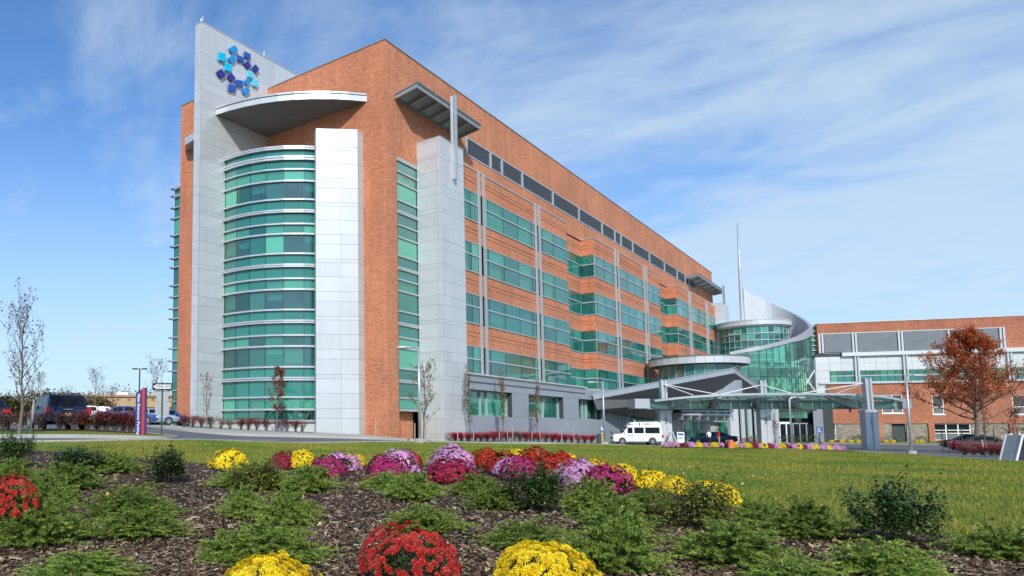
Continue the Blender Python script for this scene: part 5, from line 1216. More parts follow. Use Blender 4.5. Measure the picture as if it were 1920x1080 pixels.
for i, (px, c) in enumerate(((1554, 'yellow'), (1565, 'red'), (1573, 'yellow'), (1590, 'yellow'), (1604, 'yellow'), (1655, 'yellow'), (1668, 'yellow'), (1712, 'yellow'), (1722, 'yellow'))):
    g = gd(px, 111-(px-1548)*.035); o = empty('mum_plant', (g.x, g.y, g.z+.1), 'small %s mum by the brick wing wall, %s' % (NAMEC[c], ('nearest its left corner', 'between two yellow ones', 'third from the corner', 'left of dark domes', 'under dark domes', 'right of the canopy pier', 'second right of the pier', 'left of a white stake', 'by the brick pier')[i]), 'chrysanthemum', 'mums along the brick wing', rz=i); o.scale = (.38, .38, .33)
    for nm, me in (('blossoms', MB_['crimson' if c == 'red' else c][0]), ('foliage', MF_[0])): q = link(bpy.data.objects.new(nm, me)); q.parent = o

# ---- mulch chips and grass blades
def scatter(poly_fn, N_, lo, hi, dens_pow, pxr=(-700, 2500), seed=1):
    r = np.random.default_rng(seed); D = lo*(hi/lo)**(r.random(N_)**dens_pow); px = r.uniform(pxr[0], pxr[1], N_); lat = (px-PX0)/F_PX*D
    x = RV.x*lat+FH.x*D; y = RV.y*lat+FH.y*D; return x, y, D, px, r
bfx = np.array([((p.x*RV.x+p.y*RV.y)/(p.x*FH.x+p.y*FH.y)*F_PX+PX0, p.x*FH.x+p.y*FH.y) for p in bed_far]); bfx = bfx[np.argsort(bfx[:, 0])]
def bed_edge(px): return np.interp(px, bfx[:, 0], bfx[:, 1])
x, y, D, px, r = scatter(None, 230000, 3.2, 22, .85, (-150, 2080), 4)
k = D < bed_edge(px)+r.normal(0, .12, len(px)); x, y, D = x[k], y[k], D[k]; n = len(x); z = ztv(x, y)+r.random(n)*.02
L = r.uniform(.008, .034, n)*(1+(r.random(n) < .05)*1.1); W_ = L*r.uniform(.18, .45, n); a = r.uniform(0, pi, n)*.8+.5; til = r.normal(0, .25, n); rol = r.normal(0, .5, n)
dx = np.stack([np.cos(a)*np.cos(til), np.sin(a)*np.cos(til), np.sin(til)], -1); sd = np.stack([-np.sin(a)*np.cos(rol), np.cos(a)*np.cos(rol), np.sin(rol)], -1)
C = np.stack([x, y, z+.006], -1); dx *= L[:, None]; sd *= W_[:, None]
Q = np.stack([C-dx-sd*.6, C+dx*.7-sd, C+dx+sd*.5, C-dx*.8+sd], 1)
M['chips'] = island('bark_chips', [(0, (.05, .031, .018)), (.4, (.145, .092, .054)), (.75, (.28, .195, .125)), (.93, (.43, .33, .22)), (1, (.55, .47, .36))], .9, objvar=0, spec=.15)
tag(soup('mulch_chips', Q.reshape(-1, 3), 4, M['chips']), kind='stuff')
M['grass'] = island('grass_blades', [(0, (.08, .135, .018)), (.35, (.16, .225, .032)), (.7, (.25, .30, .048)), (.92, (.38, .34, .09)), (1, (.54, .46, .2))], .55, objvar=0, spec=.25, trans=.3)
gt = M['grass'].node_tree; gb = gt.nodes['Principled BSDF']; src = gb.inputs['Base Color'].links[0].from_socket
gc = mixc(gt, 1.0, src, ramp(gt, noise(gt, .28, 5, .65, geo_pos(gt)), [(.40, (.62, .92, .62)), (.48, (1.05, 1.08, .9)), (.55, (1.4, 1.18, .95)), (.66, (1.75, 1.3, 1.1))]), 'MULTIPLY')
gt.links.new(gc, gb.inputs['Base Color'])
lfx = np.array([((p.x*RV.x+p.y*RV.y)/(p.x*FH.x+p.y*FH.y)*F_PX+PX0, p.x*FH.x+p.y*FH.y) for p in lawn_far]); lfx = lfx[np.argsort(lfx[:, 0])]
x, y, D, px, r = scatter(None, 520000, 6.2, 62, .62, (-120, 2050), 9)
k = (D > bed_edge(px)+r.normal(0, .10, len(px))) & (D < np.interp(px, lfx[:, 0], lfx[:, 1])-.1); x, y, D = x[k], y[k], D[k]; n = len(x); z = ztv(x, y)-.035
hgt = r.uniform(.03, .075, n)*np.clip(1+.25*np.sin(x*.9+1.3*np.sin(y*.7)), .6, 1.5); wd = np.clip(.0022+D*.00022, .003, .012)*r.uniform(.7, 1.3, n); a = r.uniform(0, 2*pi, n); lean = r.uniform(.1, .9, n)*hgt; la = r.uniform(0, 2*pi, n)
C = np.stack([x, y, z], -1); s_ = np.stack([np.cos(a), np.sin(a), 0*a], -1)*wd[:, None]; T_ = C+np.stack([np.cos(la)*lean, np.sin(la)*lean, hgt], -1)
tag(soup('grass_blades', np.stack([C-s_, C+s_, T_], 1).reshape(-1, 3), 3, M['grass']), kind='stuff')
# fallen leaves
x, y, D, px, r = scatter(None, 420, 5, 16, .9, (0, 1950), 21); z = ztv(x, y)+.025; C = np.stack([x, y, z], -1)
M['dryleaf'] = island('dry_leaves', [(0, (.20, .08, .03)), (.5, (.34, .20, .09)), (.85, (.5, .40, .22)), (1, (.6, .5, .12))], .8, objvar=0)
tag(soup('fallen_leaves', leafcloud(r, C, .07).reshape(-1, 3), 4, M['dryleaf']), kind='stuff')

# ---- trees
def tree_meshes(seed, H, r0, crown0, spread, nmain, leaf_n, leaf_s, leafmat, barkmat='bark', levels=3, up=.55, tip=.35, clump=.0, shape='oval'):
    rg = random.Random(seed); mb = MB(); tips = []
    lead = [Vector((0, 0, -.1))]; n = 9; x = y = 0
    for k in range(1, n+1): x += rg.gauss(0, .012)*H; y += rg.gauss(0, .012)*H; lead.append(Vector((x*.5, y*.5, H*k/n*.96)))
    mb.tube(lead, [r0*(1.15 if k == 0 else (1-k/(n+.6))**.9) for k in range(n+1)], 8)
    def at_h(f): q = f*n; i = min(int(q), n-1); return lead[i].lerp(lead[i+1], q-i)
    def branch(p, d, L, r, lv):
        pts = [p]; m = 4 if lv < 3 else 3
        for k in range(m):
            d = (d+Vector((rg.gauss(0, .16), rg.gauss(0, .16), rg.gauss(up*.16, .10)))).normalized(); pts.append(pts[-1]+d*L/m)
        mb.tube(pts, [r*(1-k/(m+.3)) for k in range(m+1)], 5 if lv == 1 else 3, cap=False)
        if lv >= 2: tips.extend([(pts[j], lv) for j in range(1, m+1)])
        else: tips.append((pts[-1], lv))
        if lv < levels:
            nb = rg.randint(4, 6) if lv == 1 else rg.randint(2, 4)
            for _ in range(nb):
                j = rg.uniform(.25, 1)*m; i = min(int(j), m-1); q = pts[i].lerp(pts[i+1], j-i); dd = (d*.7+Vector((rg.gauss(0, .6), rg.gauss(0, .6), rg.gauss(up*.4, .35)))).normalized()
                branch(q, dd, L*rg.uniform(.35, .6), r*.5, lv+1)
    for i in range(nmain):
        f = crown0+(1-crown0)*(i+.3)/nmain*.93; a = i*2.4+rg.uniform(-.4, .4); s = (f-crown0)/(1-crown0)
        ext = {'oval': sin(pi*min(1, s*.78+.22))**.8, 'cone': (1-s)*.9+.15, 'vase': .55+.35*sin(pi*s)}[shape]
        d = Vector((cos(a), sin(a), up*(1.0+s*1.2))).normalized(); branch(at_h(f), d, spread*ext*rg.uniform(.8, 1.12), r0*.42*(1-s*.6), 1)
    wood = mb.build('trunk', M[barkmat]); wm_ = wood.data; bpy.data.objects.remove(wood)
    r = np.random.default_rng(seed); TP = np.array([tuple(t[0]) for t in tips]); k = r.integers(0, len(TP), leaf_n); C = TP[k]+r.normal(0, 1, (leaf_n, 3))*clump
    lf = soup('crown', leafcloud(r, C, leaf_s, up=.1).reshape(-1, 3), 4, M[leafmat], 'mesh') if leaf_n else None
    return wm_, lf
M['oakleaf'] = island('rust_oak_leaves', [(0, (.24, .04, .018)), (.35, (.50, .10, .03)), (.75, (.68, .19, .05)), (1, (.66, .36, .10))], .6, objvar=0, trans=.3)
M['redleaf'] = island('red_leaves', [(0, (.22, .03, .02)), (.6, (.40, .07, .04)), (1, (.35, .20, .06))], .6, objvar=.1, trans=.3)
M['goldleaf'] = island('olive_gold_leaves', [(0, (.16, .11, .02)), (.5, (.34, .24, .05)), (.85, (.42, .20, .06)), (1, (.14, .16, .04))], .6, objvar=.1, trans=.3)
M['purpleleaf'] = island('dark_maroon_leaves', [(0, (.12, .03, .025)), (.6, (.28, .07, .05)), (1, (.30, .16, .09))], .6, objvar=.1, trans=.2)
M['bushred'] = island('burning_bush_leaves', [(0, (.40, .015, .035)), (.5, (.62, .03, .075)), (1, (.75, .12, .14))], .6, objvar=.2, trans=.3)
M['bushdull'] = island('dull_red_leaves', [(0, (.20, .03, .03)), (.6, (.40, .065, .06)), (1, (.46, .18, .13))], .6, objvar=.2, trans=.3)
M['farleaf'] = island('far_foliage', [(0, (.05, .07, .02)), (.5, (.12, .13, .04)), (1, (.28, .15, .05))], .8, objvar=.3)
def plant_tree(ms, name, px, D, label, group=None, sc=1.0, rz=0, cat='tree', base=None):
    g = gd(px, D); o = empty(name, (g.x, g.y, g.z), label, cat, group, rz=rz); o.scale = (sc, sc, sc)
    for nm, me in (('trunk', ms[0]), ('crown', ms[1])):
        if me: q = link(bpy.data.objects.new(nm, me)); q.parent = o
    return o
plant_tree(tree_meshes(101, 11.0, .24, .24, 4.7, 46, 27000, .19, 'oakleaf', levels=3, up=.30, clump=.14, shape='cone'), 'oak_tree', 1826, 63, 'broad rust red oak standing in front of the brick wing', rz=.4).scale = (.86, .86, 1.0)
plant_tree(tree_meshes(102, 6.0, .09, .2, 2.6, 17, 900, .12, 'purpleleaf', levels=3, up=1.0, clump=.05, shape='vase'), 'young_tree', 38, 30, 'tall nearly bare young tree with maroon leaves at left edge', rz=.2, sc=.84)
plant_tree(tree_meshes(103, 4.4, .05, .22, 1.1, 11, 260, .15, 'goldleaf', levels=3, up=.9, clump=.03, shape='oval'), 'young_tree', 388, 52.0, 'nearly bare young tree in front of the foot of the silver blade wall', 'young street trees', .92)
plant_tree(tree_meshes(104, 4.9, .06, .2, 1.0, 15, 1900, .14, 'redleaf', levels=3, up=.9, clump=.07, shape='oval'), 'young_tree', 519, 51.5, 'young tree with red leaves in front of the curved glass', None, .98)
gm = [tree_meshes(105+i, 5.6, .06, .16, 1.35, 17, 900, .15, 'goldleaf', levels=3, up=1.05, clump=.05, shape='vase') for i in range(2)]
gm2 = tree_meshes(109, 5.3, .05, .22, 1.05, 18, 800, .13, 'goldleaf', levels=3, up=1.5, clump=.05, shape='vase')
plant_tree(tree_meshes(107, 5.3, .06, .17, 1.6, 18, 700, .15, 'goldleaf', levels=3, up=.9, clump=.05, shape='oval'), 'young_tree', 793, 47.5, 'sparse young tree right behind the grey lamp post at building corner', None, .98)
for i, (px, D, lab, sc) in enumerate(((880, 57.3, 'narrow gold leaved young tree nearest the silver shaft', 1.05), (943, 61.6, 'narrow gold leaved young tree between two podium windows', 1.06), (1004, 66.6, 'narrow gold leaved young tree farthest along the podium', 1.0))): plant_tree(gm2, 'young_tree', px, D, lab, 'young trees along the podium', sc, rz=i*1.9)
plant_tree(tree_meshes(111, 3.0, .04, .35, .8, 12, 900, .09, 'redleaf', levels=3, up=.8, clump=.08), 'young_tree', 1449, 92, 'small pinkish tree with white trunk guard behind the middle pier', sc=1.0)
plant_tree(tree_meshes(112, 6.6, .06, .2, 1.1, 16, 700, .13, 'redleaf', levels=3, up=1.2, clump=.08, shape='vase'), 'young_tree', 1843, 58, 'slim young tree in front of the broad oak', sc=.95)
plant_tree(tree_meshes(113, 3.4, .05, .1, 1.3, 14, 900, .13, 'purpleleaf', levels=3, up=.8, clump=.1), 'young_tree', 1900, 55, 'dark leafed small tree at the right edge behind folding sign', sc=1.0)
bt = [tree_meshes(114+i, 5.2, .07, .2, 1.8, 12, 500, .13, ('goldleaf', 'redleaf')[i], levels=3, up=.8, clump=.15) for i in range(2)]
for i, (px, D, s, lab) in enumerate(((72, 70, .95, 'thin bare tree in the car park behind the dark blue SUV'), (125, 95, .95, 'faint bare tree left of the tan building'), (178, 68, 1.0, 'half leafed tree in front of the tan building'), (212, 72, .72, 'short red tree before the tan building'), (296, 66, 1.15, 'bare tree with orange leaves behind the one way sign'))): plant_tree(bt[i % 2 if i != 3 else 1], 'parking_tree', px, D, lab, 'trees in the car park', s, rz=i*1.3)
# far tree mass
r = np.random.default_rng(77)
for i, (px, D, w_, h_, n_) in enumerate(((-60, 150, 44, 7.5, 22000), (70, 165, 34, 8.0, 20000), (152, 195, 20, 11.0, 12000), (330, 240, 26, 12, 3000), (232, 250, 26, 15, 4000))):
    g = gd(px, D); cc = np.stack([r.uniform(-w_/2, w_/2, 30), r.uniform(-4, 4, 30), r.uniform(.06, .85, 30)*h_*(1-.3*np.abs(np.linspace(-1, 1, 30)))], -1); k = r.integers(0, 30, n_); C = cc[k]+r.normal(0, 1, (n_, 3))*np.array([w_*.05, 1.5, h_*.10]); C[:, 2] = np.clip(C[:, 2], .1, h_)
    lat_ = C[:, 0]; W3 = np.stack([g.x+RV.x*C[:, 0]+FH.x*C[:, 1], g.y+RV.y*C[:, 0]+FH.y*C[:, 1], g.z+C[:, 2]], -1)
    tag(soup('distant_wood', leafcloud(r, W3, .65).reshape(-1, 3), 4, M['farleaf']), kind='stuff')
# woods behind the camera, seen only as reflections in the low windows
W3 = []
for i in range(60):
    a = i/59*2.6-1.3; c = np.array([RV.x*sin(a)*150-FH.x*95+20, RV.y*sin(a)*150-FH.y*95, 0]); W3.append(c+r.normal(0, 1, (160, 3))*np.array([5, 5, 3.2])+np.array([0, 0, 6.0]))
W3 = np.concatenate(W3); W3[:, 2] = np.abs(W3[:, 2]); tag(soup('distant_wood', leafcloud(r, W3, 2.2).reshape(-1, 3), 4, M['farleaf']), kind='stuff')

# ---- burning bushes
def bush_meshes(seed, mt, n=900, dens=1.0):
    rg = random.Random(seed); mb = MB(); tips = []
    for i in range(26):
        a = rg.uniform(0, 2*pi); e = rg.uniform(.1, .5); L = rg.uniform(.7, 1.05); p0 = Vector((rg.gauss(0, .05), rg.gauss(0, .05), 0)); p1 = p0+Vector((cos(a)*e*.5, sin(a)*e*.5, L*.5)); p2 = p0+Vector((cos(a)*e*1.1, sin(a)*e*1.1, L)); mb.tube([p0, p1, p2], [.014, .01, .005], 3, cap=False); tips += [p1, p2, p1.lerp(p2, .5)]
        for j in range(3): q = p1.lerp(p2, rg.random()); q2 = q+Vector((rg.gauss(0, .16), rg.gauss(0, .16), rg.uniform(.05, .25))); mb.tube([q, q2], [.006, .003], 3, cap=False); tips.append(q2)
    o = mb.build('stems', M['twig']); wm_ = o.data; bpy.data.objects.remove(o)
    r = np.random.default_rng(seed); TP = np.array([tuple(t) for t in tips]); k = r.integers(0, len(TP), n); C = TP[k]+r.normal(0, .085, (n, 3)); C[:, 2] = np.maximum(C[:, 2], .12)
    return wm_, soup('crown', leafcloud(r, C, .095).reshape(-1, 3), 4, M[mt], 'mesh')
BR = [bush_meshes(201+i, 'bushred', 2000) for i in range(2)]; BD = [bush_meshes(211+i, 'bushdull', 900) for i in range(2)]; BS = [bush_meshes(221, 'bushdull', 260)]
def bush(ms, px, D, w, h, lab, grp, i):
    g = gd(px, D); o = empty('burning_bush', (g.x, g.y, g.z+.02), lab, 'bush', grp, rz=i*2.1); o.scale = (w, w, h)
    for nm, me in (('stems', ms[0]), ('crown', ms[1])): q = link(bpy.data.objects.new(nm, me)); q.parent = o
ordn = ['first', 'second', 'third', 'fourth', 'fifth', 'sixth', 'seventh', 'eighth', 'ninth', 'tenth', 'eleventh', 'twelfth', 'thirteenth', 'fourteenth', 'fifteenth', 'sixteenth', 'seventeenth', 'eighteenth', 'nineteenth', 'twentieth', 'twenty-first', 'twenty-second']
for i, px in enumerate((8, 40, 78, 112, 142, 166, 184, 200, 216, 232, 246)): bush(BS[0] if i < 5 else BD[i % 2], px, 33.2+i*.22, 1.15, .84 if i < 7 else .92, '%s red twigged bush from the left in front of the SUV and sign' % ordn[i], 'red bushes on the traffic island', i)
for i, px in enumerate((290, 312, 345, 362, 378, 396, 414, 432, 452, 466, 482, 500, 518, 538, 554, 566)): bush((BS[0] if i in (6, 7, 12, 15) else BD[i % 2]), px, 62 if i < 2 else 53.2-(i-2)*.12, .9, .80, '%s wine red bush from the left along the silver tower foot' % ordn[i], 'red bushes at the tower foot', i)
for i in range(22):
    px = 852+i*12.1; bush(BR[i % 2] if i not in (2, 4, 7, 9, 10, 14, 19) else BD[i % 2], px, 28.76/(.6521-.7581*(px-575)/1356)*.962, .95, .62 if i < 6 else .78, '%s crimson bush from the left along the podium wall' % ordn[i], 'crimson bushes along the podium', i)
for i, px in enumerate((1802, 1818, 1834, 1850, 1864, 1878)): bush(BD[i % 2], px, 51, 1.0, .58, '%s dark red bush from the left before the maroon convertible' % ordn[i], 'dark red bushes by the convertible', i)
# dark clipped domes and low planting by the entrance
DM = soup('crown', np.concatenate([leafcloud(np.random.default_rng(5), dome_points(5, 900)*np.random.default_rng(6).uniform(.8, 1.02, (len(dome_points(5, 900)), 1)), .12)]).reshape(-1, 3), 4, M['holly'], 'mesh')
for i, (px, D, s, mt, lab) in enumerate(((1600, 112, 1.3, 0, 'dark clipped dome shrub by the field stone wall, left one'), (1612, 111, 1.3, 0, 'dark clipped dome shrub right of its twin by stone'), (1664, 108, 1.2, 0, 'dark dome shrub just right of the big pier'), (1720, 106, 1.1, 0, 'dark dome shrub near the white stake'), (1400, 92, 1.0, 1, 'wine coloured shrub between the pier and white pylon'), (1412, 91, 1.3, 2, 'bright olive shrub beside the middle pier'), (1425, 91, 1.2, 2, 'olive shrub touching the middle pier'), (1392, 90, .9, 1, 'low wine coloured shrub at the foot of the white pylon'), (1470, 100, 1.4, 0, 'dark shrub before the glass doors, left'), (1492, 101, 1.4, 0, 'dark shrub before the glass doors, middle'), (1514, 102, 1.5, 0, 'dark shrub before the glass doors, right'))):
    g = gd(px, D); o = link(bpy.data.objects.new('dome_shrub', DM if mt == 0 else DM.copy())); o.location = (g.x, g.y, g.z+.1); o.scale = (s, s, s*.8)
    if mt: o.data.materials[0] = M['bushdull' if mt == 1 else 'boxleaf']
    tag(o, lab, 'shrub', 'clipped shrubs near the entrance')
# ================================================================== STREET FURNITURE
M['post'] = simple('galvanised_post', (.50, .52, .54), .4, .5, .06, 2)
M['wood'] = simple('weathered_stake', (.46, .42, .36), .85, 0, .15, 6)
def lamp(px, D, H, label, arm=-1):
    g = gd(px, D); o = empty('street_lamp', (g.x, g.y, g.z), label, 'street lamp', None, rz=YAW)
    b = MB(); b.prism([(.11*cos(t*pi/4+.4), .11*sin(t*pi/4+.4)) for t in range(8)], 0, H) if False else b.tube([(0, 0, 0), (0, 0, H)], [.085, .065], 10); b.build('pole', M['post'], o, True)
    b = MB(); b.prism([(.28*cos(t*pi/4+.39), .28*sin(t*pi/4+.39)) for t in range(8)], -.2, .22); b.build('base', M['concrete'], o)
    b = MB(); b.tube([(0, 0, H-.12), (arm*.35, 0, H-.02), (arm*.6, 0, H-.04)], .035, 6); b.build('arm', M['post'], o)
    b = MB(); b.prism([(arm*.45, -.12), (arm*.85, -.2), (arm*1.25, -.15), (arm*1.38, 0), (arm*1.25, .15), (arm*.85, .2), (arm*.45, .12)][::(1 if arm > 0 else -1)], H-.10, H+.02); b.build('lamp_head', M['post'], o, bevel=.02)
    b = MB(); b.box(min(arm*.7, arm*1.2), max(arm*.7, arm*1.2), -.1, .1, H-.125, H-.101); b.build('lens', M['white'], o)
lamp(786, 43.5, 5.75, 'grey street lamp in front of the corner of the brick building')
lamp(1131, 62, 5.35, 'grey street lamp between the podium and the white van')
lamp(1702, 48.2, 5.25, 'grey street lamp standing before the brick wing at right', 1)
g = gd(1480, 58); o = empty('street_lamp', (g.x, g.y, g.z), 'grey street lamp under the glazed canopy bent over to the right', 'street lamp', None, rz=YAW)
b = MB(); b.tube([(0, 0, 0), (0, 0, 3.95), (.12, 0, 4.1), (.4, 0, 4.15), (.75, 0, 4.15)], .075, 8); b.build('pole', M['post'], o, True)
b = MB(); b.prism([(.7, -.15), (1.15, -.12), (1.15, .12), (.7, .15)], 4.05, 4.2); b.build('lamp_head', M['post'], o)
g = gd(261, 90); o = empty('street_lamp', (g.x, g.y, g.z), 'thin twin headed car park lamp behind the blue pylon sign', 'street lamp', None, rz=YAW)
b = MB(); b.tube([(0, 0, 0), (0, 0, 7.0)], .09, 8); b.build('pole', M['dark'], o); b = MB(); b.box(-.9, -.3, -.2, .2, 6.95, 7.1); b.box(.3, .9, -.2, .2, 6.95, 7.1); b.box(-.3, .3, -.05, .05, 6.98, 7.06); b.build('lamp_head', M['dark'], o)
STK = [(704, 48, 1.3, 'pale stake before the brick corner'), (777, 47, 1.1, 'short stake left of the corner lamp post'), (798, 50, .9, 'low stake right of the corner lamp post'), (857, 52, 1.35, 'tall pale stake before the silver shaft'), (869, 56, .9, 'low stake left of the first podium tree'), (887, 56, .9, 'low stake right of the first podium tree'), (935, 60, .9, 'low stake left of the second podium tree'), (950, 61.5, .9, 'low stake right of the second podium tree'), (960, 56, 1.25, 'tall pale stake under the first podium window'), (996, 65, .9, 'low stake left of the third podium tree'), (1011, 66, .9, 'low stake right of the third podium tree'), (1051, 58, 1.25, 'tall pale stake under second podium window'), (1074, 61, 1.2, 'tall pale stake between second and third podium window'), (1452, 92, 1.5, 'pale stake by the small pink tree'), (1563, 95, 1.6, 'pale stake before the stone wall'), (1706, 95, 1.5, 'pale stake by the brick pier at right')]
for px, D, h, lab in STK:
    g = gd(px, D); b = MB(); b.bar((0, 0, -.15), (random.uniform(-.02, .02), 0, h), .042, .042); o = b.build('stake', M['wood']); o.location = g; tag(o, lab, 'stake', 'stakes round the young trees')
for px, lab in ((58, 'leaning pale wooden stake beside the bare tree at left'), (1838, 'white leaning stake by the convertible')):
    g = gd(px, 31.0 if px < 100 else 52); b = MB(); d = RVh*(.13 if px < 100 else -.1); b.bar((0, 0, -.1), (d.x, d.y, 1.45 if px < 100 else 1.1), .07, .07); o = b.build('stake', M['wood']); o.location = g; tag(o, lab, 'stake')
for px, D in ((1761, 60), (1772, 59), (1798, 55), (1858, 53), (1895, 53)):
    g = gd(px, D); b = MB(); b.tube([(0, 0, -.1), (0, 0, 2.0)], .035, 6); o = b.build('post', M['dark']); o.location = g; tag(o, 'thin black post near the parked convertible, %s' % {1761: 'left of a pair', 1772: 'right of a pair', 1798: 'before its tail', 1858: 'before its windscreen', 1895: 'behind the folding sign'}[px], 'post', 'black posts by the convertible')
# blue and red pylon sign
M['signblue'] = simple('sign_navy', (.035, .030, .17), .4, 0, .04, 1); M['signred'] = simple('sign_red', (.55, .03, .035), .4, 0, .04, 1); M['blue'] = simple('sign_blue', (.02, .09, .30), .4, 0, .05, 1)
g = gd(265, 33.2); o = empty('pylon_sign', (g.x, g.y, g.z), 'tall navy blue and red pylon sign lettered Main Entrance Parking', 'sign', None, rz=YAW); o.scale = (.74, .88, .90)
hh = 2.42; b = MB(); pr_ = [(-.32, 0), (.10, 0), (.10, hh*.965), (0, hh*.965), (-.18, hh*.93), (-.32, hh*.87)]
b.hexa([(-.32, -.14, .06), (.10, -.14, .06), (.10, .14, .06), (-.32, .14, .06), (-.30, -.14, hh*.87), (.10, -.14, hh*.87), (.10, .14, hh*.87), (-.30, .14, hh*.87)])
i = len(b.v); arc = [(-.30+.40*k/7, hh*.87+.22*sin(pi/2*k/7)**.8) for k in range(8)]
b.v += [(x, -.16, z) for x, z in arc]+[(x, .16, z) for x, z in arc]+[(.10, -.16, hh*.87), (.10, .16, hh*.87)]
b.f += [tuple(range(i, i+8))+(i+16,), tuple(range(i+15, i+7, -1))+(i+17,)]+[(i+k, i+k+8, i+k+9, i+k+1) for k in range(7)]; b.m += [0]*9
b.build('sign_body', M['signblue'], o)
b = MB(); b.box(.10, .25, -.17, .17, .03, hh); b.build('red_fin', M['signred'], o); b = MB(); b.box(.25, .33, -.13, .13, .04, hh-.01); b.build('edge_fin', M['signblue'], o); b = MB(); b.box(-.31, .11, -.15, .15, hh*.862, hh*.872); b.build('red_band', M['signred'], o); b = MB(); b.box(-.28, .3, -.1, .1, -.15, .06); b.build('base', M['signred'], o)
Mt = Matrix.Translation((-.12, -.146, hh*.44)) @ Matrix.Rotation(pi/2, 4, 'X') @ Matrix.Rotation(-pi/2, 4, 'Z')
text_mesh('lettering', 'Main Entrance Parking', .225, M['white'], Mt, o, .003, 1.03, .004)
# one way sign with plates behind it
g = gd(304, 37); o = empty('one_way_sign', (g.x, g.y, g.z), 'black and white ONE WAY arrow sign on green post before grey sign backs', 'sign', None, rz=YAW)
M['greenpost'] = simple('green_post', (.02, .08, .05), .5, .2, .1, 3); M['alu'] = simple('sign_back_grey', (.40, .42, .43), .45, .6, .05, 2)
b = MB(); b.box(-.035, .035, -.03, .03, -.2, 2.72); b.build('post', M['greenpost'], o)
b = MB(); b.box(-.50, .50, -.055, -.045, 2.30, 2.66); b.build('sign_plate', M['black'], o)
b = MB(); zz0 = 2.48
for P_ in ([(-.46, 2.48), (-.24, 2.33), (-.24, 2.63)], [(-.24, 2.375), (.46, 2.375), (.46, 2.585), (-.24, 2.585)]): i = len(b.v); b.v += [(x, -.059, z) for x, z in P_]; b.f.append(tuple(range(i, i+len(P_)))); b.m.append(0)
b.build('white_arrow', M['white'], o)
text_mesh('lettering', 'ONE WAY', .19, M['black'], Matrix.Translation((.12, -.061, 2.48)) @ Matrix.Rotation(pi/2, 4, 'X'), o, .001, 1.0, .003)
b = MB(); i = 0; P_ = [(-.30, 1.72), (.30, 1.72), (.30, 1.98), (.42, 2.12), (.42, 2.28), (-.44, 2.28), (-.44, 2.12), (-.30, 1.98)]
b.v += [(x, .04, z) for x, z in P_]+[(x, .05, z) for x, z in P_]; b.f += [tuple(range(8)), tuple(range(15, 7, -1))]+[(k, (k+1) % 8, 8+(k+1) % 8, 8+k) for k in range(8)]; b.m += [0]*10; b.build('sign_back', M['alu'], o)
b = MB(); b.box(-.36, .36, .042, .052, 1.03, 1.70); b.build('sign_back', M['alu'], o)
# blue direction signs
for px, D, w_, z0, h_, lab, pm in ((1127, 60, .34, 1.05, .45, 'blue sign on yellow post beside the white van', 'yel'), (1533, 92, .78, 1.45, .80, 'blue information sign on thin post before the brick wing corner', 'dark')):
    g = gd(px, D); o = empty('blue_sign', (g.x, g.y, g.z), lab, 'sign', None, rz=YAW); M['yel'] = M.get('yel') or simple('yellow_paint', (.6, .45, .1), .6, 0, .05, 1)
    b = MB(); b.box(-.05, .05, .02, .1, -.1, z0+h_*.9); b.build('post', M[pm], o); b = MB(); b.box(-w_/2, w_/2, -.02, .02, z0, z0+h_); b.build('sign_plate', M['blue'], o)
    b = MB()
    for k in range(3): zq = z0+h_*(.2+.27*k); b.box(-w_*.38, w_*(.34-.1*k), -.026, -.021, zq, zq+.07)
    b.build('white_stripe', M['white'], o)
# folding signs
def aframe(px, D, w_, h_, rz, label, face='panel'):
    g = gd(px, D); o = empty('folding_sign', (g.x, g.y, g.z), label, 'sign', None, rz=rz); s = h_*.36
    for sg in (-1, 1):
        b = MB(); b.hexa([(-w_/2, sg*s, 0), (w_/2, sg*s, 0), (w_/2, sg*s+.03, 0), (-w_/2, sg*s+.03, 0), (-w_/2, sg*.04, h_), (w_/2, sg*.04, h_), (w_/2, sg*.04+.03, h_), (-w_/2, sg*.04+.03, h_)]); b.build('board', M[face], o)
        for x_ in (-w_/2, w_/2-.04): b = MB(); b.bar((x_+.02, sg*(s+.005)+.012, 0), (x_+.02, sg*.045+.012, h_+.02), .05, .07); b.build('edge_rail', M['white'], o)
    for x_ in (-.25, .25): b = MB(); b.tube([(x_*w_, -.03, h_), (x_*w_, -.02, h_+.06), (x_*w_, .03, h_+.06), (x_*w_, .05, h_)], .025, 6); b.build('hinge', M['white'], o)
    return o
aframe(1899, 31.5, .80, 1.12, YAW+radians(88), 'big grey folding sign with white rails at the right edge of lawn', 'panel_blue')
aframe(1256, 80, .9, 1.45, YAW+radians(75), 'white folding sign beside the left pier of canopy', 'white')
g = gd(1273, 80.5); o = empty('notice_board', (g.x, g.y, g.z), 'white framed notice board standing before two people in blue', 'sign', None, rz=YAW)
b = MB(); b.box(-.4, .4, -.03, .03, .25, 1.45); b.build('board', M['white'], o); b = MB(); b.box(-.42, -.37, -.05, .05, -.1, 1.5); b.box(.37, .42, -.05, .05, -.1, 1.5); b.build('legs', M['trim'], o); b = MB(); b.box(-.3, .3, -.035, -.031, 1.1, 1.3); b.box(-.3, .15, -.035, -.031, .85, .92); b.box(-.3, .22, -.035, -.031, .7, .76); b.build('print', M['blue'], o)
g = gd(1366, 49.0); b = MB(); b.tube([(0, 0, 0), (0, 0, .05), (0, 0, .55)], [.22, .2, .15], 10); o = b.build('orange_barrel', simple('orange_plastic', (.75, .16, .05), .5)); o.location = g; tag(o, 'orange tub standing among the mums along the drive', 'tub')
g = gd(1121, 72); b = MB(); b.tube([(0, 0, 0), (0, 0, .9), (0, 0, 1.0)], [.25, .25, .1], 10); o = b.build('litter_bin', M['dark']); o.location = g; tag(o, 'dark litter bin by the podium wall', 'bin')

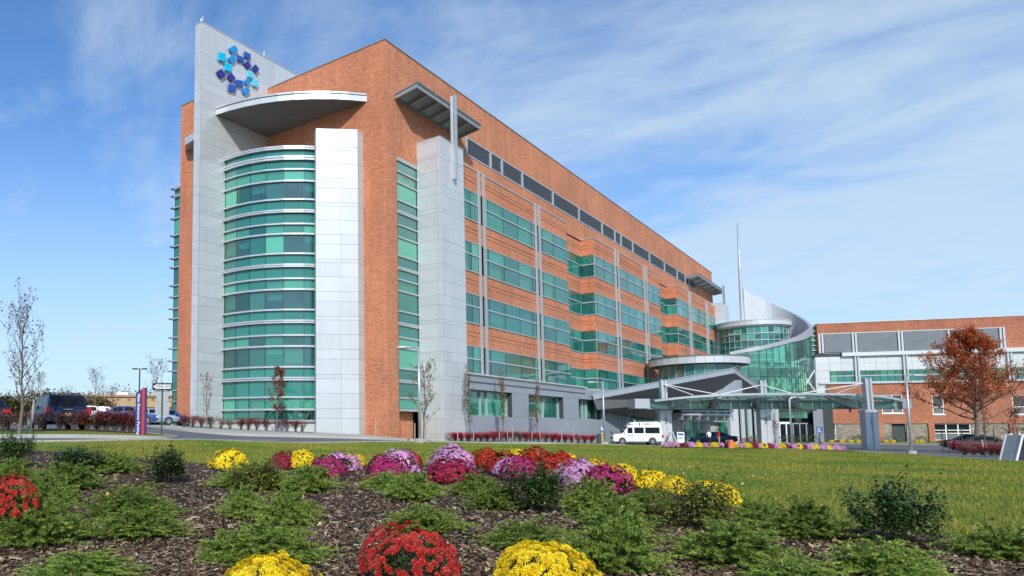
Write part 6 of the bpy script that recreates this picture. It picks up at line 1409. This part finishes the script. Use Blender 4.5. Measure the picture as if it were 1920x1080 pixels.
# ================================================================== VEHICLES
def paint(name, col, metal=.3): 
    m, t, b = mat(name); b.inputs['Base Color'].default_value = (*col, 1); b.inputs['Metallic'].default_value = 0; b.inputs['Roughness'].default_value = .32; b.inputs['Coat Weight'].default_value = .0; b.inputs['Specular IOR Level'].default_value = .3; b.inputs['Coat Roughness'].default_value = .05
    t.links.new(ramp(t, noise(t, 2, 4, .6, geo_pos(t)), [(.3, tuple(c*.9 for c in col)), (.7, tuple(min(1, c*1.08) for c in col))]), b.inputs['Base Color']); return m
M['red_light'] = simple('tail_lamp_red', (.55, .02, .015), .15, 0, .1, 8); M['head_light'] = simple('head_lamp', (.75, .78, .8), .1, .3, .1, 8); M['amber'] = simple('amber_lamp', (.85, .30, .03), .2); M['chrome'] = simple('chrome', (.7, .7, .72), .15, .9, .05, 2)
M['plate'] = simple('yellow_plate', (.62, .48, .18), .5, 0, .1, 9)
def loft(secs, name, mt, parent, bevel=0, smooth=False):
    """secs: list of (x, [(y,z)...]) closed loops, same count"""
    b = MB(); n = len(secs[0][1])
    for x, L_ in secs: b.v += [(x, y, z) for y, z in L_]
    for s_ in range(len(secs)-1):
        for k in range(n): a = s_*n+k; c = s_*n+(k+1) % n; b.f.append((a, c, c+n, a+n)); b.m.append(0)
    b.f.append(tuple(range(n))[::-1]); b.m.append(0); b.f.append(tuple(range((len(secs)-1)*n, len(secs)*n))); b.m.append(0)
    return b.build(name, mt, parent, smooth, bevel)
def wheel(o, x, y, r, w_, rimm='chrome'):
    sg = 1 if y > 0 else -1; b = MB()
    b.tube([(x, y-sg*w_, r), (x, y-sg*.03, r), (x, y, r)], [r, r, r*.93], 22); wv = b.build('wheel', M['black'], o, False)
    b = MB(); b.tube([(x, y-.005*sg, r), (x, y+.012*sg, r)], [r*.66, r*.62], 16); 
    rm = b.build('rim', M[rimm], wv); b = MB()
    for k in range(5): a = 2*pi*k/5; b.tube([(x+r*.4*cos(a), y+.013*sg, r+r*.4*sin(a)), (x+r*.4*cos(a), y+.02*sg, r+r*.4*sin(a))], r*.11, 6)
    b.build('rim_hole', M['dark'], wv)
def car(name, loc, rz, label, cat, L, W_, H, kind, mt, rim='chrome', group=None):
    o = empty(name, loc, label, cat, group, rz=rz); hw = W_/2
    # side silhouettes as stations: x from front(+) to rear(-): (x, z_low, z_belt(top of body))
    if kind == 'suv': body = [(.50, .42, .62), (.485, .30, .80), (.44, .27, .90), (.30, .25, 1.00), (.20, .25, 1.05), (-.46, .27, 1.08), (-.485, .32, 1.02), (-.50, .45, .75)]; gh = [(.22, 1.03, 1.06), (.10, 1.03, H-.06), (.02, 1.03, H-.01), (-.30, 1.05, H), (-.43, 1.05, H-.04), (-.475, 1.05, 1.10)]
    elif kind == 'van': body = [(.50, .40, .80), (.492, .32, 1.02), (.46, .30, 1.14), (.33, .30, 1.22), (.29, .30, 1.27), (-.485, .32, 1.30), (-.50, .36, 1.2)]; gh = [(.305, 1.2, 1.24), (.235, 1.2, 1.72), (.185, 1.2, 2.02), (-.47, 1.25, 2.02), (-.495, 1.25, 1.32)]
    elif kind == 'coupe': body = [(.50, .36, .55), (.48, .26, .70), (.42, .24, .78), (.22, .22, .86), (-.30, .22, .92), (-.46, .26, .94), (-.50, .38, .80)]; gh = [(.20, .84, .88), (.07, .86, H-.04), (-.02, .86, H), (-.16, .88, H-.02), (-.31, .90, .95)]
    else: body = [(.50, .38, .58), (.48, .28, .72), (.42, .25, .80), (.24, .23, .88), (-.30, .23, .95), (-.46, .26, .98), (-.50, .40, .82)]; gh = [(.24, .86, .90), (.10, .88, H-.05), (.0, .88, H), (-.18, .90, H-.02), (-.38, .93, .99)]
    secs = []
    for fx, zl, zb in body:
        q = .86 if abs(fx) > .495 else (.95 if abs(fx) > .47 else 1.0); zm = zl+(zb-zl)*.62
        secs.append((fx*L, [(-hw*q*.93, zl), (hw*q*.93, zl), (hw*q, zl+.12), (hw*q, zm), (hw*q*.93, zb), (-hw*q*.93, zb), (-hw*q, zm), (-hw*q, zl+.12)]))
    loft(secs, 'body', mt, o, .03)
    rt = {'van': .88, 'suv': .80}.get(kind, .74); secs = []; zb0 = gh[0][1]
    for fx, z0, z1 in gh:
        q = .93-(.93-rt)*min(1, max(0, (z1-z0)/(H-1.02 if kind != 'van' else .8))); secs.append((fx*L, [(-hw*.92, z0-.04), (hw*.92, z0-.04), (hw*q, z1), (-hw*q, z1)]))
    loft(secs, 'cabin', mt, o, .035)
    # windows set just proud of the cabin skin
    def side(x0, x1, f0, f1, nm='side_window'):
        for sg in (-1, 1):
            def P(x, f):
                # interpolate cabin cross section
                for k in range(len(gh)-1):
                    if gh[k+1][0]*L <= x <= gh[k][0]*L:
                        t = (gh[k][0]*L-x)/((gh[k][0]-gh[k+1][0])*L); z1 = gh[k][2]+(gh[k+1][2]-gh[k][2])*t; z0 = gh[k][1]-.04
                        yt = secs[k][1][2][0]+(secs[k+1][1][2][0]-secs[k][1][2][0])*t; return (x, sg*(hw*.92+(yt-hw*.92)*f+.008), z0+(z1-z0)*f)
                return (x, sg*hw, z0)
            xs_ = [x0+(x1-x0)*k/4 for k in range(5)]; b = MB()
            for k in range(4):
                q = [P(xs_[k], f0), P(xs_[k+1], f0), P(xs_[k+1], f1), P(xs_[k], f1)]; b.face(q)
            b.build(nm, M['carglass'], o)
    def end(k0, k1, f0, f1, nm, inset=.88):
        a, c = secs[k0], secs[k1]; up = Vector((a[0], 0, a[1][2][1])); dn = Vector((c[0], 0, c[1][2][1])); ya, yc = a[1][2][0]*inset, c[1][2][0]*inset
        p = up.lerp(dn, f0); q = up.lerp(dn, f1); y0 = ya+(yc-ya)*f0; y1 = ya+(yc-ya)*f1; nn_ = (dn-up).cross(Vector((0, 1, 0))).normalized()
        if nn_.z < 0: nn_ = -nn_
        nn_ *= .014; b = MB(); b.face([tuple(p+nn_+Vector((0, -y0, 0))), tuple(p+nn_+Vector((0, y0, 0))), tuple(q+nn_+Vector((0, y1, 0))), tuple(q+nn_+Vector((0, -y1, 0)))]); b.build(nm, M['carglass'], o)
    if kind == 'suv':
        for a, c in ((.115*L, .0*L), (-.02*L, -.18*L), (-.20*L, -.395*L)): side(a, c, .22, .86)
        end(1, 0, .1, .95, 'windscreen'); end(4, 5, .08, .90, 'rear_window', .9)
    elif kind == 'van':
        for a, c in ((.20*L, .10*L), (.065*L, -.125*L), (-.155*L, -.44*L)): side(a, c, .12, .88)
        end(2, 0, .08, .92, 'windscreen', .92)
    elif kind == 'coupe':
        side(.06*L, -.20*L, .35, .85); end(1, 0, .1, .95, 'windscreen'); 
    else:
        side(.10*L, -.06*L, .3, .86); side(-.08*L, -.25*L, .3, .86); end(1, 0, .1, .95, 'windscreen'); end(3, 4, .1, .9, 'rear_window')
    r = {'van': .37, 'suv': .37}.get(kind, .32); fx, bx_ = {'van': (.315, -.29), 'suv': (.31, -.29)}.get(kind, (.31, -.29))
    for x in (fx*L, bx_*L):
        for sg in (-1, 1):
            b = MB(); b.tube([(x, sg*(hw-.10), r+.02), (x, sg*(hw+.012), r+.02)], r*1.16, 20); b.build('wheel_arch', M['dark'], o); wheel(o, x, sg*(hw+.025), r, .22, rim)
    for e, nm, mt_ in ((1, 'headlight', 'head_light'), (-1, 'tail_light', 'red_light')):
        zb_ = body[1][2] if e > 0 else body[-2][2]; xe_ = e*.497*L
        for sg in (-1, 1):
            b = MB(); 
            if kind in ('suv', 'van') and e < 0: b.box(xe_-.09, xe_+.10, sg*hw*.97-.10, sg*hw*.97+.05, .78, 1.12)
            else: b.box(xe_-.12, xe_+.05, sg*hw*.78-.17, sg*hw*.78+.17, zb_-.22, zb_-.06)
            b.build(nm, M[mt_], o, bevel=.02)
    b = MB(); b.box(.485*L, .512*L, -hw*.92, hw*.92, .36, .56); b.build('front_bumper', M['chrome' if kind == 'van' else 'dark'], o, bevel=.03)
    b = MB(); b.box(-.512*L, -.485*L, -hw*.93, hw*.93, .40, .62); b.build('rear_bumper', M['dark'] if kind == 'suv' else mt, o, bevel=.03)
    b = MB(); b.box(-.512*L-.008, -.512*L, -.17, .17, .66 if kind == 'suv' else .45, .82 if kind == 'suv' else .6); b.build('number_plate', M['plate'], o)
    for sg in (-1, 1): x_ = gh[1][0]*L+.12; b = MB(); b.box(x_-.06, x_+.06, sg*(hw*.95), sg*(hw*.95)+sg*.18, gh[1][1]+.08, gh[1][1]+.26) if sg > 0 else b.box(x_-.06, x_+.06, sg*(hw*.95)-.18, sg*(hw*.95), gh[1][1]+.08, gh[1][1]+.26); b.build('wing_mirror', mt, o, bevel=.02)
    return o
def yaw_for(ang): return YAW+radians(ang)       # 0 = facing right across the view
g = gd(1190, 79.5)
VW = paint('white_van_paint', (.78, .80, .80), 0)
v = car('white_van', (g.x, g.y, g.z+.0), yaw_for(166), 'white raised roof passenger van with orange indicator and wheelchair service lettering', 'van', 5.75, 2.0, 2.05, 'van', VW); v.scale = (.87, .96, .97)
secs = [(.20*5.75, [(-.80, 1.98), (.80, 1.98), (.70, 2.06), (-.70, 2.06)]), (.13*5.75, [(-.86, 1.98), (.86, 1.98), (.76, 2.50), (-.76, 2.50)]), (-.42*5.75, [(-.88, 1.98), (.88, 1.98), (.78, 2.56), (-.78, 2.56)]), (-.475*5.75, [(-.86, 1.98), (.86, 1.98), (.72, 2.42), (-.72, 2.42)])]
loft(secs, 'raised_roof', VW, v, .04)
b = MB(); b.box(.496*5.75, .508*5.75, -.62, .62, .66, .9); b.build('grille', M['dark'], v)
for sg in (-1, 1): b = MB(); b.box(.47*5.75, .505*5.75, sg*.86-.09, sg*.86+.09, .66, .88); b.build('indicator', M['amber'], v)
SIDE = Matrix.Rotation(pi/2, 4, 'X')
M['vtext'] = simple('van_red_print', (.45, .05, .04), .5); M['vblue'] = simple('van_blue_print', (.04, .10, .4), .5)
# the side towards the viewer is local +y after the turn
def vside(name, txt, size, x, z, mt, yoff=.0, tilt=0): text_mesh(name, txt, size, M[mt], Matrix.Translation((x, 1.0+yoff, z)) @ Matrix.Rotation(pi, 4, 'Z') @ Matrix.Rotation(pi/2-tilt, 4, 'X') , v, .003, 1.0, .006)
vside('lettering', 'ABLE', .34, -1.15, 2.30, 'vtext', -.165, .17); vside('lettering', 'ABLE', .26, .72, 2.27, 'vblue', -.17, .17); vside('lettering', 'MOBILITY', .13, .95, .98, 'vblue', .012) if False else None
b = MB(); b.box(-.35, -.2, .835, .845, 2.12, 2.45); b.build('blue_mark', M['vblue'], v)
b = MB(); 
for k in range(6): b.box(.45+k*.13, .53+k*.13, 1.002, 1.008, .94, 1.03+.03*(k % 2))
b.build('door_print', M['vblue'], v)
b = MB(); b.tube([(.1, 0, 2.5), (.1, 0, 2.75)], .05, 8); b.build('beacon', M['white'], v)
# dark blue SUV, seen from behind and a little from its left
NAVY = paint('navy_paint', (.012, .022, .075), .4)
g = gd(107, 36.2); sv = car('blue_suv', (g.x, g.y, g.z+.03), yaw_for(180-58), 'dark navy SUV with roof rack seen from behind at the red bushes', 'car', 4.6, 2.02, 1.78, 'suv', NAVY); sv.scale = (1, 1, .93)
b = MB()
for sg in (-1, 1): b.tube([(.35, sg*.66, 1.78), (.25, sg*.66, 1.87), (-1.5, sg*.66, 1.88), (-1.62, sg*.66, 1.78)], .028, 6)
b.bar((.1, -.66, 1.87), (.1, .66, 1.87), .05, .03); b.bar((-1.2, -.66, 1.88), (-1.2, .66, 1.88), .05, .03); b.build('roof_rack', M['black'], sv)
b = MB(); b.box(-2.33, -2.30, -.22, .22, .98, 1.03); b.build('badge', M['chrome'], sv)
b = MB(); b.tube([(-.35, .80, 1.6), (-.35, .88, 2.05)], .012, 4); b.build('flag_pole', M['white'], sv); b = MB()
for k in range(5): b.box(-.36-.07*k-.07, -.36-.07*k, .872+.01*(k % 2), .878+.01*(k % 2), 1.80-.012*k, 2.02-.02*k, k % 2)
b.build('pennant', [M['red_light'], M['white']], sv)
g = gd(-22, 35.6); car('dark_saloon', (g.x, g.y, g.z+.03), yaw_for(180-64), 'dark blue car at the left edge beside the navy SUV', 'car', 4.6, 1.8, 1.45, 'sedan', paint('dark_blue_paint', (.015, .022, .05), .4))
MAR = paint('maroon_paint', (.09, .008, .014), .4); BLK = paint('black_paint', (.015, .018, .022), .3)
g = gd(1845, 62); cv = car('maroon_convertible', (g.x, g.y, g.z), yaw_for(-33), 'maroon convertible with black soft top parked under the oak', 'car', 4.9, 1.85, 1.36, 'coupe', MAR)
for c in cv.children:
    if c.name.startswith('cabin'): c.data.materials[0] = M['black']; c.name = 'soft_top'
g = gd(1824, 67.5); car('black_saloon', (g.x, g.y, g.z), yaw_for(-33), 'black saloon parked behind the maroon convertible', 'car', 4.9, 1.85, 1.5, 'sedan', BLK)
BLU = paint('midnight_blue_paint', (.012, .025, .09), .4)
g = gd(1332, 88); car('blue_saloon', (g.x, g.y, g.z+.05), yaw_for(155), 'dark blue saloon waiting at the entrance behind two people', 'car', 5.1, 1.85, 1.45, 'sedan', BLU)
COLS = [('silver', (.45, .47, .5)), ('pale blue', (.25, .33, .45)), ('blue', (.03, .08, .28)), ('white', (.7, .72, .72)), ('dark grey', (.08, .09, .1)), ('teal', (.05, .2, .22)), ('red', (.3, .02, .02))]
PK = [(172, 58, 3, 12, 'sedan', 'behind the red bushes right of the SUV'), (196, 60, 3, 8, 'sedan', 'second car right of the SUV'), (240, 56, 2, 15, 'sedan', 'left of the pylon sign'), (222, 80, 0, 30, 'sedan', 'farther back left of the pylon sign'), (252, 82, 2, 100, 'sedan', 'behind the pylon sign'), (286, 62, 1, 12, 'sedan', 'between the pylon and the one way sign'), (302, 84, 4, 92, 'suv', 'tall one behind the one way sign'), (316, 64, 2, 20, 'sedan', 'just left of the brick corner'), (326, 76, 5, 25, 'suv', 'touching the brick corner'), (205, 96, 4, 100, 'sedan', 'in the back row by the tan building')]
for i, (px, D, ci, ang, kd, wh) in enumerate(PK):
    g = gd(px, D); P_ = paint('car_paint_%s' % 'abcdefghijklm'[i], COLS[ci][1], .4); car('parked_car', (g.x, g.y, g.z), yaw_for(ang), '%s parked car %s' % (COLS[ci][0], wh), 'car', 4.5, 1.8, 1.75 if kd == 'suv' else 1.42, kd, P_, group='cars in the car park')

# ---- tan building far behind the car park
M['tan'] = simple('tan_render', (.50, .34, .19), .9, 0, .06, .3); M['tan2'] = simple('tan_shade_band', (.42, .28, .16), .9, 0, .06, .3)
TB = empty('tan_building', (0, 0, 0), 'long low tan building beyond the car park', 'building')
def tb(name, pa, pb, y0, y1, D, mt, th=.3): return plate(name, pa, D, pb, D, y0, y1, mt, th, TB)
tb('wall', 90, 345, 740, 790, 205, M['tan'], 12); tb('wall_band', 90, 345, 741, 744, 204.5, M['tan2'], .4); tb('wall_band', 90, 345, 762, 764, 204.5, M['tan2'], .4)
for k in range(9): a = 180+k*17; tb('window', a, a+6, 768, 777, 204.6, M['carglass'], .3)
for k in range(6): a = 195+k*22; tb('vent', a, a+5, 746, 749, 204.6, M['tan2'], .3)
tb('roof_unit', 196, 207, 734, 740, 208, M['trim_grey'], 3); tb('roof_unit', 216, 240, 735.5, 740, 208, M['white'], 3); tb('lower_wall', 90, 345, 778, 792, 200, M['dark'], .3)
b = MB(); D = 110
for k in range(46):
    px = 148+k*4.0; p = LD(px, D); g0 = zt(p.x, p.y); b.tube([(p.x, p.y, g0), (p.x, p.y, g0+2.4)], .03, 3)
p, q = LD(148, D), LD(330, D)
for h in (.6, 1.2, 1.8, 2.4): b.bar((p.x, p.y, 1.3+h), (q.x, q.y, 1.3+h), .03, .03)
fo = b.build('mesh_fence', M['dark']); tag(fo, 'thin dark fence in front of the tan building', 'fence')

# ================================================================== PEOPLE
M['skin'] = simple('skin', (.28, .15, .10), .6, 0, .05, 5); M['skin_light'] = simple('light_skin', (.5, .32, .24), .6, 0, .05, 5)
def cloth(n, c): return simple(n, c, .85, 0, .12, 6)
CL_ = {'navy': cloth('navy_cloth', (.02, .035, .14)), 'white': cloth('white_shirt', (.75, .75, .75)), 'red': cloth('red_jacket', (.5, .02, .02)), 'khaki': cloth('khaki_trousers', (.42, .32, .2)), 'dark': cloth('dark_trousers', (.02, .02, .025)), 'hair': cloth('dark_hair', (.02, .014, .01)), 'grey': cloth('grey_hair', (.3, .29, .28))}
def skin_body(J, E_, parent, name, mats, split):
    """joints (pos, radius), edges; Skin + Subdivision, then baked to one mesh; split(z, co) -> material"""
    me = bpy.data.meshes.new('b'); me.from_pydata([j[0] for j in J], E_, []); ob = link(bpy.data.objects.new('b', me))
    sk = ob.modifiers.new('s', 'SKIN'); sk.use_smooth_shade = True
    for i, j in enumerate(J): me.skin_vertices[0].data[i].radius = (j[1], j[1]*(j[2] if len(j) > 2 else 1)); me.skin_vertices[0].data[i].use_root = (i == 0)
    ob.modifiers.new('d', 'SUBSURF').levels = 1; bpy.context.view_layer.update()
    m2 = bpy.data.meshes.new_from_object(ob.evaluated_get(bpy.context.evaluated_depsgraph_get())); bpy.data.objects.remove(ob)
    m2.materials.clear()
    for m_ in mats: m2.materials.append(m_)
    for p in m2.polygons: p.material_index = split(p.center)
    m2.name = name; o = link(bpy.data.objects.new(name, m2)); o.parent = parent; return o
def person(px, D, rz, H, top, legs, hair, label, pose, sk='skin'):
    g = gd(px, D); o = empty('person', (g.x, g.y, g.z+.02), label, 'person', None, rz=rz); o.scale = (H/1.75,)*3; ln = pose.get('lean', 0); armL, armR = pose.get('arms', ((.26, .02, .80), (.26, .02, .80)))
    hd = (0, ln*.30+.01, 1.62-ln*.10)
    J = [((0, 0, .95), .145, .8), ((0, ln*.10, 1.15), .135, .75), ((0, ln*.2, 1.36), .165, .65), ((0, ln*.26, 1.47), .07), ((0, ln*.28, 1.53), .055), ((hd[0], hd[1], 1.60-ln*.1), .088, 1.1), ((hd[0], hd[1]+.01, 1.69-ln*.1), .078, 1.15),
         ((-.18, ln*.2, 1.40), .062), ((-.24, ln*.2+.02, 1.13), .047), ((-armL[0], armL[1], armL[2]+.06), .036), ((-armL[0], armL[1]+.02, armL[2]-.04), .032),
         ((.18, ln*.2, 1.40), .062), ((.24, ln*.2+.02, 1.13), .047), ((armR[0], armR[1], armR[2]+.06), .036), ((armR[0], armR[1]+.02, armR[2]-.04), .032),
         ((-.09, 0, .88), .09), ((-.10, pose.get('kL', .02), .48), .065), ((-.11, pose.get('fL', 0), .10), .045), ((-.12, pose.get('fL', 0)+.14, .045), .04), ((.09, 0, .88), .09), ((.10, pose.get('kR', .02), .48), .065), ((.11, pose.get('fR', 0), .10), .045), ((.12, pose.get('fR', 0)+.14, .045), .04)]
    E_ = [(0, 1), (1, 2), (2, 3), (3, 4), (4, 5), (5, 6), (2, 7), (7, 8), (8, 9), (9, 10), (2, 11), (11, 12), (12, 13), (13, 14), (0, 15), (15, 16), (16, 17), (17, 18), (0, 19), (19, 20), (20, 21), (21, 22)]
    sl = pose.get('sleeve', 1.0)
    def split(c):
        if c.z > 1.49-ln*.05 and abs(c.x) < .12: return 0
        if abs(c.x) > .19 and c.z < (sl if armL[2] < 1 else .9): return 0
        if c.z > .93: return 1
        return 3 if c.z < .09 else 2
    skin_body(J, E_, o, 'body', [M[sk], CL_[top], CL_[legs], M['black']], split)
    b = MB(); 
    for k in range(5):
        z = 1.645+.028*k-ln*.1; rr = (.098, .102, .096, .078, .04)[k]; b.prism([(hd[0]+rr*cos(t*pi/6), hd[1]-.012+rr*1.1*sin(t*pi/6)*(1 if sin(t*pi/6) < 0 else .72)) for t in range(12)], z, z+.0285)
    b.build('hair', CL_[hair], o)
    b = MB(); b.tube([(0, hd[1]+.10, 1.63-ln*.1), (0, hd[1]+.125, 1.60-ln*.1)], [.012, .018], 5); b.build('nose', M[sk], o)
FWD = YAW
person(1267, 82, FWD+pi, 1.75, 'navy', 'dark', 'hair', 'person in navy jacket and dark trousers standing left of the notice board', {})
person(1281, 82.5, FWD+pi-.4, 1.78, 'navy', 'dark', 'hair', 'person in bright navy jacket standing right of the notice board', {'fL': .08})
person(1327, 79.5, FWD, 1.72, 'white', 'dark', 'grey', 'person in white shirt seen from behind, leaning towards the blue car', {'lean': .5, 'arms': ((.22, .22, .86), (.22, .22, .86)), 'sleeve': 1.15}, 'skin_light')
person(1345, 79.5, FWD+.9, 1.78, 'red', 'khaki', 'hair', 'person in red jacket and khaki trousers beside the blue car', {'lean': .15, 'arms': ((.24, .18, .92), (.24, .10, .85)), 'fR': .12})
for i in range(0): pass
bpy.context.view_layer.update()
# put each building's Empty at its own base
for o_, base in ((BLD, (XC, YC, zt(XC, YC))), (ATR, (*LD(1450, 126), -1.0)), (ENT, (*LD(1320, 94), zt(*LD(1320, 94)))), (CNP, (*LD(1430, 80), zt(*LD(1430, 80)))), (TB, (*LD(250, 205), 2.0))):
    bv = Vector(base); o_.location = bv
    for c in o_.children: c.location = c.location-bv
bpy.context.view_layer.update()
